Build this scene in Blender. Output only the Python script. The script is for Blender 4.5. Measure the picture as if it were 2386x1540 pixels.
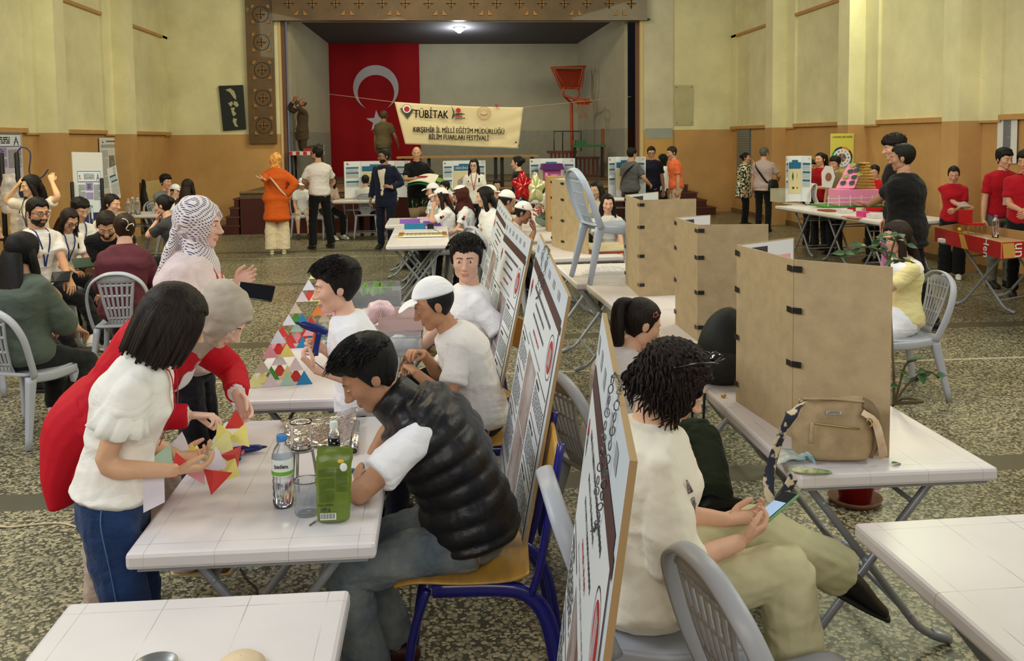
import bpy, math, random
import numpy as np
from mathutils import Vector, Matrix
for _o in list(bpy.data.objects): bpy.data.objects.remove(_o)
SC=bpy.context.scene; COL=SC.collection
# ---------------------------------------------------------------- camera (room axes: +Y to the stage, +X right)
F=2150.; PX,PY=1193.,480.; YAW=math.radians(4.6); PIT=math.atan(157/F); CH=1.86
CAMR=(Matrix.Rotation(-YAW,3,'Z')@Matrix.Rotation(math.pi/2-PIT,3,'X')@Matrix.Rotation(-.011,3,'Z'))
cam=bpy.data.cameras.new('camera'); co=bpy.data.objects.new('camera',cam); COL.objects.link(co)
co.matrix_world=Matrix.Translation((0,0,CH))@CAMR.to_4x4()
cam.sensor_width=36; cam.sensor_fit='HORIZONTAL'; cam.lens=F/2386*36; cam.shift_y=-290/2386; cam.clip_start=.05; cam.clip_end=120
SC.camera=co
SC.view_settings.view_transform='Standard'; SC.view_settings.look='None'; SC.view_settings.gamma=1
SC.view_settings.use_curve_mapping=False; SC.view_settings.exposure=0.0
# ---------------------------------------------------------------- daylight and lamps
W=bpy.data.worlds.new('world'); SC.world=W; W.use_nodes=True
W.node_tree.nodes['Background'].inputs[0].default_value=(.80,.88,1,1); W.node_tree.nodes['Background'].inputs[1].default_value=.14
def area(name,loc,aim,sx,sy,en,col):
    l=bpy.data.lights.new(name,'AREA'); l.shape='RECTANGLE'; l.size=sx; l.size_y=sy; l.energy=en; l.color=col
    o=bpy.data.objects.new(name,l); COL.objects.link(o); o.location=loc
    o.rotation_euler=(Vector(aim)-Vector(loc)).to_track_quat('-Z','Y').to_euler(); return o
area('window_light',(-5.8,3.0,5.4),(1.5,4.5,0),5.0,1.8,330,(.88,.94,1))
area('window_light',(6.3,3.5,5.4),(0,6.0,0),5.0,1.8,170,(.95,1,.90))
area('window_light',(-5.8,10.5,5.6),(3,14,1.0),6.0,1.6,270,(1,.98,.66))
area('window_light',(6.3,12.5,5.6),(-2,15,1.0),6.0,1.6,290,(.96,1,.66))
area('window_light',(0,-5,4.6),(0,5,1),7,2.4,260,(1,.97,.92))
area('ceiling_lamp_light',(0,18,6.2),(0,19,0),4,1.2,210,(1,.84,.5))
area('ceiling_lamp_light',(-2,8,6.3),(-2.5,8.5,0),3,1.2,150,(1,.86,.56))
area('ceiling_lamp_light',(2.5,6.5,6.3),(2.5,7,0),3,1.2,120,(1,.88,.64))
# ---------------------------------------------------------------- pixel -> world helpers
def ray(x,y): return CAMR@Vector(((x-PX)/F,-(y-PY)/F,-1))
def G(x,y,z=0.):
    d=ray(x,y); return d*((z-CH)/d.z)+Vector((0,0,CH))
def D(x,y,Y):
    d=ray(x,y); return d*(Y/d.y)+Vector((0,0,CH))
def XP(x,y,X):
    d=ray(x,y); return d*(X/d.x)+Vector((0,0,CH))
# ---------------------------------------------------------------- materials
MATS={}
def srgb(c): return tuple(((u/255)/12.92 if u/255<=.04045 else ((u/255+.055)/1.055)**2.4) for u in c)
def mat(name,col,r=.6,m=0.,var=0.,vs=8.,bump=0.,bs=60.,tr=0.,em=0.,alpha=1.,coat=0.,spec=.5,sheen=0.,ani=None,col2=None,ior=1.45):
    key=name
    if key in MATS: return MATS[key]
    M=bpy.data.materials.new(name); M.use_nodes=True; nt=M.node_tree; N=nt.nodes; L=nt.links; b=N['Principled BSDF']; I=b.inputs
    c=srgb(col)+(1,); I['Base Color'].default_value=c; I['Roughness'].default_value=r; I['Metallic'].default_value=m
    I['Transmission Weight'].default_value=tr; I['Alpha'].default_value=alpha; I['Coat Weight'].default_value=coat
    I['Specular IOR Level'].default_value=spec; I['Sheen Weight'].default_value=sheen; I['IOR'].default_value=ior
    if em: I['Emission Color'].default_value=c; I['Emission Strength'].default_value=em
    if var or bump:
        tc=N.new('ShaderNodeTexCoord'); src=tc.outputs['Object']
        if ani:
            mp=N.new('ShaderNodeMapping'); mp.inputs['Scale'].default_value=ani; L.new(src,mp.inputs[0]); src=mp.outputs[0]
    if var:
        n=N.new('ShaderNodeTexNoise'); n.inputs['Scale'].default_value=vs; n.inputs['Detail'].default_value=5; n.inputs['Roughness'].default_value=.6; L.new(src,n.inputs['Vector'])
        cr=N.new('ShaderNodeValToRGB'); cr.color_ramp.elements[0].position=.3; cr.color_ramp.elements[1].position=.7
        c2=(srgb(col2)+(1,)) if col2 else tuple(u*(1-var) for u in c[:3])+(1,)
        cr.color_ramp.elements[0].color=c2; cr.color_ramp.elements[1].color=c if col2 else tuple(min(1,u*(1+var*.5)) for u in c[:3])+(1,)
        L.new(n.outputs['Fac'],cr.inputs[0]); L.new(cr.outputs[0],I['Base Color'])
    if bump:
        n=N.new('ShaderNodeTexNoise'); n.inputs['Scale'].default_value=bs; n.inputs['Detail'].default_value=4; L.new(src,n.inputs['Vector'])
        bp=N.new('ShaderNodeBump'); bp.inputs['Strength'].default_value=bump; bp.inputs['Distance'].default_value=.01
        L.new(n.outputs['Fac'],bp.inputs['Height']); L.new(bp.outputs[0],I['Normal'])
    MATS[key]=M; return M
def wrinkle(M,sc=5.,st=.2):
    N,L,b=M.node_tree.nodes,M.node_tree.links,M.node_tree.nodes['Principled BSDF']; tc=N.new('ShaderNodeTexCoord'); n=N.new('ShaderNodeTexNoise'); n.inputs['Scale'].default_value=sc; n.inputs['Detail'].default_value=3; n.inputs['Distortion'].default_value=1.2; n.inputs['Roughness'].default_value=.45; mp=N.new('ShaderNodeMapping'); mp.inputs['Scale'].default_value=(1,1,1.9); mp.inputs['Rotation'].default_value=(.5,.5,0); L.new(tc.outputs['Object'],mp.inputs[0]); L.new(mp.outputs[0],n.inputs['Vector'])
    a=N.new('ShaderNodeMath'); a.operation='SUBTRACT'; a.inputs[1].default_value=.5; L.new(n.outputs['Fac'],a.inputs[0]); c=N.new('ShaderNodeMath'); c.operation='ABSOLUTE'; L.new(a.outputs[0],c.inputs[0]); bp=N.new('ShaderNodeBump'); bp.inputs['Strength'].default_value=st; bp.inputs['Distance'].default_value=.09; L.new(c.outputs[0],bp.inputs['Height'])
    if b.inputs['Normal'].links: L.new(b.inputs['Normal'].links[0].from_socket,bp.inputs['Normal'])
    L.new(bp.outputs[0],b.inputs['Normal']); return M
def cloth(col,name=None,**k):
    k.setdefault('r',.85); k.setdefault('bump',.25); k.setdefault('bs',22.); k.setdefault('sheen',.1); k.setdefault('spec',.25)
    nm=name or 'cloth_%d_%d_%d'%tuple(col); new=nm not in MATS; M=mat(nm,col,**k)
    return wrinkle(M) if new and 'banner' not in nm else M
def nodes(M): return M.node_tree.nodes,M.node_tree.links,M.node_tree.nodes['Principled BSDF']
# ---------------------------------------------------------------- mesh builder
def nrm(v):
    v=np.asarray(v,float); return v/(np.linalg.norm(v)+1e-12)
def cat(P,m,closed=False):
    P=np.asarray(P,float); n=len(P)
    if m<=1 or n<3: return P
    out=[]
    for i in range(n-1):
        a=P[max(i-1,0)]; b=P[i]; c=P[i+1]; d=P[min(i+2,n-1)]
        for k in range(m):
            t=k/m; out.append(.5*((2*b)+(c-a)*t+(2*a-5*b+4*c-d)*t*t+(3*b-a-3*c+d)*t**3))
    out.append(P[-1]); return np.array(out)
class MB:
    def __init__(s): s.v=[]; s.f=[]; s.m=[]; s.n=0; s.sm=[]
    def add(s,vs,fs,mi=0,smooth=True):
        vs=np.asarray(vs,float).reshape(-1,3); o=s.n; s.v.append(vs); s.n+=len(vs)
        s.f+=[tuple(int(i)+o for i in f) for f in fs]; s.m+=[mi]*len(fs) if np.isscalar(mi) else list(mi); s.sm+=[smooth]*len(fs); return s
    def V(s): return np.concatenate(s.v) if s.v else np.zeros((0,3))
    def box(s,c,d,rz=0.,mi=0,R=None,taper=1.):
        x,y,z=[u/2 for u in d]; t=taper
        P=np.array([(-x,-y,-z),(x,-y,-z),(x,y,-z),(-x,y,-z),(-x*t,-y*t,z),(x*t,-y*t,z),(x*t,y*t,z),(-x*t,y*t,z)])
        if R is None: R=Matrix.Rotation(rz,3,'Z')
        P=P@np.array(R).T+np.array(c)
        return s.add(P,[(3,2,1,0),(4,5,6,7),(0,1,5,4),(1,2,6,5),(2,3,7,6),(3,0,4,7)],mi,False)
    def quad(s,a,b,c,d,th=.004,mi=0,back=None):
        a,b,c,d=[np.array(u,float) for u in (a,b,c,d)]; n=nrm(np.cross(b-a,d-a))*th
        P=[a,b,c,d,a-n,b-n,c-n,d-n]; bm_=mi if back is None else back
        return s.add(P,[(0,1,2,3),(7,6,5,4),(0,4,5,1),(1,5,6,2),(2,6,7,3),(3,7,4,0)],[mi]+[bm_]*5,False)
    def loft(s,P,a,b=None,side=(1,0,0),n=12,sub=3,mi=0,cap=.6,smooth=True,sq=1.):
        P=np.asarray(P,float); k=len(P); a=np.broadcast_to(np.asarray(a,float),(k,)); b=a if b is None else np.broadcast_to(np.asarray(b,float),(k,))
        S=np.asarray(side,float); S=np.broadcast_to(S,(k,3)) if S.ndim==1 else S
        Q=cat(np.hstack([P,a[:,None],b[:,None],S]),sub); P=Q[:,:3]; a=np.abs(Q[:,3]); b=np.abs(Q[:,4]); S=Q[:,5:]
        T=np.gradient(P,axis=0); T/=np.linalg.norm(T,axis=1)[:,None]+1e-12
        sd=S-(S*T).sum(1)[:,None]*T; l=np.linalg.norm(sd,axis=1)
        bad=l<.05
        if bad.any(): alt=np.array([.1,.9,.3]); sd[bad]=alt-(T[bad]@alt)[:,None]*T[bad]; l=np.linalg.norm(sd,axis=1)
        sd/=l[:,None]; nn=np.cross(T,sd)
        if cap>0:
            def caprings(i,sg):
                r=min(a[i],b[i])*cap
                return [(P[i]+T[i]*sg*r*math.sin(q),a[i]*math.cos(q),b[i]*math.cos(q),sd[i],nn[i]) for q in (.55,1.05,1.4)]
            pre=caprings(0,-1)[::-1]; post=caprings(-1,1)
            st=pre+[(P[i],a[i],b[i],sd[i],nn[i]) for i in range(len(P))]+post
        else: st=[(P[i],a[i],b[i],sd[i],nn[i]) for i in range(len(P))]
        th=np.linspace(0,2*math.pi,n,endpoint=False); ct=np.cos(th); stn=np.sin(th)
        if sq!=1.: ct=np.sign(ct)*np.abs(ct)**sq; stn=np.sign(stn)*np.abs(stn)**sq
        V=np.concatenate([p+A*ct[:,None]*x+B*stn[:,None]*y for p,A,B,x,y in st]); m=len(st); fs=[]
        for i in range(m-1):
            for j in range(n):
                j2=(j+1)%n; fs.append((i*n+j,i*n+j2,(i+1)*n+j2,(i+1)*n+j))
        fs.append(tuple(range(n-1,-1,-1))); fs.append(tuple((m-1)*n+j for j in range(n)))
        return s.add(V,fs,mi,smooth)
    def tube(s,P,r,n=8,sub=1,mi=0,cap=.3,side=(.02,.31,1)): return s.loft(P,r,None,side,n,sub,mi,cap)
    def ball(s,c,r,n=12,mi=0,R=None,zmin=-1.):
        r=np.broadcast_to(np.asarray(r,float),(3,)); m=max(4,n//2+1); V=[];fs=[]
        for i in range(m+1):
            ph=-math.pi/2+math.pi*i/m
            for j in range(n):
                t=2*math.pi*j/n; V.append((math.cos(ph)*math.cos(t),math.cos(ph)*math.sin(t),max(zmin,math.sin(ph))))
        V=np.array(V)*r
        if R is not None: V=V@np.array(R).T
        V+=np.array(c)
        for i in range(m):
            for j in range(n):
                j2=(j+1)%n; fs.append((i*n+j,i*n+j2,(i+1)*n+j2,(i+1)*n+j))
        return s.add(V,fs,mi)
    def lathe(s,prof,n=24,c=(0,0,0),mi=0,R=None,smooth=True):
        V=[];fs=[]; k=len(prof)
        for r,z in prof:
            for j in range(n):
                t=2*math.pi*j/n; V.append((max(r,1e-5)*math.cos(t),max(r,1e-5)*math.sin(t),z))
        V=np.array(V)
        if R is not None: V=V@np.array(R).T
        V+=np.array(c)
        for i in range(k-1):
            for j in range(n):
                j2=(j+1)%n; fs.append((i*n+j,i*n+j2,(i+1)*n+j2,(i+1)*n+j))
        return s.add(V,fs,mi,smooth)
    def prism(s,poly,o,u,v,th,mi=0):
        """2-D outline in the frame (origin o, axes u,v), thickened along u x v"""
        o,u,v=[np.array(q,float) for q in (o,u,v)]; w=np.cross(u,v); w=w/(np.linalg.norm(w)+1e-12)*th; n=len(poly)
        A=np.array([o+u*p[0]+v*p[1] for p in poly]); P=np.concatenate([A+w,A])
        fs=[tuple(range(n)),tuple(range(2*n-1,n-1,-1))]+[(i,n+i,n+(i+1)%n,(i+1)%n) for i in range(n)]
        return s.add(P,fs,mi,False)
    def merge(s,o,mi=None):
        V=o.V(); n0=s.n; s.v.append(V); s.n+=len(V); s.f+=[tuple(i+n0 for i in f) for f in o.f]; s.m+=(o.m if mi is None else [mi]*len(o.f)); s.sm+=o.sm; return s
    def xf(s,Mx):
        V=s.V(); Mx=np.array(Mx); s.v=[V@Mx[:3,:3].T+Mx[:3,3]]; return s
    def build(s,name,mats,parent=None,world=True,bev=0.,solid=0.):
        V=s.V(); me=bpy.data.meshes.new(name)
        if parent is not None and world:
            Mw=Matrix.Identity(4); q_=parent
            while q_ is not None: Mw=Matrix.Translation(q_.location)@q_.rotation_euler.to_matrix().to_4x4()@Mw; q_=q_.parent
            Mi=np.array(Mw.inverted())
            V=V@Mi[:3,:3].T+Mi[:3,3]
        off=np.zeros(3)
        if parent is None and len(V):
            off=np.array([(V[:,0].min()+V[:,0].max())/2,(V[:,1].min()+V[:,1].max())/2,V[:,2].min()]); V=V-off
        me.from_pydata(V.tolist(),[],s.f); 
        if not isinstance(mats,(list,tuple)): mats=[mats]
        for q in mats: me.materials.append(q)
        if len(mats)>1: me.polygons.foreach_set('material_index',np.array(s.m,dtype=np.int32))
        me.polygons.foreach_set('use_smooth',np.array(s.sm,dtype=bool)); me.update()
        o=bpy.data.objects.new(name,me); COL.objects.link(o)
        if parent is not None: o.parent=parent
        else: o.location=off.tolist()
        if bev:
            b=o.modifiers.new('bevel','BEVEL'); b.width=bev; b.segments=2; b.limit_method='ANGLE'; b.angle_limit=.6
        return o
def thing(name,label,cat_,loc=(0,0,0),rz=0.,group=None):
    o=bpy.data.objects.new(name,None); COL.objects.link(o); o.location=loc; o.rotation_euler=(0,0,rz); o.empty_display_size=.1
    o['label']=label; o['category']=cat_
    if group: o['group']=group
    return o
def tag(o,label,cat_,group=None,kind=None):
    o['label']=label; o['category']=cat_
    if group: o['group']=group
    if kind: o['kind']=kind
    return o
def struct(name,mb,mats,bev=0.):
    o=mb.build(name,mats,bev=bev); o['kind']='structure'; return o
def copy_tree(o,loc=None,rz=None,label=None,parent=None,group=None):
    c=o.copy(); COL.objects.link(c)
    if parent is not None: c.parent=parent
    if loc is not None: c.location=loc
    if rz is not None: c.rotation_euler=(0,0,rz)
    if label: c['label']=label
    if group: c['group']=group
    for ch in list(o.children): copy_tree(ch,parent=c)
    return c
TMP=bpy.data.scenes.new('tmp')
def tdg():
    with bpy.context.temp_override(scene=TMP,view_layer=TMP.view_layers[0]):
        dg=bpy.context.evaluated_depsgraph_get(); dg.update(); return dg
def fuse(mb,vox,smooth=3,disp=None):
    me=bpy.data.meshes.new('t'); me.from_pydata(mb.V().tolist(),[],mb.f); o=bpy.data.objects.new('t',me); TMP.collection.objects.link(o)
    r=o.modifiers.new('r','REMESH'); r.mode='VOXEL'; r.voxel_size=vox
    if smooth: q=o.modifiers.new('s','SMOOTH'); q.factor=.6; q.iterations=smooth
    dg=tdg(); e=o.evaluated_get(dg).to_mesh()
    V=np.empty(len(e.vertices)*3); e.vertices.foreach_get('co',V); V=V.reshape(-1,3).copy()
    Nn=np.empty(len(e.vertices)*3); e.vertices.foreach_get('normal',Nn); Nn=Nn.reshape(-1,3)
    fs=[tuple(p.vertices) for p in e.polygons]
    if disp: V=V+Nn*disp(V)[:,None]
    out=MB(); out.add(V,fs); bpy.data.objects.remove(o); bpy.data.meshes.remove(me); return out
def nz(V,f,seed=0.,an=(1,1,1)):
    """cheap smooth pseudo noise in about -1..1"""
    X=V*np.array(an)*f+seed*7.13
    a=np.sin(X[:,0]+1.7*np.sin(X[:,1]*1.3+seed))+np.sin(X[:,1]*1.1+1.9*np.sin(X[:,2]*1.2+2.1*seed))+np.sin(X[:,2]*1.2+1.6*np.sin(X[:,0]*1.4+seed*3))
    return a/3
def text(s,size,parent,mt,name,Mx,ext=.001,align='CENTER',xs=1.,bold=0.):
    cu=bpy.data.curves.new(name,'FONT'); cu.body=s; cu.size=size; cu.align_x=align; cu.align_y='CENTER'; cu.extrude=ext; cu.offset=bold; cu.resolution_u=2
    t=bpy.data.objects.new('t',cu); TMP.collection.objects.link(t); dg=tdg()
    e=t.evaluated_get(dg).to_mesh(); V=np.array([v.co[:] for v in e.vertices]).reshape(-1,3); fs=[tuple(p.vertices) for p in e.polygons]; bpy.data.objects.remove(t)
    if not len(V): return None
    V[:,0]*=xs; b=MB(); b.add(V,fs,0,False); b.xf(Mx)
    if isinstance(parent,MB): parent.merge(b,mt); return None
    return b.build(name,mt,parent)
def frame(o,u,v):
    """matrix with origin o, x along u, y along v"""
    u=Vector(u).normalized(); v=Vector(v); v=(v-u*u.dot(v)).normalized(); w=u.cross(v)
    return Matrix(((u.x,v.x,w.x,o[0]),(u.y,v.y,w.y,o[1]),(u.z,v.z,w.z,o[2]),(0,0,0,1)))
# ================================================================ ROOM
def wallmat(name,up,lo,zs=2.03):
    M=mat(name,up,r=.85,bump=.12,bs=30); N,L,b=nodes(M)
    g=N.new('ShaderNodeNewGeometry'); sp=N.new('ShaderNodeSeparateXYZ'); L.new(g.outputs['Position'],sp.inputs[0])
    lt=N.new('ShaderNodeMath'); lt.operation='LESS_THAN'; lt.inputs[1].default_value=zs; L.new(sp.outputs[2],lt.inputs[0])
    n=N.new('ShaderNodeTexNoise'); n.inputs['Scale'].default_value=.9; n.inputs['Detail'].default_value=8; n.inputs['Roughness'].default_value=.65; L.new(g.outputs['Position'],n.inputs['Vector'])
    r=N.new('ShaderNodeMapRange'); r.inputs[1].default_value=.3; r.inputs[2].default_value=.7; r.inputs[3].default_value=.80; r.inputs[4].default_value=1.08; L.new(n.outputs['Fac'],r.inputs[0])
    mx=N.new('ShaderNodeMix'); mx.data_type='RGBA'; mx.inputs[6].default_value=srgb(up)+(1,); mx.inputs[7].default_value=srgb(lo)+(1,); L.new(lt.outputs[0],mx.inputs[0])
    # scratches and chipped paint spots
    v=N.new('ShaderNodeTexNoise'); v.inputs['Scale'].default_value=5.5; v.inputs['Detail'].default_value=9; v.inputs['Roughness'].default_value=.75; L.new(g.outputs['Position'],v.inputs['Vector'])
    gt=N.new('ShaderNodeMath'); gt.operation='GREATER_THAN'; gt.inputs[1].default_value=.705; L.new(v.outputs['Fac'],gt.inputs[0])
    m2=N.new('ShaderNodeMix'); m2.data_type='RGBA'; m2.inputs[7].default_value=srgb([int(u*.55) for u in up])+(1,); L.new(gt.outputs[0],m2.inputs[0]); L.new(mx.outputs[2],m2.inputs[6])
    m3=N.new('ShaderNodeVectorMath'); m3.operation='MULTIPLY'; L.new(m2.outputs[2],m3.inputs[0]); L.new(r.outputs[0],m3.inputs[1]); L.new(m3.outputs[0],b.inputs['Base Color'])
    return M
WUP=(234,227,184); WLO=(200,156,100)
mw=wallmat('wall_paint',WUP,WLO); msill=mat('sill_paint',(196,150,92),r=.7,bump=.2,bs=25,var=.12)
mwg=wallmat('wall_paint_grey_patch',(205,200,178),(150,158,150))
BY=22.3; XL=D(393,318,BY).x; XR=D(1707,297,BY).x; TOPZ=7.2
SXL=D(655,200,BY).x; SXR=D(1492,200,BY).x; SZT=D(1070,50,BY).z; SZ=1.0; APY=18.8
# floor: terrazzo with smooth bands and worn court lines
mf=mat('terrazzo',(120,112,95),r=.32,spec=.45); N,L,b=nodes(mf)
g=N.new('ShaderNodeNewGeometry'); vo=N.new('ShaderNodeTexVoronoi'); vo.feature='F1'; vo.inputs['Scale'].default_value=56; vo.inputs['Randomness'].default_value=1
wn=N.new('ShaderNodeTexNoise'); wn.inputs['Scale'].default_value=30; L.new(g.outputs['Position'],wn.inputs['Vector'])
vm=N.new('ShaderNodeVectorMath'); vm.operation='MULTIPLY_ADD'; vm.inputs[1].default_value=(.026,.026,.026); L.new(wn.outputs['Color'],vm.inputs[0]); L.new(g.outputs['Position'],vm.inputs[2]); L.new(vm.outputs[0],vo.inputs['Vector'])
sc=N.new('ShaderNodeSeparateColor'); L.new(vo.outputs['Color'],sc.inputs[0])
th=N.new('ShaderNodeMapRange'); th.inputs[3].default_value=.38; th.inputs[4].default_value=.72; L.new(sc.outputs[0],th.inputs[0])
lt=N.new('ShaderNodeMath'); lt.operation='LESS_THAN'; L.new(vo.outputs['Distance'],lt.inputs[0]); L.new(th.outputs[0],lt.inputs[1])
cc=N.new('ShaderNodeValToRGB'); E=cc.color_ramp.elements; E[0].color=srgb((116,112,94))+(1,); E[1].color=srgb((190,180,148))+(1,); L.new(sc.outputs[1],cc.inputs[0])
ba=N.new('ShaderNodeMix'); ba.data_type='RGBA'; ba.inputs[6].default_value=srgb((70,68,56))+(1,); L.new(lt.outputs[0],ba.inputs[0]); L.new(cc.outputs[0],ba.inputs[7])
sp=N.new('ShaderNodeSeparateXYZ'); L.new(g.outputs['Position'],sp.inputs[0])
def band(axis,c,w,prev,col):
    m=N.new('ShaderNodeMath'); m.operation='SUBTRACT'; m.inputs[1].default_value=c; L.new(sp.outputs[axis],m.inputs[0])
    a=N.new('ShaderNodeMath'); a.operation='ABSOLUTE'; L.new(m.outputs[0],a.inputs[0]); l2=N.new('ShaderNodeMath'); l2.operation='LESS_THAN'; l2.inputs[1].default_value=w; L.new(a.outputs[0],l2.inputs[0])
    q=N.new('ShaderNodeMix'); q.data_type='RGBA'; q.inputs[7].default_value=srgb(col)+(1,); L.new(l2.outputs[0],q.inputs[0]); L.new(prev,q.inputs[6]); return q.outputs[2]
o_=ba.outputs[2]
for yb in (4.87,8.5,12.1,15.7): o_=band(1,yb,.115,o_,(92,88,74))
for yb in (7.2,14.9): o_=band(1,yb,.022,o_,(190,184,160))
big=N.new('ShaderNodeTexNoise'); big.inputs['Scale'].default_value=.8; big.inputs['Detail'].default_value=6; L.new(g.outputs['Position'],big.inputs['Vector'])
mr=N.new('ShaderNodeMapRange'); mr.inputs[1].default_value=.3; mr.inputs[2].default_value=.7; mr.inputs[3].default_value=.72; mr.inputs[4].default_value=1.05; L.new(big.outputs['Fac'],mr.inputs[0])
mu=N.new('ShaderNodeVectorMath'); mu.operation='MULTIPLY'; L.new(o_,mu.inputs[0]); L.new(mr.outputs[0],mu.inputs[1]); L.new(mu.outputs[0],b.inputs['Base Color'])
rr=N.new('ShaderNodeMapRange'); rr.inputs[3].default_value=.22; rr.inputs[4].default_value=.5; L.new(big.outputs['Fac'],rr.inputs[0]); L.new(rr.outputs[0],b.inputs['Roughness'])
fl=MB(); fl.box((0,9,-.1),(XR-XL+4,32,.2)); struct('floor',fl,mf)
def wbox(mb,x0,x1,y0,y1,z0,z1,mi=0): mb.box(((x0+x1)/2,(y0+y1)/2,(z0+z1)/2),(x1-x0,y1-y0,z1-z0),mi=mi)
# back wall around the stage opening
wb=MB(); wbox(wb,XL,SXL,BY,BY+.3,0,TOPZ); wbox(wb,SXR,XR,BY,BY+.3,0,TOPZ); wbox(wb,SXL,SXR,BY,BY+.3,SZT+.02,TOPZ)
struct('wall_back',wb,mw)
# side walls: panels with sills between pilasters
yl=[XP(85,300,XL).y,XP(262,310,XL).y]; yr=[XP(2290,260,XR).y,XP(2020,281,XR).y,XP(1835,300,XR).y]
def side(name,X,sg,pil):
    w=MB(); wbox(w,min(X,X-sg*.3),max(X,X-sg*.3),-6,BY,0,TOPZ)
    for y in pil: wbox(w,min(X-.05*sg,X+sg*.33),max(X-.05*sg,X+sg*.33),y,y+.42,0,TOPZ)
    struct(name,w,mw)
    t=MB(); ys=sorted(pil)
    spans=[(ys[i]+.42,ys[i+1]) for i in range(len(ys)-1)]+[(ys[-1]+.42,BY)]
    for a,b_ in spans:
        L_=b_-a; wbox(t,min(X,X+sg*.07),max(X,X+sg*.07),a,a+L_-.45*(b_<BY),2.03,2.10)
        wbox(t,min(X,X+sg*.05),max(X,X+sg*.05),a,a+L_-.45*(b_<BY),4.25,4.31)
        wbox(t,min(X,X+sg*.05),max(X,X+sg*.05),b_-.46 if b_<BY else b_-.35,b_-(.0 if b_<BY else .0),2.0,TOPZ,1) 
    return t
pl=[yl[0]-3.1*k for k in (1,2,3)]+yl; pr_=[yr[0]-3.1*k for k in (1,2)]+yr
t=side('wall_left',XL,1,pl); o=t.build('trim_1',[msill,mw]); o['kind']='structure'
t=side('wall_right',XR,-1,pr_); o=t.build('trim_2',[msill,mw]); o['kind']='structure'
wf=MB(); wbox(wf,XL-.3,XR+.3,-6.3,-6,0,TOPZ); struct('wall_front',wf,mw)
# grey repainted band right of the stage
gp=MB(); x1=D(1567,200,BY).x; wbox(gp,SXR+.05,x1,BY-.05,BY,0,TOPZ); struct('trim_3',gp,wallmat('wall_paint_cool',(212,205,180),(205,160,95)))
gb=MB(); wbox(gb,D(1502,300,BY).x,D(1566,300,BY).x,BY-.056,BY-.05,D(1530,323,BY).z,D(1530,299,BY).z); tag(gb.build('painted_patch',mat('patch_grey',(160,168,160),r=.8,var=.1)),'pale grey painted patch on the ochre wall right of the stage','patch')
# wall hatch panel
hp=MB(); a=D(1572,198,BY-.02); c=D(1615,292,BY-.02); wbox(hp,a.x,c.x,BY-.025,BY,c.z,a.z)
hr=tag(hp.build('wall_hatch',mat('hatch_paint',(190,184,146),r=.7,var=.15,vs=3),bev=.006),'flush painted metal hatch on the wall right of the stage','hatch')
for fx,fz in ((.1,.06),(.9,.06),(.1,.94),(.9,.94)):
    bo=MB(); bo.ball((a.x+(c.x-a.x)*fx,BY-.028,c.z+(a.z-c.z)*fz),.012,8); bo.build('screw',mat('rust',(70,55,40),r=.6),hr)
# wire-mesh vent on right back wall
vt=thing('wall_grille','narrow grey louvred metal grille on the ochre back wall behind the patterned blouse','grille',(XR-.03,XP(1731,300,XR).y,0))
a=XP(1747,297,XR-.03); c=XP(1716,440,XR-.03); v=MB(); wbox(v,XR-.03,XR-.002,a.y,c.y,.9,a.z,0); v.build('frame',mat('grille_blue',(96,118,128),r=.5),vt)
v=MB()
for i in range(26):
    z=.94+(a.z-.98)*(i+.5)/26; v.box((XR-.036,(a.y+c.y)/2,z),(.012,c.y-a.y-.1,.022),mi=0)
v.build('louvre',mat('grille_grey',(150,146,128),r=.5),vt)
# proscenium: carved brown boards
mbr=mat('carved_brown',(100,72,30),r=.42,var=.35,vs=2.2,bump=.15,bs=14,coat=.15); mcut=mat('carved_cutout',(158,118,60),r=.5,var=.15); mdk=mat('carved_dark_gap',(40,28,14),r=.8)  # last one: dark brown strips drawing the ring and cross lines of the carving
def motif(mb,cx,cz,s,Y,full=True):
    """one rosette: curved triangular facets around a cross, raised from the board"""
    def tri(q,k):
        px,pz=q; pts=[]; 
        if k==0: # petal facet touching the centre lines
            pts=[(.06,.06),(.42,.06)]+[(.06+.36*(1-math.sin(t)),.06+.36*(1-math.cos(t))) for t in np.linspace(.05,math.pi/2-.05,6)]+[(.06,.42)]
        else: # corner facet
            pts=[(.95,.95),(.95,.55)]+[(.55+.40*math.sin(t),.55+.40*math.cos(t)) if False else (.55+.40*(math.cos(t)),.55+.40*(math.sin(t))) for t in np.linspace(-.05,math.pi/2,6)][1:-1]+[(.55,.95)]
        P=[(px*u,pz*w) for u,w in pts]
        if px*pz<0: P=P[::-1]
        mb.prism(P,(cx,Y,cz),(s,0,0),(0,0,s),.035,1)
    for q in ((1,1),(-1,1),(1,-1),(-1,-1)): tri(q,0)
    if full:
        for q in ((1,1),(-1,1),(1,-1),(-1,-1)):
            px,pz=q; P=[(px*1.0,pz*1.0),(px*1.0,pz*.62)]+[(px*(.62+.38*(1-math.sin(t))),pz*(.62+.38*(1-math.cos(t)))) for t in np.linspace(.1,math.pi/2-.1,5)]+[(px*.62,pz*1.0)]
            if px*pz>0: P=P[::-1]
            mb.prism(P,(cx,Y,cz),(s,0,0),(0,0,s),.035,1)
        ring=[]; 
        for kk in range(24):
            t0=2*math.pi*kk/24; t1=2*math.pi*(kk+1)/24
            mb.prism([(math.cos(t0)*.82,math.sin(t0)*.82),(math.cos(t0)*.87,math.sin(t0)*.87),(math.cos(t1)*.87,math.sin(t1)*.87),(math.cos(t1)*.82,math.sin(t1)*.82)],(cx,Y,cz),(s,0,0),(0,0,s),.01,2)
    for d in ((1,0),(0,1)): mb.box((cx,Y-.004,cz),((1.1 if d[0] else .05)*s,.01,(1.1 if d[1] else .05)*s),mi=2)
YB=BY-.12
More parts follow.
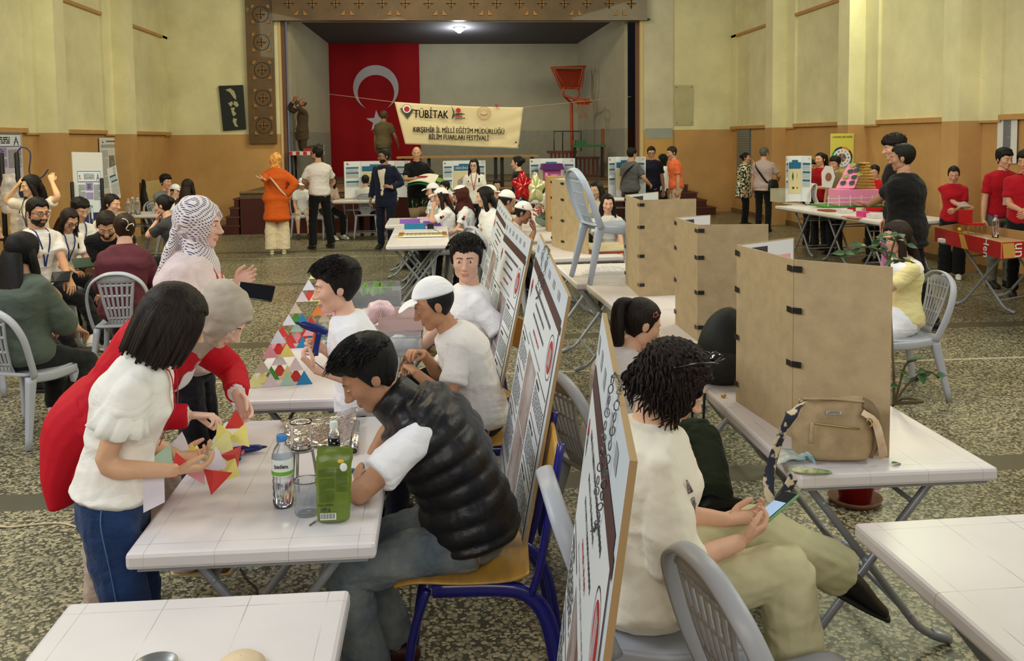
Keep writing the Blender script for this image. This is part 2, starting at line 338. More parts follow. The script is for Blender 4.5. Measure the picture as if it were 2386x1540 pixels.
cb=MB(); a=D(567,0,YB); c=D(652,334,YB); wbox(cb,a.x+.03,SXL-.13,YB,BY-.002,c.z,TOPZ-.2)
cxx=(a.x+.03+c.x)/2; w_=(c.x-a.x)/2
k=0; z=c.z+.42
while z<6: motif(cb,cxx,z,w_*.58,YB-.001,True); z+=w_*1.75
o=tag(cb.build('carved_panel',[mbr,mcut,mdk]),'tall carved brown panel with rosettes left of the stage opening','panel')
cb=MB(); wbox(cb,SXL-.12,SXR+.12,YB-.1,BY+.02,SZT,TOPZ-.2); n=16
for i in range(n):
    x=SXL+(SXR-SXL)*(i+.5)/n; z=D(1070,10,YB).z; motif(cb,x,z,.23,YB-.101,False)
    if i%2==0 or 1:
        for sg in (-1,1):
            if (i+(sg>0))%2: cb.prism([(0,0),(.11*sg,.12),(.11*sg,0)][::(1 if sg<0 else -1)],(x+sg*.10,YB-.101,z-.27),(1,0,0),(0,0,1),.03,1)
tag(cb.build('carved_lintel',[mbr,mcut,mdk]),'long carved brown lintel spanning the top of the stage opening','lintel')
# stage
mst=mat('stage_plaster',(172,166,146),r=.85,var=.1,vs=1.5,bump=.1); mstd=mat('stage_base_grey',(150,147,134),r=.85,var=.1); mce=mat('stage_ceiling',(92,90,100),r=.9)
SD=4.4; yb=BY+SD; xl2=D(762,100,yb).x; xr2=D(1350,105,yb).x; zt2=D(1100,103,yb).z; zt1=SZT+.25
# floor and front of the stage
s_=MB(); zf=.84; s_.box(((SXL+SXR)/2,BY+2.5,zf-.06),(SXR-SXL+.1,5.4,.12)); wbox(s_,D(560,500,APY).x,D(1500,500,APY).x,APY,BY,zf-.12,zf); struct('floor_stage',s_,mat('stage_boards',(110,88,60),r=.5,var=.25,ani=(1,12,1)))
s_=MB(); wbox(s_,D(560,500,APY).x,D(1500,500,APY).x,APY,BY-.06,0,zf-.12,0); 
o=struct('wall_stage_front',s_,mat('stage_front_red',(78,26,18),r=.45,var=.35,vs=30,ani=(6,6,.2),bump=.3,bs=40))
s_=MB(); s_.box(((D(560,500,APY).x+D(1500,500,APY).x)/2,APY,zf+.005),(D(1500,500,APY).x-D(560,500,APY).x,.10,.05)); struct('trim_4',s_,mat('stage_lip',(138,106,66),r=.5,var=.2),bev=.01)
b_=MB()
P=[(SXL+.12,BY+.3),(xl2,yb),(xr2,yb),(SXR-.25,BY+.3)]; zs_=[zt1,zt2,zt2,zt1]; zm=D(1165,305,yb).z
for i in range(3):
    (x0,y0),(x1,y1)=P[i],P[i+1]; b_.quad((x0,y0,zf),(x1,y1,zf),(x1,y1,zm),(x0,y0,zm),-.08,1); b_.quad((x0,y0,zm),(x1,y1,zm),(x1,y1,zs_[i+1]),(x0,y0,zs_[i]),-.08,0)
struct('wall_stage_back',b_,[mst,mstd])
b_=MB(); b_.quad((P[0][0]-.3,P[0][1]-.3,zt1),(P[3][0]+.4,P[3][1]-.3,zt1),(xr2,yb,zt2),(xl2,yb,zt2),-.08); b_.box(((SXL+SXR)/2,BY+1,zt1+1.0),(SXR-SXL+1,.1,2)); struct('ceiling_stage',b_,mce)
# seams of the stage panels
b_=MB()
for px_ in (1165,1050,1255): x=D(px_,200,yb).x; b_.box((x,yb-.006,(zm+zt2)/2),(.014,.012,zt2-zm))
b_.box(((xl2+xr2)/2,yb-.008,zm),(xr2-xl2,.014,.02)); struct('trim_5',b_,mat('seam',(120,116,104),r=.9))
# dark wings behind the frame
w_=MB(); wbox(w_,SXL-.6,SXL+.02,BY+.3,BY+.34,0,SZT+.6); wbox(w_,SXR-.02,SXR+.6,BY+.3,BY+.34,0,SZT+.6); wbox(w_,SXL-.6,SXL-.56,BY+.3,yb,0,SZT+.6); wbox(w_,SXR+.56,SXR+.6,BY+.3,yb,0,SZT+.6); struct('wall_stage_wing',w_,mat('wing_dark',(38,34,36),r=.9))
for i,(xa,xb,ttl) in enumerate(((SXL+.02,SXL+.10,'left'),(SXR-.10,SXR-.02,'right'))):
    q=MB(); wbox(q,xa,xb,BY+.05,BY+.15,zf,SZT); struct('trim_%d'%(6+i),q,mat('stage_jamb',(112,76,58),r=.6))
q=MB(); wbox(q,SXL-.03,SXL+.02,BY-.02,BY+.05,0,SZT); wbox(q,SXR-.02,SXR+.06,BY-.07,BY+.05,0,SZT); struct('trim_8',q,mat('jamb_pale',(214,190,140),r=.7))
q=MB(); a=D(1497,47,BY); wbox(q,a.x,a.x+.14,BY-.2,BY-.05,a.z-.02,a.z+.02); tag(q.build('wall_bracket',mat('black_iron',(20,18,16),r=.5)),'small black bracket at the top right corner of the stage opening','bracket')
# plywood screen against the right stage wall
q=MB(); a=D(1400,300,BY+2.0); c=D(1474,420,BY+.9); q.quad((a.x,a.y,zf),(c.x,c.y,zf),(c.x,c.y,a.z),(a.x,a.y,a.z),.03); tag(q.build('wooden_screen',mat('ply_orange',(150,92,46),r=.5,var=.2,vs=4,ani=(6,6,.5))),'brown plywood screen at the right side of the stage','screen')
# stairs
mr_=mat('stair_red',(74,30,22),r=.5,var=.3,vs=20,ani=(6,6,.3),bump=.3)
def stairs(px0,px1,n,dirn,label,y0):
    s_=MB(); xa=D(px0,500,y0).x; xb=D(px1,500,y0).x; 
    for i in range(n):
        f0=i/n; x0=xa+(xb-xa)*f0; z=zf*(i+1)/(n+0.0)*.86
        wbox(s_,min(x0,xb),max(x0,xb)+.001*i,y0+.003*i,y0+.82-.003*i,max(0,z-zf*.86/n),z-.02,0); s_.box(((x0+xb)/2,y0+.41,z-.01),(abs(xb-x0)+.04,.82,.03),mi=1)
    return tag(s_.build('stage_steps',[mr_,mat('stair_tread',(92,56,38),r=.5)]),label,'steps')
stairs(516,556,4,1,'dark red wooden steps left of the stage',APY-.02)
stairs(1668,1580,4,-1,'dark red wooden steps right of the stage',BY-.9)
# skirting tone line low on walls
for nm,X in (('baseboard_left',XL+.012),('baseboard_right',XR-.012)):
    q=MB(); wbox(q,X-.012,X+.012,-6,BY,0,.10); struct(nm,q,mat('skirting',(120,92,60),r=.5,var=.2))
# stage lamp
lt_=thing('pendant_lamp','white glowing dome lamp hanging under the stage ceiling','lamp',D(1070,70,BY+2))
p=np.array(D(1070,70,BY+2.0)); q=MB(); q.lathe([(.02,.10),(.06,.09),(.11,.05),(.135,0),(.125,-.01),(.09,-.03)],20,p); q.build('lamp_shade',mat('lamp_glow',(255,255,240),em=7),lt_)
q=MB(); q.ball(p+[0,0,-.03],(.07,.07,.05),12); q.build('bulb',mat('lamp_bulb',(255,255,245),em=16),lt_)
q=MB(); q.tube([p+[0,0,.1],p+[0,0,.45]],.012); q.build('stem',mat('black_iron',(20,18,16)),lt_)
_l=bpy.data.lights.new('pendant_lamp_light','POINT'); _l.energy=70; _l.color=(.95,1,.95); _l.shadow_soft_size=.12; _lo=bpy.data.objects.new('pendant_lamp_light',_l); COL.objects.link(_lo); _lo.location=(p+[0,0,-.16]).tolist()
# ================================================================ PEOPLE
def smin(a,b,k):
    h=np.clip(.5+.5*(b-a)/k,0,1); return b*(1-h)+a*h-k*h*(1-h)
def _ell(P,c,r):
    q=(P-np.array(c))/np.array(r); l=np.linalg.norm(q,axis=-1); return (l-1)*min(r)
def _cap(P,a,b,r):
    a=np.array(a);b=np.array(b); d=b-a; t=np.clip(((P-a)@d)/(d@d),0,1); return np.linalg.norm(P-(a+t[...,None]*d),axis=-1)-r
def headsdf(P):
    d=_ell(P,(0,-.014,.028),(.074,.094,.086))
    d=smin(d,_ell(P,(0,.026,-.028),(.057,.060,.078)),.03)
    d=smin(d,_ell(P,(0,.062,-.094),(.022,.020,.019)),.03)
    for s in (-1,1):
        d=smin(d,_ell(P,(s*.040,.010,-.068),(.018,.026,.022)),.025)
        d=smin(d,_ell(P,(s*.040,.056,-.022),(.018,.018,.016)),.028)
        d=smin(d,_cap(P,(s*.012,.083,.024),(s*.042,.070,.026),.008),.012)
        e=_ell(P,(s*.031,.093,.002),(.017,.016,.012)); d=-smin(-d,e,.01)
        d=smin(d,_ell(P,(s*.030,.070,.003),(.0155,.0145,.0150)),.004)
        d=smin(d,_ell(P,(s*.012,.096,-.034),(.008,.010,.0075)),.008)
        d=smin(d,_ell(P,(s*.076,-.012,-.004),(.009,.019,.031)),.005)
    d=smin(d,_cap(P,(0,.084,.016),(0,.108,-.028),.0085),.012)
    d=smin(d,_ell(P,(0,.108,-.030),(.011,.011,.009)),.008)
    d=smin(d,_cap(P,(-.014,.0835,-.0585),(.014,.0835,-.0585),.0068),.008)
    d=smin(d,_cap(P,(-.011,.0832,-.0685),(.011,.0832,-.0685),.0076),.006)
    l=_cap(P,(-.022,.0935,-.0637),(.022,.0935,-.0637),.0018); d=-smin(-d,l,.003)
    return d
def headgrid(nu,nv):
    out=[]; u=np.linspace(0,2*math.pi,nu,endpoint=False); u=u-.55*np.sin(u)*.0
    # denser azimuth near the face (+y)
    a=u+ .45*np.sin(2*(u-math.pi/2)*.5)*0; ph=np.linspace(-math.pi/2,math.pi/2,nv+1)
    A,Pp=np.meshgrid(a,ph); Dr=np.stack([np.cos(Pp)*np.cos(A),np.cos(Pp)*np.sin(A),np.sin(Pp)],-1).reshape(-1,3)
    return Dr
def rad(Dr,fn,lo=.03,hi=.17,n=110):
    R=np.full(len(Dr),lo); t=np.linspace(lo,hi,n)
    prev=None
    for i in range(n-1,-1,-1):
        v=fn(Dr*t[i])
        if prev is not None:
            hit=(v<0)&(R==lo); R[hit]=t[i]+(t[1]-t[0])*(-v[hit])/(prev[hit]-v[hit]+1e-9)
        prev=v
    return R
HEADS={}
def headtmpl(q):
    if q not in HEADS:
        nu,nv={2:(176,150),1:(84,72),0:(44,38)}[q]; Dr=headgrid(nu,nv); R=rad(Dr,headsdf); V=Dr*R[:,None]; fs=[];mi=[]
        for i in range(nv):
            for j in range(nu):
                f=(i*nu+j,i*nu+(j+1)%nu,(i+1)*nu+(j+1)%nu,(i+1)*nu+j); fs.append(f); c=V[list(f)].mean(0); m=0
                x=abs(c[0])
                if c[1]>.06:
                    if x<.0215-.5*abs(c[2]+.0637) and -.0735<c[2]<-.0562: m=1
                    if .011<x<.045 and abs(c[2]-(.0225+.0042*math.sin((x-.011)/.034*2.7)-.003*(x-.011)/.034))<.0034*(1.15-.6*(x-.011)/.034): m=2
                if c[1]<.075 and False: m=3
                if (c[2]<-.040 and c[1]>.0 and not(m==1)) : m=3 if m==0 else m
                if m==3 and (c[1]>.088 and c[2]>-.052 and x<.03): m=0
                if m==3 and c[2]>-.075+ (.0 if x>.028 else 0) and .028>x and c[1]>.085 and c[2]>-.055: m=0
                if m==3 and x>.03 and c[2]>-.052: m=0
                if c[1]<.02 and c[2]<-.05 and m==3 and c[1]<.0: m=0
                mi.append(m)
        HEADS[q]=(Dr,R,V,fs,mi,nu,nv)
    return HEADS[q]
def sstep(a,b,x):
    t=np.clip((x-a)/(b-a),0,1); return t*t*(3-2*t)
def shell(q,thick):
    """closed shell over the head: thick(V,Dr)->offset, negative hides it under the skin"""
    Dr,R,V,fs,mi,nu,nv=headtmpl(q); S=_hairbase(q); t=thick(V,Dr); m=MB(); m.add(Dr*(S+t)[:,None],fs); return m
HB={}
def _hairbase(q):
    if q not in HB:
        Dr=headtmpl(q)[0]
        HB[q]=rad(Dr,lambda P:smin(_ell(P,(0,-.014,.028),(.075,.095,.087)),_ell(P,(0,.02,-.03),(.058,.06,.078)),.04))
    return HB[q]
def hairline(V,Dr,front=.065,side_=.0,nape=-.075):
    """positive where hair grows"""
    az=np.arctan2(Dr[:,0],Dr[:,1]); aa=np.abs(az); z=V[:,2]+.0035*np.sin(az*7+1)*(aa<1.2)+.002*np.sin(az*23)*(aa<1.2)
    lim=np.where(aa<.75,front,np.where(aa<1.25,front+(side_+.02-front)*((aa-.75)/.5),np.where(aa<1.75,side_-.03+.05*(1-np.clip((aa-1.25)/.2,0,1)),side_-.03+(nape-side_+.03)*np.clip((aa-1.75)/.5,0,1))))
    return z-lim
SKIN={}
def skin(c):
    return mat('skin_%d_%d_%d'%c,c,r=.52,var=.06,vs=25,bump=.05,bs=160,spec=.4)
def hairmat(c):
    c=tuple(int(u*.72) for u in c); M=mat('hair_%d_%d_%d'%c,c,r=.58,spec=.3)
    if 'done' not in M:
        M['done']=1; N,L,b=nodes(M); tc=N.new('ShaderNodeTexCoord'); mp=N.new('ShaderNodeMapping'); mp.inputs['Scale'].default_value=(150,150,9); L.new(tc.outputs['Object'],mp.inputs[0])
        n=N.new('ShaderNodeTexNoise'); n.inputs['Scale'].default_value=1.; n.inputs['Detail'].default_value=3; L.new(mp.outputs[0],n.inputs['Vector'])
        cr=N.new('ShaderNodeValToRGB'); cr.color_ramp.elements[0].position=.35; cr.color_ramp.elements[1].position=.75
        a=srgb(c); cr.color_ramp.elements[0].color=tuple(u*.45 for u in a)+(1,); cr.color_ramp.elements[1].color=tuple(min(1,u*1.6+.004) for u in a)+(1,)
        L.new(n.outputs['Fac'],cr.inputs[0]); L.new(cr.outputs[0],b.inputs['Base Color'])
        bp=N.new('ShaderNodeBump'); bp.inputs['Strength'].default_value=.35; bp.inputs['Distance'].default_value=.004; L.new(n.outputs['Fac'],bp.inputs['Height']); L.new(bp.outputs[0],b.inputs['Normal'])
    return M
def Rx(d): return np.array(Matrix.Rotation(math.radians(d),3,'X'))
def Ry(d): return np.array(Matrix.Rotation(math.radians(d),3,'Y'))
def Rz(d): return np.array(Matrix.Rotation(math.radians(d),3,'Z'))
def ik(S,T,l1,l2,pole):
    S=np.array(S,float);T=np.array(T,float); d=T-S; L=np.linalg.norm(d); u=d/(L+1e-9); mx=(l1+l2)*.998
    if L>mx: T=S+u*mx; L=mx
    L=max(L,abs(l1-l2)+.02); a=(l1*l1-l2*l2+L*L)/(2*L); h=math.sqrt(max(l1*l1-a*a,1e-6)); p=np.array(pole,float); p=p-(p@u)*u; p=nrm(p)
    return S+u*a+p*h,T
def hand(mb,Wp,d,n,s,sg,curl=(.35,.4,.35),thumb=.5,spread=.08,k=7,sub=2,pinch=False):
    """palm, four fingers and thumb; d = towards the fingertips, n = the way the palm faces, sg=+1 right hand"""
    d=nrm(d); n=np.array(n,float); n=nrm(n-(n@d)*d); x=np.cross(d,n)*sg   # x towards the thumb side
    P=lambda a,b_,c: Wp+(d*a+x*b_+n*c)*s
    mb.loft([P(-.015,0,0),P(.02,.0,0),P(.055,.002,.002),P(.09,.0,.002)],[.026*s,.031*s,.040*s,.040*s],[.019*s,.016*s,.014*s,.0115*s],x,12,sub,cap=.5)
    for i,(bx,L,r) in enumerate(((.029,.070,.0088),(.0098,.078,.0092),(-.0098,.072,.0088),(-.0285,.057,.0078))):
        a=P(.086-.004*abs(i-1),bx,.001); pts=[a]; ang=0; dd=d+x*((1.5-i)*spread)
        cs=curl if not(pinch and i==0) else (.75,.75,.45)
        for j,f in enumerate((.45,.31,.24)):
            ang+=cs[j]*(1+.12*i); v=nrm(dd*math.cos(ang)+n*math.sin(ang)); pts.append(pts[-1]+v*L*f*s)
        mb.loft(pts,[r*s*1.05,r*s,r*s*.92,r*s*.72],None,x,k,sub,cap=.8)
    a=P(.022,.026,.003); t1=nrm(d*.75+x*.75*(1-thumb*.4)+n*(.25+.6*thumb)); t2=nrm(d*.95+x*.15*(1-thumb)+n*(.2+.7*thumb)-x*.2*thumb)
    mb.loft([a,a+t1*.034*s,a+t1*.036*s+t2*.030*s,a+t1*.036*s+t2*.054*s],[.0135*s,.0118*s,.0105*s,.0075*s],None,n,k,sub,cap=.8)
PEOPLE=0
def person(label,loc,fa,h=1.7,sit=None,lean=4,lean2=0,side=0,tw=0,hd=(0,8,0),Lh=None,Rh=None,Lf=None,Rf=None,eL=None,eR=None,kL=None,kR=None,hL=None,hR=None,cL={},cR={},
           hip=None,fat=1.,fem=0,hs=1.,q=0,vox=None,sk=(196,150,118),hair='short',hc=(22,18,16),top=(235,235,235),sleeve='short',hem=.05,fit=1.,tmat=None,
           bot=(28,28,34),bmat=None,wide=1.,blen=1.,shoe=(24,22,22),beard=None,jacket=None,inner=(225,215,195),legs=True,extras=None,group=None,neckline=0,cmat=None,hmat=None,glasses=False,lany=None,collar=False,hips=1.,skirt=None,lids=.5):
    """one standing or seated figure; local frame x right, y forward, z up; fa = facing direction in degrees (0 = +X, 90 = +Y)"""
    sk=tuple(min(255,int(u*k_+c_)) for u,k_,c_ in zip(sk,(1.03,1.04,1.06),(6,10,14)))
    s=h/1.7; vox=vox or {2:.007,1:.011,0:.015}[q]
    loc=Vector((loc[0],loc[1],loc[2] if len(loc)>2 else 0.)); root=thing('person',label,'person',loc,math.radians(fa-90),group)
    RM=np.array((Matrix.Translation(loc)@Matrix.Rotation(math.radians(fa-90),4,'Z')).inverted())
    def tl(p):
        if isinstance(p,Vector): return RM[:3,:3]@np.array(p)+RM[:3,3]
        return np.array(p,float)
    seated=sit is not None
    pel=np.array((0,0,.955*s)) if not seated else np.array((0,-.04,sit+.115*s))
    if hip is not None: pel=tl(hip)
    # spine
    N_=12; ts=np.linspace(-.1,.56,N_); pts=[]; fr=[]
    def ang(t): 
        f=np.clip(t/.45,0,1); return math.radians(lean*(.55+.45*f)+lean2*f*f), math.radians(side*(.4+.6*f)), math.radians(tw*f)
    def fwd(t):
        a,b_,c=ang(t); v=np.array((math.sin(b_),math.sin(a),math.cos(a)*math.cos(b_))); return nrm(v)
    def pos(t,n=16):
        if t<0: return pel+fwd(0)*t*s*(1 if not seated else .6)
        p=pel.copy()
        for i in range(n): p=p+fwd(t*(i+.5)/n)*t/n*s
        return p
    def sd(t):
        a,b_,c=ang(t); v=np.array((math.cos(c),math.sin(c),0)); u=fwd(t); v=v-(v@u)*u; return nrm(v)
    fw=.92 if fem else 1.
    T=[(-.09,.125*hips,.115),(0,.165*hips,.125),(.08,.155*(1 if not fem else .97)*(.5+.5*hips),.115),(.17,(.142 if not fem else .122),.10),(.28,.155 if not fem else .138,.112),(.36,.172*fw,.118+.012*fem),(.42,.168*fw,.102),(.465,.140*fw,.086),(.50,.092*fw,.072),(.525,.062,.060),(.575,.054,.056)]
    def torso(mb,inf,t0=-1,t1=9,ff=1.,flare=0.,n=20):
        L=[u for u in T if t0<=u[0]<=t1]; 
        if t0>-1 and L[0][0]>t0+.01:
            lo=[u for u in T if u[0]<t0]; lo=lo[-1] if lo else T[0]; L=[(t0,lo[1]+flare,lo[2]+flare)]+L
        mb.loft([pos(u[0]) for u in L],[(u[1]*fat*ff+inf)*s for u in L],[((u[2]*(.5+.5*fat)*ff*(1+.25*max(0,fat-1)))+inf)*s for u in L],[sd(u[0]) for u in L],n,2,cap=.3,sq=.92)
    shl=[]
    for sg in (-1,1):
        u=sd(.44); shl.append(pos(.425)+u*sg*(.168*fw*(.6+.4*fat)-.006)*s)
    top_=pos(.57); d_up=fwd(.56)
    # arms
    defS=(.245,.06,.80) if not seated else (.15,.33,.66)
    hs_=[Lh,Rh]; el=[eL,eR]; arm=[]
    for i,sg in enumerate((-1,1)):
        t=hs_[i]; t=tl(t) if t is not None else np.array((sg*defS[0]*(1+.3*(fat-1)),defS[1],defS[2]))*s
        pole=el[i] if el[i] is not None else (sg*.5,-.7,-.45 if seated else -.2); E_,Wr=ik(shl[i],t,.275*s,.245*s,pole); arm.append((shl[i],E_,Wr))
    # legs
    leg=[]; fs_=[Lf,Rf]; defF=(.10,.02,.085) if not seated else (.12,.43,.085)
    for i,sg in enumerate((-1,1)):
        t=fs_[i]; t=tl(t) if t is not None else np.array((sg*defF[0]*1.,defF[1],defF[2]))*np.array((s,s,1 if seated else s))
        hp=pos(-.02)+sd(0)*sg*.09*s*hips; kp=(kL,kR)[i]; K,A=ik(hp,t,.435*s,.42*s,kp if kp is not None else (sg*.12,1,.3 if seated else 0)); leg.append((hp,K,A))
    B=MB(); torso(B,0)
    for i,(S,E_,Wr) in enumerate(arm):
        a=nrm(E_-S); c=nrm(Wr-E_)
        B.loft([S-a*.005,S*.6+E_*.4,S*.12+E_*.88,E_*.8+Wr*.2,E_*.55+Wr*.45,Wr],np.array([.050,.046,.037,.040,.036,.026])*s*(.93 if fem else 1)*(.6+.4*fat),None,np.cross(a,c)+1e-4,12,2,cap=.4)
    if legs:
        for S,E_,Wr in leg:
            B.loft([S,S*.55+E_*.45,S*.12+E_*.88,E_*.75+Wr*.25,E_*.3+Wr*.7,Wr],np.array([.088,.072,.054,.055,.040,.034])*s,None,(1,0,.02),12,2,cap=.4)
    # head frame
    hy,hp_,hr_=hd; spitch=-math.degrees(math.atan2(d_up[1],d_up[2])); c_=math.degrees(ang(.45)[2])
    HR=Rz(hy+c_)@Rx(-hp_)@Ry(hr_); hk=s*hs*1.03
    nb=pos(.525); Hc=nb+(np.array((0,.012,.0))+ (.55*nrm(HR@np.array((0,.0,1)))+.45*d_up)*.142)*s*(.5+.5*hs)
    # neck
    ju=Hc+HR@np.array((0,-.012,-.055))*hk
    B.loft([pos(.48),nb,(nb+ju)/2,ju],np.array([.068,.060,.053,.054])*s*(.85 if fem else 1),None,sd(.5),12,2,cap=.3)
    B=fuse(B,vox,3)
    # hands
    hk7={2:(9,2),1:(6,1),0:(5,1)}[q]
    for i,(sg,ho,cu) in enumerate(((-1,hL,cL),(1,hR,cR))):
        S,E_,Wr=arm[i]; c=nrm(Wr-E_)
        if ho is None: dd=c; nn=np.array((-sg*.8,.1,-.3)) if not seated else np.array((-sg*.2,0,-1.))
        else:
            dd,nn=ho; dd=RM[:3,:3]@np.array(dd) if isinstance(dd,Vector) else np.array(dd,float); nn=RM[:3,:3]@np.array(nn) if isinstance(nn,Vector) else np.array(nn,float)
            dd=nrm(.25*c+nrm(dd))
        H=MB(); hand(H,Wr,dd,nn,s*(.95 if fem else 1),sg,k=hk7[0],sub=hk7[1],**cu)
        if q==2: H=fuse(H,.0022,2)
        B.merge(H)
    # head with face
    Dr,R,V,fs,mi,nu,nv=headtmpl(q); V2=(V*hk)@HR.T+Hc; 
    bd={None:0,'stubble':1,'beard':1}[beard]; B.add(V2,fs,[0 if (m==3 and not bd) else m for m in mi])
    for sg in (-1,1):
        ec=Hc+HR@np.array((sg*.0305,.0735,.0035))*hk
        e=MB(); k=14 if q==2 else 8; e.ball((0,0,0),(.0125,.0122,.0062 if lids<.7 else .003),k,4); e.ball((0,.0066,-.0006),(.0066,.0064,.0060 if lids<.7 else .0026),k,5)
        e.xf(np.vstack([np.hstack([HR*hk,ec[:,None]+HR@np.array((0,.0030,0))[:,None]*hk]),[0,0,0,1]])); B.merge(e)
    skn=skin(sk); lipc=tuple(int(u*v) for u,v in zip(sk,(.92,.76,.74))); 
    mats=[skn,mat('lips_%d_%d_%d'%lipc,lipc,r=.45),mat('brow_%d'%hc[0],tuple(int(.45*a+.55*b_*.6) for a,b_ in zip(hc,sk)),r=.8),mat('stubble_%d'%sk[0],tuple(int(a*(.30 if beard=='beard' else .62)) for a in sk) if bd else sk,r=.85,bump=.4,bs=300),mat('eye_white',(225,220,212),r=.2),mat('iris_dark',(38,24,16),r=.15)]
    B.build('body',mats,root,False)
    HM=np.vstack([np.hstack([HR*hk,Hc[:,None]]),[0,0,0,1]])
    # hair
    hm=hmat or hairmat(hc); rnd=random.Random(int(abs(loc[0]*1000)+abs(loc[1]*777)))
    hd_l=lambda p:Hc+HR@np.array(p,float)*hk
    Hm=MB(); hst=hair
    if hair in('short','fringe','fade','curlytop','thick'):
        th_={'short':.014,'fringe':.020,'fade':.012,'curlytop':.034,'thick':.024}[hair]
        fr_={'short':.060,'fringe':.030,'fade':.058,'curlytop':.038,'thick':.050}[hair]
        def tk(V,Dr):
            hl=hairline(V,Dr,fr_,.0,-.070); m=sstep(-.004,.012,hl); tp=sstep(.0,.085,V[:,2]); n=nz(Dr,7,3.1)*.6+nz(Dr,17,1.3,(1,1,.5))*.25
            return -.012+m*(.012+.005+th_*(.25+.75*tp)*(1+.35*n)+(.010*sstep(.05,.08,V[:,1])*tp if hair!='fade' else 0)+ (nz(Dr,34,5)*.009 if hair=='curlytop' else 0))
        Hm.merge(shell(q,tk))
        if q==2 and hair!='fade':
            for i in range(1300):
                a=rnd.uniform(-math.pi,math.pi); ph=rnd.uniform(.12,1.5); dv=np.array((math.cos(ph)*math.sin(a),math.cos(ph)*math.cos(a),math.sin(ph)))
                if dv[1]>.2 and ph<.6 or ph<.25: continue
                p0=dv*(np.array((.081,.100,.094))+th_*.78)+np.array((0,-.014,.028)); sw=np.array((dv[0]*.2,.7 if hair!='curlytop' else rnd.uniform(-.8,.8),-.15)); L_=rnd.uniform(.018,.034)*(th_/.02)
                k1=p0+dv*.010+nrm(sw)*L_*.5; k2=k1+nrm(sw-dv*.5+np.array([rnd.uniform(-.4,.4) for _ in range(3)]))*L_*.7
                Hm.loft([p0,k1,k2],[.0026,.0020,.0005],None,(1,.1,.3),3,2,cap=0)
        Hm.xf(HM)
    elif hair=='capped':
        Hm.merge(shell(q,lambda V,Dr:-.012+.020*sstep(-.004,.012,hairline(V,Dr,.3,.0,-.072))*sstep(.075,.03,V[:,2]))); Hm.xf(HM)
    elif hair=='bald':
        Hm.merge(shell(q,lambda V,Dr:-.012+.0145*sstep(-.004,.012,hairline(V,Dr,.3,.0,-.07))*sstep(.075,.03,V[:,2]))); Hm.xf(HM)
    elif hair in('long','pony','bun','bob','curly','lowpony'):
        vol={'long':.014,'pony':.007,'bun':.008,'bob':.016,'curly':.018,'lowpony':.010}[hair]
        def tk(V,Dr):
            hl=hairline(V,Dr,.066 if hair not in('bob','curly') else .050,-.004 if hair in('pony','bun','lowpony') else -.09,-.105 if hair=='curly' else -.085); m=sstep(-.003,.010,hl)
            n=nz(Dr,9,2,(1,1,.4))*.6 if hair!='curly' else nz(Dr,24,5)*1.2
            return -.014+m*(.016+vol*(1+.18*n)+(.004 if hair=='curly' else .0008)*nz(Dr,40,1,(1,1,.2)))
        Hm.merge(shell(q,tk)); Hm.xf(HM)
        g=nrm(np.array((0,-.35,-1.))); n_=16 if q<2 else 40
        def lock(pts,a,b_,sdv,n=14,rib=.12):
            m=MB(); m.loft(pts,a,b_,sdv,n_ if n==14 else n,4 if q else 2,cap=.5); V=m.V(); 
            Hm.merge(m)
        if hair in('long','lowpony'):
            L_=extras.get('hl',.34) if extras else .34; bk=pos(.40)+np.cross(sd(.4),fwd(.4))*0
            back=-np.cross(fwd(.4),sd(.4))*-1
            bd_=nrm(np.cross(sd(.40),fwd(.40)))  # backwards
            if bd_[1]>0: bd_=-bd_
            p0=hd_l((0,-.055,.05)); p1=hd_l((0,-.085,-.05)); p2=pos(.46)+bd_*.105*s; p3=pos(.30)+bd_*.135*s; w0=.086 if hair=='long' else .05
            fr=min(1,L_/.34); p3=p2+(p3-p2)*fr*1.3
            Hm.loft([p0,p1,p2,(p2+p3)/2,p3],np.array([.055,w0,w0*1.2,w0*1.15,w0*.6])*s,np.array([.035,.045,.035,.032,.014])*s,sd(.45),n_,4,cap=.4)
            if hair=='long':
                for sg in (-1,1):
                    q0=hd_l((sg*.060,.012,.035)); q1=hd_l((sg*.080,.004,-.03)); q2=pos(.50)+sd(.45)*sg*.085*s-bd_*.03*s; q3=pos(.36)+sd(.4)*sg*.10*s-bd_*.12*s*(1 if extras and extras.get('front') else -.2)
                    Hm.loft([q0,q1,q2,q3],np.array([.020,.028,.034,.016])*s,np.array([.028,.032,.03,.014])*s,np.array((1,0,0)),n_//2+4,4,cap=.4)
        if hair=='pony':
            p0=hd_l((0,-.105,.075)); ex=extras or {}
            L_=ex.get('hl',.32); dn=HR@np.array((0,-.5,-.1)); pts=[hd_l((0,-.08,.07)),p0,p0+nrm(dn)*.05*s+np.array((0,-.01,-.03))*s,p0+np.array((0,-.075,-.14))*s,p0+np.array((0,-.07,-.14-L_*.35))*s,p0+np.array((0,-.05,-L_))*s]
            Hm.loft(pts,np.array([.02,.022,.036,.045,.038,.010])*s,np.array([.02,.022,.034,.036,.030,.008])*s,(1,0,0),n_,4,cap=.5)
        if hair=='bun': 
            b_=MB(); b_.ball((0,-.118,.03),(.042,.036,.042),18); V=b_.V(); b_.v=[V+nz(V,60,2)[:,None]*.005]; Hm.merge(b_.xf(HM))
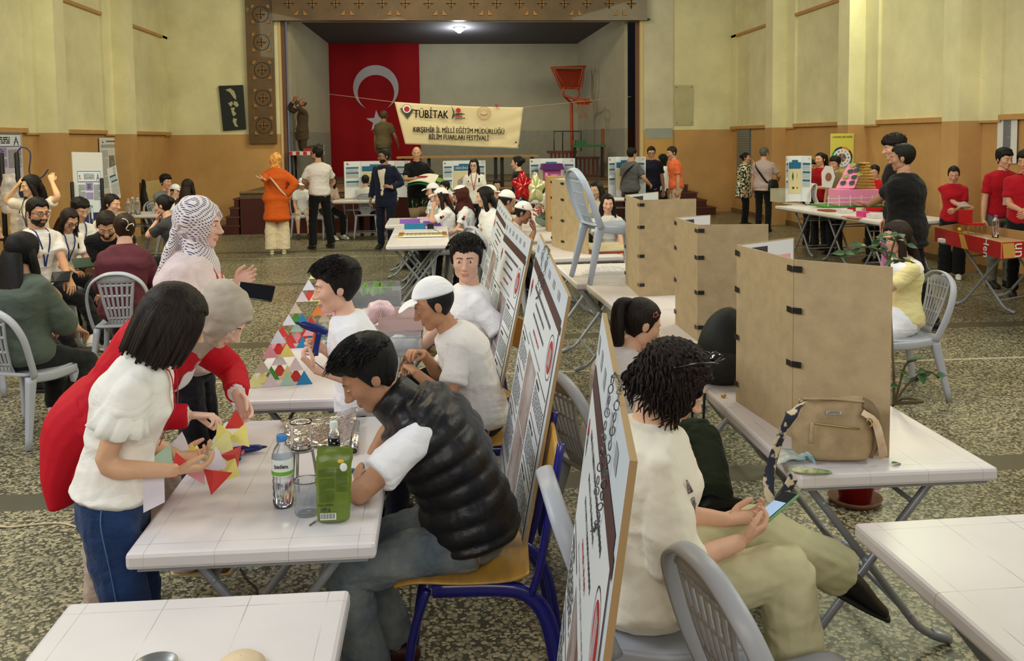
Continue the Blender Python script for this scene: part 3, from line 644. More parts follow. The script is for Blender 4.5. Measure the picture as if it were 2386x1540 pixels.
        if hair=='bob':
            for kk in range(26 if q<2 else 60):
                a=-math.pi+2*math.pi*(kk+.5)/(26 if q<2 else 60)
                if abs(a)<.45: continue
                x_,y_=math.sin(a),math.cos(a); e=rnd.uniform(-.006,.006); Lb=-.155 + (.02 if abs(a)<1 else 0)+rnd.uniform(-.01,.012)
                P_=[(x_*.060,y_*.078-.012,.085),(x_*.092,y_*.108-.012,.03),(x_*.102+e,y_*.112-.012,-.05),(x_*.100+e*1.5,y_*.108-.012,Lb)]
                Hm.loft([hd_l(p) for p in P_],np.array([.012,.017,.016,.006])*hk*(1.3 if q<2 else .85),np.array([.008,.010,.009,.003])*hk,HR@np.array((y_,-x_,0)),6,3,cap=.4)
        if hair=='curly':
            nk=1100 if q==2 else 60
            for kk in range(nk):
                a=rnd.uniform(-math.pi,math.pi); ph=rnd.uniform(-.5,1.45)
                if abs(a)<.75 and ph<.75: continue
                dv=np.array((math.cos(ph)*math.sin(a),math.cos(ph)*math.cos(a),math.sin(ph))); p0=dv*np.array((.086,.102,.095))*rnd.uniform(.94,1.08)+np.array((0,-.018,.03)); P_=[]; Lk=rnd.uniform(.05,.135); f0=rnd.uniform(0,6); fr_=rnd.uniform(60,110); R_=rnd.uniform(.006,.012)
                for j in range(8):
                    t=j/7; o_=p0+np.array((dv[0]*.018*t,dv[1]*.012*t,-Lk*t*(1 if dv[2]<.5 else .45))); P_.append(o_+np.array((math.cos(f0+fr_*Lk*t),math.sin(f0+fr_*Lk*t),.2*math.sin(f0+fr_*t*.1)))*R_)
                Hm.loft([hd_l(p) for p in P_],np.array([.007,.009,.009,.008,.008,.007,.005,.002])*hk*(.55 if q==2 else 1.4),None,(1,.2,.1),5,2,cap=.3)
    elif hair=='hijab':
        # fabric over head, gathered under the chin, draping on the shoulders
        def tk(V,Dr):
            P_=V; op=((V[:,0]/.056)**2+((V[:,2]+.022)/.076)**2); inn=(Dr[:,1]>.2)&(op<1.0); base=.017+.010*sstep(.2,-.7,Dr[:,1])+.008*sstep(.6,1,np.abs(Dr[:,0]))+.004*nz(Dr,7,2)
            t=np.where(inn,-.03,base+.006*sstep(1.5,1.0,op)*(Dr[:,1]>.2)); return t
        A_=shell(max(q,1),tk); A_.xf(HM); m=MB(); m.merge(A_)
        m.loft([hd_l((0,-.035,-.04)),hd_l((0,-.012,-.115)),pos(.505)+np.array((0,.012,0))*s,pos(.45)+np.array((0,.012,0))*s,pos(.40)],np.array([.062,.074,.105,.165*fw,.12])*s*1.02,np.array([.07,.074,.10,.128,.125])*s,sd(.5),24,2,cap=.2)
        if extras and extras.get('drape'):
            bd_=np.array((0,-1,0)); m.loft([hd_l((0,-.10,-.02)),pos(.47)+bd_*.12*s,pos(.34)+bd_*.16*s],np.array([.05,.11,.05])*s,np.array([.03,.035,.015])*s,sd(.4),14,3,cap=.4)
        Hm=fuse(m,.0055 if q==2 else .011,2,disp=lambda V:(.0045*nz(V,22,1.,(1,1,2.2))+.0025*nz(V,48,4.,(1,1,1.8)))*s)
    if hair!='none':
        nm='headscarf' if hair=='hijab' else 'hair'; Hm.build(nm,hm,root,False)
    if beard=='beard':
        bb=shell(q,lambda V,Dr:-.02+.030*sstep(.0,.012,-V[:,2]-.040)*sstep(.0,.04,V[:,1]+.01)*(1-((np.abs(V[:,0])<.017)&(V[:,2]>-.070)&(V[:,2]<-.057))*1.)*(1-.0*V[:,0])); bb.xf(HM); bb.build('beard',hairmat(tuple(int(u*.8+12) for u in hc)),root,False)
    if hair=='capped' or (extras and extras.get('cap')):
        cc=extras.get('capc',(238,238,240)); bw=extras.get('back'); m=MB()
        m.merge(shell(max(q,1),lambda V,Dr:-.02+.036*sstep(-.002,.004,V[:,2]-.045-.02*V[:,1]/.1)+.012*sstep(.06,.12,V[:,2])+.004*sstep(.3,1,np.abs(Dr[:,1]))))
        sg=-1 if bw else 1
        m.loft([(0,sg*.070,.056),(0,sg*.115,.056),(0,sg*.150,.046),(0,sg*.172,.036)],[.078,.080,.066,.030],[.004,.004,.004,.003],(1,0,0),18,3,cap=.5)
        m.ball((0,-.012,.128),(.008,.008,.005),8)
        m.xf(HM); o=m.build('cap',cloth(cc,name='cap_cloth_%d'%cc[0],bump=.15),root,False)
        if extras.get('logo',1):
            L2=MB(); L2.ball((0,0,0),(.007,.003,.007),8,0); L2.box((-.004,0,-.014),(.022,.004,.007),mi=1)
            for az,el_ in ((0.0,.0),(extras.get('laz',100),-.1)):
                v=Rz(-az)@np.array((0,1,0)); Q=MB(); Q.merge(L2); RR=Rz(-az)@Rx(18); c0=np.array((0,-.014,.084))+v*np.array((.088,.104,0)); Q.xf(np.vstack([np.hstack([RR,c0[:,None]]),[0,0,0,1]])); Q.xf(HM); Q.build('logo',[mat('logo_red',(190,40,40),r=.7),mat('logo_black',(30,30,34),r=.7)],o,False)
    # clothing
    tm=tmat or cloth(top); bm_=bmat or cloth(bot); wr=lambda V:(.0075-.011*np.abs(nz(V,9,2.+loc[0],(1,1,1.9)))**.7+.003*nz(V,30,1.,(1.3,1,1.5))+(.0015*nz(V,80,1.) if q==2 else 0))*s
    wrl=lambda V:(.006-.010*np.abs(nz(V,10,5.+loc[0],(1,1,2.2)))**.7+.0035*nz(V,38,3.,(1,1,1.5))+(.0015*nz(V,85,1.) if q==2 else 0))*s
    C=MB(); f_=.012*fit+.004; torso(C,f_+(.006 if hem>.2 else .002),-hem if not seated else -min(hem,.06),.50,1.,.012*fit)
    C.loft([pos(.44),pos(.49),pos(.512)],[.14*s*fw,.098*s*fw,.078*s],[.09*s,.080*s,.072*s],sd(.47),16,2,cap=.1)
    for S,E_,Wr in arm: C.loft([pos(.475),pos(.475)*.45+S*.55+fwd(.45)*.012*s,S],np.array([.055,.056,.058])*s,None,fwd(.4),12,2,cap=.4)
    for i,(S,E_,Wr) in enumerate(arm):
        a=nrm(E_-S)
        if sleeve=='short': C.loft([S-a*.055*s,S-a*.03*s,S,S*.5+E_*.5,S*.32+E_*.68],np.array([.034,.056,.062,.056+.006*fit,.056+.010*fit])*s,None,np.cross(a,(.1,1,.1)),14,2,cap=.05)
        elif sleeve=='long': C.loft([S-a*.055*s,S-a*.03*s,S,S*.5+E_*.5,S*.1+E_*.9,E_*.8+Wr*.2,E_*.4+Wr*.6,E_*.04+Wr*.96],np.array([.034,.056,.062,.052+.008*fit,.046+.008*fit,.046+.008*fit,.038+.008*fit,.033+.009*fit])*s*(.95 if fem else 1),None,np.cross(a,(.1,1,.1)),14,2,cap=.05)
        elif sleeve=='cap': C.loft([S-a*.055*s,S-a*.03*s,S,S*.70+E_*.30],np.array([.034,.056,.066,.076])*s,None,np.cross(a,(.1,1,.1)),14,2,cap=.05)
        elif sleeve=='elbow': C.loft([S-a*.055*s,S-a*.03*s,S,S*.5+E_*.5,S*.08+E_*.92,E_*.75+Wr*.25],np.array([.034,.056,.062,.056+.008*fit,.055+.014*fit,.056+.014*fit])*s,None,np.cross(a,(.1,1,.1)),14,2,cap=.05)
    C=fuse(C,vox,2,disp=wr); nmt={'j':'jacket','s':'shirt'}['s']; shirt=C.build('shirt',tm,root,False)
    if jacket:
        J=MB(); jf=.022+.008; jh=.24 if not seated else .08
        J2=MB(); torso(J2,jf+.006,-.10 if seated else -.10,.50,1.,.01); 
        if not seated: J2.loft([pos(0),pel+np.array((0,0,-.10))*s,pel+np.array((0,-.01,-.20))*s],np.array([.19,.20,.205])*s*hips,np.array([.145,.15,.15])*s,(1,0,0),20,2,cap=.05)
        for i,(S,E_,Wr) in enumerate(arm):
            a=nrm(E_-S); J2.loft([S-a*.065*s,S-a*.035*s,S,S*.5+E_*.5,S*.1+E_*.9,E_*.8+Wr*.2,E_*.05+Wr*.95],np.array([.040,.066,.072,.066,.060,.058,.046])*s,None,np.cross(a,(.1,1,.1)),14,2,cap=.05)
        J2=fuse(J2,vox,2,disp=wr); jo=J2.build('jacket',cloth(jacket,name='suit_%d_%d_%d'%tuple(jacket),bump=.1) if not isinstance(jacket,bpy.types.Material) else jacket,root,False)
        # shirt front showing in the opening, laid over the chest
        fv=MB(); nn_=[]; ts_=[.505,.44,.36,.28,.18,.06,-.02]; wd=[.050,.075,.062,.050,.038,.03,.028]
        if extras and extras.get('open'): wd=[.04,.065,.075,.08,.085,.09,.10]
        Pp=[]
        for t,w in zip(ts_,wd):
            fd=nrm(np.cross(sd(t),fwd(t))); fd=fd if fd[1]<0 else fd; fd=-fd
            if fd[1]<0: fd=-fd
            r_=np.interp(t,[u[0] for u in T],[u[2] for u in T]); Pp.append((pos(t)+fd*(r_*(.5+.5*fat)*(1+.25*max(0,fat-1))+jf+.004 -(.03 if t>.5 else 0))*s,w*s))
        fv.loft([p for p,_ in Pp],[w for _,w in Pp],[.009*s]*len(Pp),[sd(t) for t in ts_],12,3,cap=.3); fv.build('shirt_front',cloth(inner),root,False)
    if neckline or collar:
        k_=MB(); P0=pos(.515); n0=fwd(.5); m=MB(); ring=[]
        for j in range(15):
            a=-math.pi*.86+2*math.pi*.86*j/14+math.pi*0; u=sd(.5); v=nrm(np.cross(n0,u)); v=v if v[1]>0 else -v
            ring.append(P0+(-v*math.cos(a)*.070+u*math.sin(a)*.070)*s+n0*(.012-.020*(1-math.cos(a+math.pi))*.5)*s)
        k_.loft(ring,[.006*s]*15,[.020*s]*15,n0,6,1,cap=.3); k_.build('collar',tm,shirt,False)
    if bot is not None and legs:
        L2=MB(); wd=wide
        L2.loft([pos(-.1),pos(0),pos(.075)],np.array([.137,.175,.150])*s*hips*(.4+.6*fat),np.array([.122,.126,.100])*s*(.5+.5*fat),sd(0),20,2,cap=.4)
        for S,E_,Wr in leg:
            e1=S+(E_-S); end=E_+(Wr-E_)*min(1,blen)
            r_=np.array([.096,.083,.068,.068,.062,.060])*s; r_=r_*np.array([1,1+.2*(wd-1),1+.5*(wd-1),1+.8*(wd-1),wd,wd*1.05])
            if seated: L2.loft([S+(0,.0,0),S*.6+E_*.4,S*.15+E_*.85,E_,E_*.85+end*.15,E_*.5+end*.5,end],[r_[0],r_[1],r_[2],r_[2]*.98,r_[3],r_[4],r_[5]],None,(1,0,.02),14,2,cap=.1)
            else: L2.loft([S,S*.55+E_*.45,S*.1+E_*.9,E_*.75+end*.25,E_*.3+end*.7,end],r_,None,(1,0,.02),14,2,cap=.1)
        if skirt: L2.loft([pos(.05),pos(-.05)+(0,.1*seated,0),*( [(leg[0][1]+leg[1][1])/2+np.array((0,.02,-.02))] )],np.array([.17,.20,.20+skirt])*s,np.array([.13,.14,.08])*s,(1,0,0),20,3,cap=.3)
        L2=fuse(L2,vox,2,disp=wrl); L2.build('trousers',bm_,root,False)
    if legs and shoe is not None:
        for i,(S,E_,Wr) in enumerate(leg):
            fy=extras.get('fy',(0,0))[i] if extras else 0; d=Rz(fy)@np.array((0,1,0)); sh=nrm(Wr-E_); tilt=extras.get('ft',(0,0))[i] if extras else 0
            d=nrm(d*math.cos(math.radians(tilt))+np.array((0,0,-1))*math.sin(math.radians(tilt))); up=nrm(np.array((0,0,1))-d*d[2]); m=MB(); b0=Wr-up*.040*s*1.0
            x_=np.cross(d,up)
            m.loft([b0-d*.065*s+up*.01*s,b0-d*.02*s+up*.018*s,b0+d*.05*s+up*.012*s,b0+d*.12*s-up*.006*s,b0+d*.175*s-up*.016*s],np.array([.034,.040,.042,.046,.036])*s,np.array([.034,.050,.044,.030,.020])*s,x_,12,3,cap=.7)
            m.loft([b0-d*.080*s-up*.030*s,b0-up*.030*s,b0+d*.1*s-up*.030*s,b0+d*.195*s-up*.028*s],np.array([.034,.040,.048,.034])*s,np.array([.014]*4)*s,x_,12,3,mi=1,cap=.5)
            sc_=extras.get('sole',tuple(min(255,u+14) for u in shoe)) if extras else tuple(min(255,u+14) for u in shoe)
            m.build('shoe',[mat('shoe_%d_%d_%d'%tuple(shoe),shoe,r=.45,bump=.15,bs=90),mat('sole_%d_%d'%tuple(sc_[:2]),sc_,r=.6)],root,False)
    if glasses:
        m=MB(); 
        for sg in (-1,1):
            c0=np.array((sg*.032,.1,.002)); m.tube([c0+np.array((math.cos(a)*.022,-.006*abs(math.cos(a))*(sg*math.cos(a)>0),math.sin(a)*.017)) for a in np.linspace(0,2*math.pi,15)],.0022 if q==2 else .0032,5)
            m.tube([(sg*.053,.093,.008),(sg*.074,.05,.008),(sg*.080,-.01,.004)],.0024,5)
        m.tube([(-.010,.102,.006),(.010,.102,.006)],.0024,5); m.xf(HM); m.build('glasses',mat('glasses_frame',(24,22,26),r=.3),root,False)
    if lany:
        m=MB(); 
        for sg in (-1,1):
            P_=[]
            for t,w in ((.515,.055),(.46,.05),(.38,.032),(.28,.012),(.20,.004)):
                r_=np.interp(t,[u[0] for u in T],[u[2] for u in T]); fd=nrm(np.cross(fwd(t),sd(t))); fd=fd if fd[1]>0 else -fd
                P_.append(pos(t)+sd(t)*sg*w*s+fd*(r_*(.5+.5*fat)*(1+.25*max(0,fat-1))+.030+(.012 if jacket else 0)-(.018 if t>.5 else 0))*s)
            P_=[pos(.53)+sd(.5)*sg*.066*s]+P_; m.loft(P_,[.007*s]*6,[.0018*s]*6,sd(.4),6,2,cap=.2)
        lo=m.build('lanyard',cloth(lany,bump=0),root,False)
        if extras and extras.get('card'):
            c=MB(); t=.16; r_=np.interp(t,[u[0] for u in T],[u[2] for u in T]); fd=nrm(np.cross(fwd(t),sd(t))); fd=fd if fd[1]>0 else -fd
            pc=pos(t)+fd*(r_+.035)*s; u=sd(t)*.045*s; v=fwd(t)*.06*s; c.quad(pc-u-v,pc+u-v,pc+u+v,pc-u+v,.003); c.build('badge',mat('badge_white',(228,222,226),r=.4,var=.2,vs=40),lo,False)
    root['_info']=0
    return dict(root=root,Hc=Hc,HR=HR,HM=HM,hk=hk,arm=arm,leg=leg,pos=pos,sd=sd,fwd=fwd,s=s,shirt=shirt,RM=RM,T=T,loc=loc)
def W2(p,v):
    """local point of a person -> world"""
    Mi=np.linalg.inv(p['RM']); return Mi[:3,:3]@np.array(v)+Mi[:3,3]
# ================================================================ FURNITURE KITS
mpl=mat('chair_plastic',(176,180,190),r=.38,spec=.5,var=.05,vs=6)
def make_chair(label,loc,fa,m=None,lean=0):
    m=m or mpl; t=thing('plastic_chair',label,'chair',loc,math.radians(fa-90))
    b=MB(); b.loft([(0,-.20,.452),(0,-.12,.436),(0,.06,.432),(0,.17,.440),(0,.215,.425),(0,.222,.39)],[.185,.205,.215,.212,.205,.20],[.010,.012,.012,.012,.012,.008],(1,0,0),20,3,cap=.2,sq=.45)
    for sg in (-1,1): b.loft([(sg*.19,-.18,.425),(sg*.215,0,.405),(sg*.212,.2,.405)],.008,.030,(1,0,0),10,3,cap=.3)
    b.build('seat',m,t,False)
    b=MB(); P=[(-.205,-.16,.43),(-.222,-.215,.56),(-.222,-.26,.69),(-.180,-.300,.80),(-.09,-.318,.862),(0,-.322,.876),(.09,-.318,.862),(.180,-.300,.80),(.222,-.26,.69),(.222,-.215,.56),(.205,-.16,.43)]
    b.loft(P,[.027]*11,[.010]*11,(0,1,.35),10,4,cap=.2)
    b.loft([(0,-.303,.80),(0,-.316,.855)],[.150,.085],[.007,.007],(1,0,0),12,2,cap=.2,sq=.6)
    b.loft([(0,-.185,.445),(0,-.205,.50)],[.095,.088],[.008,.008],(1,0,0),12,2,cap=.2,sq=.6)
    f=lambda k,t_: ((k*.0245)*(1-t_)+(k*.042)*t_,-.200-.105*t_-.012*math.sin(t_*3.14),.475+.345*t_)
    for k in range(-3,4): b.loft([f(k,0),f(k,.33),f(k,.66),f(k,1)],[.0092+.0035*(abs(k)==3)]*4,[.006]*4,(1,0,0),6,2,cap=.2)
    for t_ in (.12,.36,.64,.88): b.loft([f(-3.2,t_),f(0,t_),f(3.2,t_)],[.009]*3,[.005]*3,(0,0,1),6,1,cap=.2)
    b.build('backrest',m,t,False)
    for sg in (-1,1):
        for (x0,y0,x1,y1) in ((.185,.19,.232,.235),(.180,-.165,.222,-.262)):
            b=MB(); b.loft([(sg*x0,y0,.43),(sg*(x0*.6+x1*.4),y0*.6+y1*.4,.26),(sg*x1,y1,0.004)],[.036,.028,.019],[.024,.019,.015],(0,1,0),12,3,cap=0,sq=.55); b.build('leg',m,t,False)
    return t
mtb=mat('table_plastic',(226,220,222),r=.33,var=.05,vs=3,spec=.5,bump=.05,bs=8)
N,L,b=nodes(mtb); tc=N.new('ShaderNodeTexCoord'); sp=N.new('ShaderNodeSeparateXYZ'); L.new(tc.outputs['Object'],sp.inputs[0])
def _ln(ax,c,w=.0010):
    m=N.new('ShaderNodeMath'); m.operation='SUBTRACT'; m.inputs[1].default_value=c; L.new(sp.outputs[ax],m.inputs[0]); a=N.new('ShaderNodeMath'); a.operation='ABSOLUTE'; L.new(m.outputs[0],a.inputs[0]); l2=N.new('ShaderNodeMath'); l2.operation='LESS_THAN'; l2.inputs[1].default_value=w; L.new(a.outputs[0],l2.inputs[0]); return l2.outputs[0]
acc=None
for o_ in [_ln(0,c) for c in (-.29,-.10,.10,.29)]+[_ln(1,c) for c in (-.54,-.18,.18,.54)]:
    if acc is None: acc=o_
    else:
        m=N.new('ShaderNodeMath'); m.operation='MAXIMUM'; L.new(acc,m.inputs[0]); L.new(o_,m.inputs[1]); acc=m.outputs[0]
wn=N.new('ShaderNodeTexNoise'); wn.inputs['Scale'].default_value=7; L.new(tc.outputs['Object'],wn.inputs['Vector']); mm=N.new('ShaderNodeMapRange'); mm.inputs[1].default_value=.35; mm.inputs[2].default_value=.65; mm.inputs[3].default_value=.02; mm.inputs[4].default_value=.75; L.new(wn.outputs['Fac'],mm.inputs[0])
m=N.new('ShaderNodeMath'); m.operation='MULTIPLY'; L.new(acc,m.inputs[0]); L.new(mm.outputs[0],m.inputs[1])
mx=N.new('ShaderNodeMix'); mx.data_type='RGBA'; mx.inputs[7].default_value=srgb((120,108,100))+(1,); L.new(m.outputs[0],mx.inputs[0]); src=b.inputs['Base Color'].links[0].from_socket; L.new(src,mx.inputs[6]); L.new(mx.outputs[2],b.inputs['Base Color'])
mleg=mat('table_leg_grey',(150,154,162),r=.35,m=.25,var=.1,vs=12)
def make_table(label,loc,rz=0.,ln=1.2,wd=.68,legs=True,tm=None,grp=None):
    t=thing('folding_table',label,'table',loc,rz,grp); x,y=wd/2,ln/2
    b=MB(); b.box((0,0,.718),(wd,ln,.048)); o=b.build('table_top',tm or mtb,t,False,bev=.012)
    b=MB(); b.box((0,0,.690),(wd-.05,ln-.05,.02)); b.build('under_frame',mleg,t,False)
    for e in (-1,1):
        ye=e*(y-.22)
        for sg in (-1,1):
            b=MB(); yy=ye+sg*.014
            b.tube([(-sg*.27,yy,.685),(-sg*.02,yy,.36),(sg*.14,yy,.15),(sg*.20,yy,.075),(sg*.27,yy,.030),(sg*.315,yy,.016)],.0145,10,3,cap=.2,side=(0,1,0)); 
            b.tube([(sg*.255,yy,.042),(sg*.325,yy,.016)],.018,10,1,cap=.3,side=(0,1,0)); b.build('leg',mleg,t,False)
        b=MB(); b.ball((0,ye,.335),(.020,.028,.020),8); b.build('pivot',mleg,t,False)
    for sg in (-1,1):
        for xx,zz,rr in ((.165,.12,.010),(.16,.55,.009)): b=MB(); b.tube([(sg*xx,-y+.22,zz),(sg*xx,y-.22,zz)],rr,8); b.build('crossbar',mleg,t,False)
    return t
tables={}
def tb(key,label,x0,y0,ang=0.,ln=1.2,wd=.68,**k):
    """near-left corner at (x0,y0); ang turns the table about it"""
    c=Matrix.Rotation(ang,3,'Z')@Vector((wd/2,ln/2,0))+Vector((x0,y0,0)); tables[key]=make_table(label,c,ang,ln,wd,**k); return tables[key]
tb('T0','empty white plastic table at the lower left with a grooved top',-.915,1.06,0,1.2,.68)
tb('T1','white plastic table with a bottle, beaker and green pouch on it',-.868,2.515,0,1.20,.68)
tb('T2','white plastic table carrying the paper pyramids behind the glue gun',-.90,3.99,0,1.2,.69)
tb('T3','white plastic table with plastic storage boxes beside the capped boy',-.52,5.22,0,1.15,.68)
tb('TB','empty white plastic table at the lower right corner',1.215,1.31,math.radians(1.5),1.2,.70)
tb('TR1','white plastic table holding the tan handbag and the nearest brown booth',1.17,2.88,0,1.2,.69)
tb('TR2','white plastic table under the black backpack and second brown booth',1.24,4.66,math.radians(0),1.16,.69)
tb('TR2b','white plastic table under the third brown booth',1.15,5.84,math.radians(1.5),1.1,.69)
tb('TR3','white plastic table with a crumpled plastic bag under the raised chair',1.05,6.97,math.radians(1),1.1,.69)
tb('TR4','white plastic table with framed boards and the farthest tall brown booth',1.06,8.50,math.radians(6),1.2,.69)
tb('TR5','white plastic table at the aisle holding green wire plants',.88,9.95,math.radians(5),1.1,.69)
tb('TR6','white plastic table beyond the green wire plants at the aisle',.80,11.15,math.radians(3),1.1,.69)
tb('TR7','white plastic table farthest down the aisle, left of the cardboard box top',.78,12.4,math.radians(2),1.1,.69)
tb('E1','white plastic table with a wooden framed chart board on it',-.56,9.82,0,1.1,.68)
tb('E2','white plastic table with the blue glitter box and purple strips',-.56,10.98,0,1.15,.68)
tb('E3','white plastic table with two brown plant pots in front of the dark suit',-.70,12.2,0,1.1,.68)
# right-hand row, end-on to the aisle
def mid(px,py): 
    p=G(px,py,.742); return p
ra=mid(1805,479); rb_=mid(2053,517); dv=(rb_-ra); 
ang=math.atan2(dv.y,dv.x)
for i,(k,lb) in enumerate((('RT1','grey-white table with papers and a plastic tub next to the tall blue-headed poster'),('RT2','grey-white table with the white arched card on it'),('RT3','grey-white table with the pink boxes in front of the black-shirted boys'))):
    n=3; L_=dv.length/n*.985; c=ra+dv*((i+.5)/n)+Vector((-math.sin(ang),math.cos(ang),0))*(.55); tables[k]=make_table(lb,(c.x,c.y,0),ang,1.1,L_)
rd0=G(2190,556,.742); rd1=G(2330,578,.742)
tables['RD']=make_table('table wrapped in red cardboard at the right edge of the hall',((rd0+rd1)/2+Vector((.70,.44,-.742))).to_tuple(),math.radians(-62),1.3,.8)
# back tables
def backt(px,py,lb,w=1.2): 
    p=G(px,py,.742); return make_table(lb,(p.x,p.y+.34,0),math.pi/2,w,.68)
tables['K1']=backt(850,467,'white table with the solar boat poster behind the seated child',1.2)
tables['K2']=backt(1085,463,'white table with the birdhouse poster behind the woman in glasses',1.2)
tables['K3']=backt(1285,468,'white table with the pink and purple paper house')
tables['K4']=backt(1440,462,'white table behind the man in grey and the man in navy')
tables['L1']=make_table('white table behind the dark grey shirt woman with drink bottles',(G(330,500,.742)+Vector((0,.3,-.742))).to_tuple(),math.radians(80),1.4,.7)
# leaning poster boards, MDF booths -------------------------------------------------
mwb=mat('foamboard_white',(214,226,240),r=.32,spec=.5,bump=.08,bs=5); mwood=mat('hardboard_edge',(170,140,98),r=.7)
ink=mat('print_ink',(60,60,66),r=.6); inkb=mat('print_brown',(74,44,46),r=.5); inkr=mat('print_red',(176,28,36),r=.5); inkw=mat('print_white',(226,232,240),r=.35)
inkt=mat('print_teal',(34,104,140),r=.5); inkl=mat('print_lilac',(160,146,196),r=.5); inkn=mat('print_navy',(36,46,110),r=.5); inkg=mat('print_grey',(150,156,166),r=.5); inky=mat('print_cream',(222,206,160),r=.6); photo=mat('print_photo',(120,82,58),r=.35,var=.75,vs=7,col2=(196,190,196)); phot2=mat('print_photo_grey',(70,72,78),r=.4,var=.7,vs=9,col2=(170,172,176))
INK=[ink,inkb,inkr,inkw,inkt,inkl,inkn,inkg,inky,photo,phot2]
class Sheet:
    """printed sheet on a board: x right, y up in 0..1 of the board"""
    def __init__(s,o,u,v): s.o=np.array(o,float);s.u=np.array(u,float);s.v=np.array(v,float); s.n=nrm(np.cross(s.u,s.v)); s.mb=MB(); s.k=0; s.rnd=random.Random(int(abs(s.o[0]*999+s.o[1]*77)))
    def P(s,x,y,l=0): return s.o+s.u*x+s.v*y+s.n*l
    def rect(s,x0,y0,x1,y1,m,l=.0012): s.mb.add([s.P(x0,y0,l),s.P(x1,y0,l),s.P(x1,y1,l),s.P(x0,y1,l)],[(0,1,2,3)],m,False)
    def poly(s,pts,m,l=.0016): s.mb.add([s.P(x,y,l) for x,y in pts],[tuple(range(len(pts)))],m,False)
    def disc(s,x,y,r,m,l=.0018,asp=None,n=20,r0=0):
        a=np.linalg.norm(s.u)/np.linalg.norm(s.v)
        if r0: 
            for i in range(n):
                t0=2*math.pi*i/n;t1=2*math.pi*(i+1)/n; s.poly([(x+r0*math.cos(t0),y+r0*a*math.sin(t0)),(x+r*math.cos(t0),y+r*a*math.sin(t0)),(x+r*math.cos(t1),y+r*a*math.sin(t1)),(x+r0*math.cos(t1),y+r0*a*math.sin(t1))],m,l)
        else: s.poly([(x+r*math.cos(2*math.pi*i/n),y+r*a*math.sin(2*math.pi*i/n)) for i in range(n)],m,l)
    def para(s,x0,y0,x1,y1,n,m=0,wl=.06,th=.45,g=.16):
        dy=(y1-y0)/n
        for i in range(n):
            y=y1-dy*(i+.5); x=x0; end=x1 if (i%7!=6) else x0+(x1-x0)*s.rnd.uniform(.4,.9)
            while x<end-wl*.3:
                w=min(wl*s.rnd.uniform(.4,1.3),end-x); s.rect(x,y-dy*th/2,x+w,y+dy*th/2,m,.0020); x+=w+wl*g
    def build(s,parent,name='print'): return s.mb.build(name,INK,parent)
def board(label,nb,nt,ft,fb,far_left=True):
    nb,nt,ft,fb=[np.array(p) for p in (nb,nt,ft,fb)]; c=(nb+fb)/2; t=thing('poster_board',label,'poster board',(c[0],c[1],min(nb[2],fb[2])))
    # face looks towards -X: left edge = far edge
    u=((nb-fb)+(nt-ft))/2; v=((ft-fb)+(nt-nb))/2; o=(fb+ft)/2-v/2; 
    b=MB(); b.quad(o,o+u,o+u+v,o+v,.012,0,1); b.build('panel',[mwb,mwood],t)
    S=Sheet(o,u,v); S.rect(.02,.03,.96,.90,3,.0010)
    S.rect(.02,.885,.96,.905,1,.0016); S.poly([(.02,.86),(.98,.86),(.98,.885),(.02,.885)],1,.0014); S.rect(.945,.06,.958,.88,1,.0016); S.rect(.02,.05,.955,.058,1,.0016)
    S.disc(.86,.745,.072,1,r0=.068); S.disc(.86,.745,.052,2); S.disc(.09,.80,.020,2); S.poly([(.05,.80),(.09,.74),(.13,.81),(.09,.77)],0)
    for k in range(5): S.rect(.835+.011*k,.715,.840+.011*k,.775,3,.0026)
    S.para(.2,.805,.78,.83,1,0,.012,.62,.7); S.para(.3,.76,.62,.782,1,0,.012,.62,.7); S.para(.28,.715,.68,.737,1,0,.012,.62,.7); S.para(.36,.67,.58,.692,1,2,.012,.62,.7); S.para(.26,.63,.70,.648,1,7,.012,.62,.7)
    S.rect(.34,.08,.62,.60,9,.0018); S.rect(.34,.33,.62,.336,3,.0024)
    for x0,x1,segs in ((.04,.31,((.60,.48),(.45,.31),(.28,.10))),(.65,.93,((.61,.50),(.46,.33),(.30,.09)))):
        for y1,y0 in segs:
            S.rect(x0,y1+.004,x1,y1+.010,1,.0018); S.para(x0+.01,y1-.03,x0+.14,y1-.01,1,0,.08,.7); S.para(x0,y0,x1,y1-.035,max(4,int((y1-y0)/.016)),0,.045,.42)
    for k in range(6): S.rect(.04+.15*k,.935,.10+.15*k,.965,7,.0010)
    S.build(t); return t,o,u,v
BA=board('tall white poster board leaning on the blue school chair behind the vest',D(1195,1415,3.05),D(1329,660,3.09),D(1252,567,4.22),D(1168,1040,4.17))
BB=board('white poster board leaning behind the capped boy in the white shirt',D(1137,1005,4.34),D(1246,558,4.39),D(1176,510,5.5),D(1112,870,5.35))
BC=board('farthest white poster board in the row of three beside the aisle',D(1128,800,5.75),D(1197,501,5.78),D(1159,470,6.9),D(1112,700,6.8))
p0=D(1467,1078,1.29); p1=D(1403,725,2.38); dx=Vector((-.14,0,0))
BD=board('nearest white poster board across the aisle beside the cream blouse',(p0.x-.185,p0.y,.02),p0,p1,(p1.x-.185,p1.y,.02))
mch=mat('chain_steel',(120,124,128),r=.35,m=.8)
def chain(par_label,P,n=16):
    t=thing('hanging_chain',par_label,'chain',Vector(P[0])); b=MB(); Q=cat(np.array([list(p) for p in P]),n)
    for i in range(len(Q)-1):
        c=(Q[i]+Q[i+1])/2; d=nrm(Q[i+1]-Q[i]); a=nrm(np.cross(d,(1,.2,.1))); a2=np.cross(d,a); w=a if i%2 else a2
        b.tube([c+d*.009*math.cos(q)+w*.005*math.sin(q) for q in np.linspace(0,2*math.pi,9)],.0014,4,1,cap=0)
    b.build('links',mch,t); return t
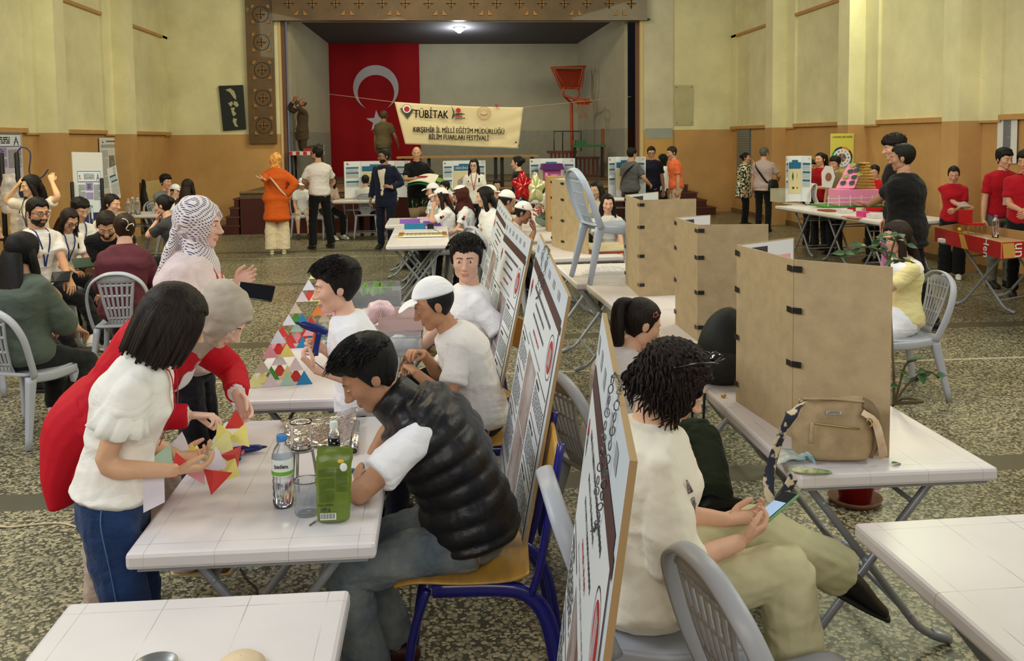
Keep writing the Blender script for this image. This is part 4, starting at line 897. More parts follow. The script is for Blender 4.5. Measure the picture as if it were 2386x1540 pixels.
for (o,u,v),lb,xs in ((BA[1:],'metal chain draped over the top edge of the board behind the vest',(.30,.42)),(BD[1:],'metal chain draped over the top edge of the nearest leaning board',(.62,.75))):
    n_=nrm(np.cross(u,v)); P=lambda x,y,l=.008:o+u*x+v*y+n_*l
    chain(lb,[P(xs[0],.84),P(xs[0],.93),P(xs[0]-.01,1.005,.004),P(sum(xs)/2,1.012,-.004),P(xs[1],1.005,.004),P(xs[1],.92),P(xs[1]-.03,.84),P(xs[0]+.03,.80)],5)
mmdf=mat('mdf_brown',(182,160,124),r=.62,var=.14,vs=14,bump=.06,bs=90,ani=(1,1,1)); mtape=mat('black_tape',(26,26,28),r=.4,var=.3,vs=60)
def booth(label,b1,b2,b3,b4,h,face=None,tapes=(.12,.42,.72,.95),zt=None):
    """c1 far fold, c2 near fold, c3 end of the near wing, c4 end of the far wing (points on the table)"""
    P=[np.array(p,float) for p in (b4,b1,b2,b3)]; t=thing('display_booth',label,'display board',Vector(((P[1]+P[2])/2).tolist())); up=np.array((0,0,h))
    for i,nm in enumerate(('wing','panel','wing')):
        b=MB(); g_=nrm(P[i+1]-P[i])*.0016; b.quad(P[i]+g_,P[i+1]-g_,P[i+1]-g_+up,P[i]+g_+up,.006,0,0); pn=b.build(nm,[mmdf],t)
        d=nrm(P[i+1]-P[i]); n_=np.cross(nrm(P[i+1]-P[i]),(0,0,1.)); m=MB(); inn=-n_*.0075
        Lx=np.linalg.norm(P[i+1]-P[i]); S=Sheet(P[i+1]+inn,-(P[i+1]-P[i]),up); S.rect(.03,.04,.97,.995,3); S.rect(.08,.10,.92,.90,11 if face is None else face,.002); S.rect(.1,.92,.5,.97,0,.0028) if nm=='wing' else None; S.mb.build('poster_sheet',INK+[mat('poster_pink',(232,170,170),r=.6)],pn)
    for j in (1,2):
        for f in tapes:
            b=MB(); c=P[j]+up*f
            for q in (P[j-1],P[j+1]):
                d=nrm(q-P[j]); n_=np.cross((0,0,1.),d)*(1 if q is P[j-1] else -1); b.quad(c+n_*.0075-(0,0,.011),c+n_*.0075+d*.035-(0,0,.011),c+n_*.0075+d*.035+(0,0,.011),c+n_*.0075+(0,0,.011),.001)
                b.quad(c-n_*.003-(0,0,.011),c-n_*.003+d*.035-(0,0,.011),c-n_*.003+d*.035+(0,0,.011),c-n_*.003+(0,0,.011),.001)
            b.build('tape_hinge',mtape,t)
    return t
Z=.743
def bp(*p): return [G(x,y,Z) for x,y in p]
b1,b2,b3=bp((1714,934),(1845,1020),(2072,1066)); b4=b1+Vector((.33,.22,0))
booth('nearest brown hardboard booth standing behind the tan handbag',b1,b2,b3,b4,.665)
b1,b2=bp((1573,754),(1625,795)); b3=b2+Vector((.38,-.04,0)); b4=b1+Vector((.25,.13,0)); booth('brown hardboard booth left of the nearest one, above the black backpack',b1,b2,b3,b4,.64)
b1,b2=bp((1457,660),(1490,691)); b3=b2+Vector((.42,.05,0)); b4=b1+Vector((.34,.35,0)); booth('brown hardboard booth right beside the raised plastic chair',b1,b2,b3,b4,.68,face=3)
b1,b2,b3=bp((1285,572),(1311,582),(1371,593)); b4=b1+Vector((.28,.3,0)); booth('farthest tall brown hardboard booth beyond the raised plastic chair',b1,b2,b3,b4,.70,face=3)
o=MB(); c=G(1312,560,Z)+Vector((.1,1.1,0)); o.box((c.x,c.y,Z+.33),(.30,.25,.66)); o=tag(o.build('cardboard_box',mat('cardboard',(178,140,92),r=.8,var=.1),bev=.004),'tall cardboard box top showing above the farthest brown booth','box')
# raised plastic chair standing on the table
p=G(1410,650,.742); t=make_chair('pale blue-white plastic chair standing on top of the table between the booths',(p.x+.05,p.y-.02,.742),10,mat('chair_plastic_blue',(176,188,206),r=.35,spec=.5))
# ================================================================ STAGE, WALL AND BANNER THINGS
def wave_sheet(o,u,v,nx,ny,fn,th=.003):
    o,u,v=[np.array(q,float) for q in (o,u,v)]; n=nrm(np.cross(u,v)); V=[];fs=[]
    for j in range(ny+1):
        for i in range(nx+1):
            x,y=i/nx,j/ny; V.append(o+u*x+v*y+n*fn(x,y))
    k=len(V); V+= [p-n*th for p in V[:k]]
    for j in range(ny):
        for i in range(nx):
            a=j*(nx+1)+i; f=(a,a+1,a+nx+2,a+nx+1); fs.append(f); fs.append(tuple(k+q for q in f[::-1]))
    per=[i for i in range(nx+1)]+[(j+1)*(nx+1)-1+0 for j in range(1,ny+1)]
    m=MB(); m.add(V,fs); return m,n
# flag
yf=yb-.16; a=D(764,98,yf); b_=D(976,98,yf); c=D(790,412,yf); W_=b_.x-a.x; H_=a.z-D(800,424,yf).z; o=np.array((a.x,yf,a.z-H_)); u=np.array((W_,0,0)); v=np.array((0,0,H_))
ff=lambda x,y:.045*math.sin(x*17+1.5*y)*(.4+.6*(1-y))+.03*math.sin(x*7+3*y)
m,n=wave_sheet(o,u,v,70,24,ff); ft=thing('national_flag','large red flag with white crescent and star on the back wall of the stage','flag',Vector(o.tolist()))
m.build('cloth',cloth((140,10,20),name='flag_red',bump=.3,bs=6),ft)
def onflag(pts,lift=.012):
    return [o+u*x+v*y+n*(ff(x,y)+lift) for x,y in pts]
asp=W_/H_; cx,cy,r=.515,1-(204-98)/324,.252
m=MB(); k=48; 
A1=[(math.radians(d)) for d in np.linspace(-90-52,90+52+0,k)]
def cp(cx_,cy_,r_,t): return (cx_+r_*math.cos(t),cy_+r_*math.sin(t)*asp)
# crescent opening downwards as hung
outer=[cp(cx,cy,r,t) for t in np.linspace(math.radians(-62),math.radians(242),k)]; inner_=[cp(cx,cy-.030*asp*1.9,r*.80,t) for t in np.linspace(math.radians(-47),math.radians(227),k)]
O=onflag(outer); I_=onflag(inner_); V=O+I_; m.add(V,[(i,i+1,k+i+1,k+i) for i in range(k-1)]); m.build('crescent',cloth((176,170,180),name='flag_white'),ft)
m=MB(); sx,sy=.52,1-(281-98)/324; P=[]
for i in range(10):
    t=math.radians(90+36*i+4); rr=.125 if i%2==0 else .048; P.append((sx+rr*math.cos(t),sy+rr*math.sin(t)*asp))
P=onflag(P,.014); m.add([onflag([(sx,sy)],.014)[0]]+P,[(0,i+1,(i+1)%10+1) for i in range(10)]); m.build('star',MATS['flag_white'],ft)
# banner
yB=21.3; p=[np.array(D(x,y,yB)) for x,y in ((944,336),(1208,346),(1219,250),(919,237))]
def bil(x,y): return (p[0]*(1-x)+p[1]*x)*(1-y)+(p[3]*(1-x)+p[2]*x)*y
bw=lambda x,y:.035*math.sin(6*x+2*y)*math.sin(math.pi*y)+.05*(x*y)**6+.03*max(0,(x-.7))*math.sin(20*(x-y))
bt=thing('banner','cream fabric banner with black lettering strung across the stage','banner',Vector(((p[0]+p[1])/2).tolist())); m=MB(); V=[];fs=[]; nx,ny=60,20
for j in range(ny+1):
    for i in range(nx+1): q=bil(i/nx,j/ny); V.append(q+np.array((0,-bw(i/nx,j/ny),.0))+np.array((0,0,-.03*math.sin(math.pi*i/nx)*(j/ny))))
for j in range(ny):
    for i in range(nx): a_=j*(nx+1)+i; fs.append((a_,a_+1,a_+nx+2,a_+nx+1))
m.add(V,fs); bo=m.build('fabric',cloth((228,214,178),name='banner_cream',bump=.2,bs=5),bt); bo.modifiers.new('s','SOLIDIFY').thickness=.004
def btext(s,px,py,hpx,mt,xs=1.,rot=0.0,nm='lettering',bold=1):
    q=D(px,py,yB-.075)
    if bold: btext(s,px+.7,py,hpx,mt,xs,rot,nm+'_edge',0)
    tilt=math.atan2(10,264)*-1+rot; uu=(math.cos(tilt),0,math.sin(tilt)); text(s,hpx/(F/yB)*1.38,bt,mt,nm,frame(q,uu,(0,0,1)),.002,xs=xs)
tk=mat('banner_ink',(26,26,34),r=.7); tr=mat('banner_red',(180,36,44),r=.7)
btext('TÜBİTAK',1004,267,19,tk,.72,nm='title'); btext('KIRŞEHİR İL MİLLİ EĞİTİM MÜDÜRLÜĞÜ',1069,305,12,tk,.68,nm='caption'); btext('BİLİM FUARLARI FESTİVALİ',1069,321,12,tk,.68,nm='caption')
S=Sheet(np.array(D(919,340,yB-.07)),np.array((300/(F/yB),0,0)),np.array((0,0,100/(F/yB))))
def sp_(px,py): return ((px-919)/300,(340-py)/100)
EM=INK[:10]+[mat('seal_brown',(150,92,60),r=.7)]
S.poly([sp_(933,254),sp_(950,278),sp_(966,256),sp_(958,256),sp_(949,268),sp_(941,254)],0); S.disc(*sp_(949,255),.032,3,l=.003); S.disc(*sp_(949,255),.036,0,l=.002,r0=.033); S.disc(*sp_(949,256),.021,2,l=.004)
S.mb.build('arrow_emblem',EM,bt); S.mb=MB()
S.poly([sp_(1051,249),sp_(1058,262),sp_(1058,274),sp_(1051,281),sp_(1055,265)],0); S.poly([sp_(1056,272),sp_(1084,269),sp_(1074,266),sp_(1062,266)],0); S.disc(*sp_(1067,260),.019,2); S.rect(*sp_(1060,275),*sp_(1076,272.5),2); S.para(*sp_(1060,279),*sp_(1084,276),1,0,.02,.8)
S.mb.build('bird_emblem',EM,bt); S.mb=MB()
S.disc(*sp_(1126,267),.053,10,l=.002,r0=.050); S.disc(*sp_(1126,267),.028,10,l=.002,r0=.026); S.poly([sp_(1118,270),sp_(1126,273),sp_(1134,270),sp_(1134,268),sp_(1126,271),sp_(1118,268)],10)
for i in range(16): t=2*math.pi*i/16; x,y=sp_(1126+12*math.cos(t),267+12*math.sin(t)); S.disc(x,y,.0035,10,n=6)
S.mb.build('round_seal',EM,bt); S.mb=MB()
S.poly([sp_(1151,247),sp_(1162,248),sp_(1156,254)],2); S.mb.build('pink_triangle',EM,bt); S.mb=MB(); S.rect(*sp_(1198,337),*sp_(1202,333),0); S.rect(*sp_(1205,345),*sp_(1207,340),0)
S.mb.build('corner_print',EM,bt)
m=MB(); m.tube([D(919,238,yB),D(765,219,yB+.5)],.006,5); m.tube([D(1219,250,yB),D(1470,225,yB+.7)],.006,5); m.build('cord',mat('cord_pale',(190,160,140),r=.8),bt)
# portrait canvas: generic stencilled head
yP=BY-.03; pt=thing('canvas_picture','tilted black canvas with a pale stencilled head shape on the left back wall','picture',D(540,305,yP))
cr=[np.array(D(x,y,yP-.03)) for x,y in ((520,305),(573,301),(566,198),(509,200))]; m=MB(); m.quad(cr[0],cr[1],cr[2],cr[3],.03); m.build('canvas',mat('canvas_black',(18,26,28),r=.5),pt)
S=Sheet(cr[0],cr[1]-cr[0],cr[3]-cr[0])
for P in ([(.28,.90),(.50,.93),(.66,.86),(.72,.74),(.70,.66),(.60,.72),(.46,.84)],[(.60,.64),(.74,.62),(.80,.54),(.70,.50),(.58,.56)],[(.34,.60),(.52,.64),(.56,.58),(.44,.52)],[(.44,.50),(.62,.50),(.56,.42),(.66,.36),(.52,.30),(.46,.38)],[(.50,.27),(.66,.24),(.60,.16),(.68,.06),(.54,.08),(.46,.20)]): S.poly(P,0,.003)
S.mb.build('stencil',[mat('stencil_pale',(176,172,140),r=.7)],pt)
# basketball hoop on the stage
yH=BY+2.6; mo=mat('hoop_orange',(176,64,22),r=.5,var=.2); t=thing('basketball_hoop','orange portable basketball hoop folded up on the stage','hoop',D(1334,395,yH)); sc=yH/F
def h(x,y,dy=0.): return D(x,y,yH+dy)
m=MB(); m.tube([h(1334,400),h(1331,240)],.045,10); m.build('post',mo,t)
m=MB()
for pp in ([h(1331,240),h(1313,222,-.2),h(1313,205,-.2)],[h(1331,240),h(1350,222,.1),h(1348,205,.1)],[h(1313,205,-.2),h(1348,205,.1)],[h(1312,222,-.2),h(1345,232,-.5),h(1372,232,-.8)]): m.tube(pp,.03,8)
m.build('arm',mo,t)
m=MB(); m.quad(h(1310,205,.1),h(1352,204,.3),h(1362,160,.3),h(1290,160,-.1),.04); m.build('backboard',mat('board_orange',(150,48,22),r=.5),t)
m=MB()
for pp in ([h(1284,157),h(1364,154),h(1356,205),h(1306,206),h(1284,157)],[h(1290,157,-.4),h(1318,205,-.2)],[h(1360,155,-.2),h(1348,202)],[h(1290,157,-.4),h(1366,156,-.3)]): m.tube(pp,.022,8)
m.build('frame',mo,t)
m=MB(); c0=np.array(h(1359,238,-.9)); m.tube([c0+np.array((math.cos(q)*.2,math.sin(q)*.2,0)) for q in np.linspace(0,2*math.pi,21)],.02,8); m.quad(h(1345,244,-.7),h(1373,244,-.7),h(1373,231,-.7),h(1345,231,-.7),.02); m.build('rim',mo,t)
m=MB(); 
for q in np.linspace(0,2*math.pi,9)[:-1]: m.tube([c0+np.array((math.cos(q)*.2,math.sin(q)*.2,0)),c0+np.array((math.cos(q+.3)*.12,math.sin(q+.3)*.12,-.2)),c0+np.array((math.cos(q)*.11,math.sin(q)*.11,-.42))],.008,4)
m.build('net',mat('net_pale',(190,120,80),r=.8),t)
# furniture on the stage
mbk=mat('black_steel',(20,20,22),r=.45,m=.3)
zs=.84; y1=BY+.3; t=thing('stage_desk','high desk with a red and white striped edge under the kneeling man','desk',D(708,352,BY)); a=D(673,351,BY-.25); c=D(748,351,BY-.25); ztop=a.z
m=MB(); wbox(m,a.x,c.x,BY-.25,BY+.45,ztop-.11,ztop-.02); n_=9
m.build('top',mat('desk_white',(220,210,200),r=.5),t); m=MB()
for i in range(0,n_,2): w=(c.x-a.x)/n_; wbox(m,a.x+w*i+.0,a.x+w*(i+1),BY-.256,BY-.25,ztop-.105,ztop-.025)
m.build('red_stripe',mat('stripe_red',(176,30,34),r=.5),t)
for x in (a.x+.06,c.x-.06):
    for y in (BY-.18,BY+.38): m=MB(); m.tube([(x,y,ztop-.1),(x,y,zs)],.022,8); m.build('leg',mbk,t)
tb_=MB(); wbox(tb_,a.x+.32,a.x+.66,BY-.2,BY-.05,ztop-.02,ztop+.05); tag(tb_.build('red_case',mat('case_red',(150,34,50),r=.5),bev=.008),'flat red case on the striped stage desk','case')
t=thing('stage_table','long narrow wooden-topped table with black legs at the front of the stage','table',D(1085,445,APY+.8)); yy=APY+.7; a=D(925,366,yy); c=D(1253,366,yy); m=MB(); wbox(m,a.x,c.x,yy-.2,yy+.25,a.z-.03,a.z+.01); m.build('top',mat('bench_top',(150,112,66),r=.5,var=.15),t)
for x in (940,1000,1155,1170,1240):
    xx=D(x,400,yy).x; m=MB(); wbox(m,xx-.035,xx+.035,yy-.03,yy+.03,zs,a.z-.03); m.build('leg',mbk,t)
# grand brown stand, green trestle, black rack
def stand_(name,label,px0,px1,py,Y,mt,d=.5,slat=True):
    a=D(px0,py,Y); c=D(px1,py,Y); t=thing(name,label,'stand',D((px0+px1)/2,440,Y)); m=MB(); wbox(m,a.x,c.x,Y,Y+d,a.z-.06,a.z); m.build('top',mt,t)
    m=MB()
    if slat:
        n=int((c.x-a.x)/.12)
        for i in range(n+1): x=a.x+.06+(c.x-a.x-.12)*i/n; wbox(m,x-.03,x+.03,Y+.04,Y+.08,zs,a.z-.06)
        m.build('slatted_front',mt,t)
    else:
        for x in (a.x+.08,c.x-.08): m=MB(); wbox(m,x-.03,x+.03,Y+.1,Y+.16,zs,a.z-.06); m.build('leg',mbk,t)
    return t
stand_('speaker_lectern','dark red slatted stand at the right of the stage',1280,1345,352,BY+1.3,mat('lectern_red',(96,40,26),r=.5,var=.3))
stand_('slatted_cabinet','low dark red slatted cabinet beside the green trestle',1338,1398,366,BY+1.6,MATS['lectern_red'],.4)
t=stand_('green_trestle','green topped trestle on black legs at the right of the stage',1334,1412,338,BY+1.0,mat('trestle_green',(30,96,44),r=.5),.3,False)
m=MB(); a=D(1356,338,BY+1.0); wbox(m,a.x-.15,a.x+.12,BY+1.02,BY+1.25,a.z,a.z+.12); m.build('green_block',MATS['trestle_green'],t)
t=thing('clothes_rack','thin black rail rack standing behind the slatted stand','rack',D(1322,400,BY+2)); m=MB()
for pp in ([(1291,352),(1291,306),(1354,306),(1354,352)],[(1311,306),(1311,352)],[(1335,306),(1335,325)]): m.tube([D(x,y,BY+2) for x,y in pp],.014,6)
m.build('rails',mbk,t)
# wall posters -------------------------------------------------------------
def wallposter(label,corners,draw,name='poster',paper=(222,222,224),th=.004,cat_='poster'):
    c=[np.array(q,float) for q in corners]; c[2]=c[1]+c[3]-c[0]; t=thing(name,label,cat_,Vector(((c[0]+c[1])/2).tolist())); m=MB(); m.quad(c[0],c[1],c[2],c[3],th); m.build('sheet',mat('paper_%d_%d_%d'%paper,paper,r=.6),t); S=Sheet(c[0],c[1]-c[0],c[3]-c[0]); draw(S); S.build(t); return t,S
def quadX(px0,px1,pyt,pyb,X,off):  # on a side wall
    a=XP(px0,pyt,X+off); c=XP(px1,pyt,X+off); zt=(a.z+c.z)/2; zb=XP((px0+px1)/2,pyb,X+off).z
    return [(X+off,a.y,zb),(X+off,c.y,zb),(X+off,c.y,zt),(X+off,a.y,zt)]
def dr_a(S):
    S.rect(.02,.80,.98,.98,6); S.rect(.03,.81,.97,.97,3,.002); S.para(.28,.84,.72,.94,4,0,.09,.6); S.poly([(.80,.82),(.86,.95),(.92,.82),(.90,.82),(.86,.90),(.82,.82)],6,.003); S.rect(.80,.86,.92,.868,6,.003); S.disc(.10,.90,.03,2,.003); S.poly([(.06,.93),(.10,.84),(.15,.86),(.10,.87)],0,.003)
    S.rect(.34,.66,.64,.79,5); S.para(.40,.68,.58,.77,4,0,.12,.6); S.rect(.34,.52,.64,.63,5,.003); S.rect(.36,.53,.62,.62,5); S.para(.03,.34,.32,.76,26,0); S.para(.67,.50,.97,.76,16,0); S.rect(.02,.02,.98,.30,6,.0009) ; S.rect(.40,.08,.60,.42,7,.002); S.rect(.44,.10,.56,.30,0,.0028); S.rect(.52,.20,.58,.38,3,.003)
wallposter('lilac and white science poster on the left wall behind the hanging bags',quadX(-60,50,308,480,XL,.03),dr_a,paper=(206,200,222))
def dr_b(S):
    S.para(.30,.92,.72,.95,1,0,.08,.8); S.disc(.86,.93,.04,2); S.poly([(.10,.96),(.14,.90),(.20,.92),(.14,.93)],0); S.para(.06,.82,.94,.88,3,0); S.rect(.40,.40,.66,.68,10,.002); S.para(.06,.10,.36,.78,30,7); S.para(.70,.10,.95,.78,30,7); S.para(.40,.08,.66,.36,12,7)
wallposter('white text poster with a grey photo on the left wall',quadX(231,281,321,450,XL,.03),dr_b)
# white presentation board in front of the wall
bc=[np.array(q) for q in (D(178,560,12.6),D(247,556,12.9),D(243,355,12.9),D(168,354,12.6))]; bc[2]=bc[1]+bc[3]-bc[0]; t=thing('presentation_board','white glossy board with a lilac poster and black side clips by the left wall','board',Vector(bc[0].tolist()))
zb_=D(210,575,12.7).z; m=MB(); m.quad(bc[0],bc[1],bc[2],bc[3],.02); m.build('panel',mat('board_gloss',(226,224,222),r=.2),t)
S=Sheet(bc[0]+(bc[1]-bc[0])*.12+(bc[3]-bc[0])*.10,(bc[1]-bc[0])*.80,(bc[3]-bc[0])*.70); S.rect(0,0,1,1,3,.003); S.v=S.v; dr_a_o=S; 
S.k=0
def lift(S,k=.004):
    S.o=S.o+S.n*k
lift(S); dr_a(S); S.build(t)
for q,hh in ((bc[0],(.05,.66)),(bc[1],(.02,.70))):
    m=MB(); uu=(bc[3]-bc[0]); m.tube([q+uu*hh[0]+(-.01,-.03,0),q+uu*hh[1]+(-.01,-.03,0)],.025,8); m.build('clip_rail',mbk,t)
for q in (bc[0],bc[1]): m=MB(); m.tube([q+(0,.03,.05),(q[0],q[1]+.12,0)],.015,6); m.build('support',mbk,t)
cc=[np.array(q) for q in (D(262,470,12.9),D(282,460,13.3),D(266,392,13.3),D(250,393,12.9))]
def dr_c(S):
    S.disc(.7,.88,.10,0,.002,r0=.08); S.rect(.1,.70,.8,.76,4); S.rect(.2,.54,.9,.60,4); S.para(.1,.62,.9,.68,3,7,.1); S.para(.15,.1,.95,.5,14,7,.1)
wallposter('narrow white folded poster with teal headings beside the presentation board',cc,dr_c)
# tri-fold teal-headed posters on the back tables
def dr_t(ttl,art):
    def f(S):
        S.rect(.0,.0,.004,1,7); S.rect(.24,.02,.243,.98,7); S.rect(.76,.02,.763,.98,7); S.poly([(.03,.96),(.05,.90),(.08,.93)],2); S.disc(.94,.94,.025,0,r0=.02)
        for y in (.80,.66,.42): S.rect(.03,y,.21,y+.045,4); S.para(.03,y-.12,.21,y-.01,6,7,.03)
        for y in (.80,.62,.44): S.rect(.79,y,.97,y+.045,4); S.para(.79,y-.12,.97,y-.01,6,7,.03)
        S.rect(.26,.72,.74,.86,4); S.rect(.38,.86,.62,.91,4); S.rect(.26,.18,.74,.70,8,.001)
        if art=='boat': S.poly([(.30,.42),(.70,.42),(.64,.34),(.38,.34)],9,.003); S.poly([(.38,.56),(.50,.55),(.56,.46),(.44,.47)],0,.003); S.disc(.64,.58,.03,2,.003); S.poly([(.28,.34),(.72,.34),(.70,.24),(.30,.22)],0,.002)
        if art=='house': S.poly([(.34,.22),(.66,.22),(.66,.44),(.50,.58),(.34,.44)],9,.003); S.disc(.48,.40,.045,0,.004); S.disc(.48,.40,.02,8,.005)
        if art=='leaf': S.poly([(.42,.66),(.46,.55),(.42,.44),(.38,.55)],11,.003); S.poly([(.58,.66),(.61,.56),(.58,.46)],9,.003); S.disc(.44,.30,.05,11,.003); S.disc(.60,.30,.03,11,.003)
    return f
def trifold(label,px0,px1,pyt,pyb,Y,ttl,art,fold=.18):
    a=D(px0,pyb,Y); c=D(px1,pyb,Y); zt=D((px0+px1)/2,pyt,Y).z; W_=c.x-a.x; zb=a.z
    P=[(a.x,Y-.16),(a.x+W_*.24,Y),(a.x+W_*.76,Y),(c.x,Y-.16)]; t=thing('display_poster',label,'poster board',(a.x+W_/2,Y-.05,zb)); m=MB()
    for i in range(3): m.quad((P[i][0],P[i][1],zb),(P[i+1][0],P[i+1][1],zb),(P[i+1][0],P[i+1][1],zt),(P[i][0],P[i][1],zt),.004)
    m.build('panel',mat('poster_card',(228,230,236),r=.45),t); S=Sheet((a.x,Y-.005,zb),(W_,0,0),(0,0,zt-zb)); dr_t(ttl,art)(S)
    mb=S.mb
    for k in range(len(mb.v)):   # fold the printed wings forward with the board
        for q in mb.v[k]:
            f=(q[0]-a.x)/W_
            if f<.24: q[1]-=.16*(.24-f)/.24
            if f>.76: q[1]-=.16*(f-.76)/.24
    mb.build('print',INK+[mat('leaf_print',(50,84,50),r=.6)],t)
    if ttl: text(ttl,.065,t,INK[3],'title',frame((a.x+W_*.5,Y-.02,zb+(zt-zb)*.79),(1,0,0),(0,0,1)),.001,xs=.8)
    return t
def on(k): # table top height and y centre for back tables
    return tables[k].location.y
trifold('teal-headed poster with a solar boat drawing on the table left of the navy suit',805,958,375,461,on('K1')+.1,'','boat')
trifold('teal-headed poster with a wooden birdhouse drawing behind the glasses woman',1033,1131,374,458,on('K2')+.1,'ARDUİNO İLE','house')
trifold('teal-headed poster behind the pink and purple paper house',1233,1337,369,459,on('K3')+.2,'','none')
trifold('teal-headed poster partly hidden behind the man in the grey polo',1414,1500,365,458,on('K4')+.2,'','none')
p=G(1850,473,.745); trifold('tall poster with teal headings and leaf drawings near the right wall',1822,1880,363,470,14.4,'','leaf')
# zodiac wheel poster
yz=yr[1]-.02; xz0=D(1934,360,yz).x; xz1=D(1988,360,yz).x; zt=D(1960,311,yz).z; zb=D(1960,408,yz).z
def dr_z(S):
    S.rect(0,0,1,1,11,.001); cols=[1,12,6,13,2,9,5,4]
    n=24
    for i in range(n):
        t0=2*math.pi*i/n;t1=2*math.pi*(i+1)/n; a=np.linalg.norm(S.u)/np.linalg.norm(S.v)
        for r0,r1,cs in ((.38,.46,(i//3)%8),(.0,.18,i%8)):
            S.poly([(.5+r0*math.cos(t0),.42+r0*a*math.sin(t0)),(.5+r1*math.cos(t0),.42+r1*a*math.sin(t0)),(.5+r1*math.cos(t1),.42+r1*a*math.sin(t1)),(.5+r0*math.cos(t1),.42+r0*a*math.sin(t1))],cols[cs],.003)
    S.disc(.5,.42,.38,3,.002)
    for i in range(12): t=2*math.pi*i/12; S.disc(.5+.28*math.cos(t),.42+.28*a*math.sin(t),.035,cols[(i*3)%8],.003,n=7)
t=thing('calendar_poster','yellow poster with a colourful twelve-part wheel on the right wall pilaster','poster',(xz0,yz-.01,zb)); m=MB(); m.quad((xz0,yz-.012,zb),(xz1,yz-.012,zb),(xz1,yz-.012,zt),(xz0,yz-.012,zt),.006); m.build('sheet',mat('poster_card',(228,230,236)),t); S=Sheet((xz0,yz-.012,zb),(xz1-xz0,0,0),(0,0,zt-zb)); dr_z(S); S.mb.build('print',INK+[mat('poster_yellow',(214,206,90),r=.6),mat('p_orange',(220,130,50),r=.6),mat('p_green',(70,150,70),r=.6)],t)
text('12 HAYVANLI TÜRK TAKVİMİ',.042,t,INK[0],'title',frame(((xz0+xz1)/2,yz-.02,zt-.06),(1,0,0),(0,0,1)),.001,xs=.62)
def dr_l(S): S.rect(.30,.30,.70,.90,7,.001); S.para(.32,.32,.68,.88,34,0,.08,.5)
wallposter('long white paper list pinned on the right wall behind the boys in red',quadX(2325,2371,268,380,XR,-.03)[::1],dr_l)
# radiator, pipe, black cloth on the left
p0=XP(334,420,XL+.1); p1=XP(393,415,XL+.1); t=thing('radiator','cream wall radiator with narrow ribs near the left stage corner','radiator',(XL+.1,(p0.y+p1.y)/2,.15)); m=MB(); n_=22
for i in range(n_+1): y=p0.y+(p1.y-p0.y)*i/n_; m.loft([(XL+.10,y,.18),(XL+.10,y,1.02)],[.05,.05],[.028,.028],(1,0,0),8,1,cap=.8)
m.build('ribs',mat('radiator_cream',(196,170,112),r=.5),t)
m=MB(); m.tube([XP(280,426,XL+.06),XP(334,424,XL+.06)],.018,6); tag(m.build('heating_pipe',MATS['radiator_cream']),'cream heating pipe along the left wall','pipe')
p=XP(336,470,XL+.25); m=MB(); m.loft([p+Vector((0,0,.45)),p+Vector((0,0,.2)),p+Vector((.05,0,-.25)),p+Vector((.08,0,-.6))],[.03,.16,.24,.26],[.02,.05,.06,.05],(0,1,0),16,3,cap=.3); m=fuse(m,.02,1,disp=lambda V:.02*nz(V,12,2)); tag(m.build('hanging_coat',cloth((26,24,26))),'black coat hanging by the radiator on the left wall','coat')
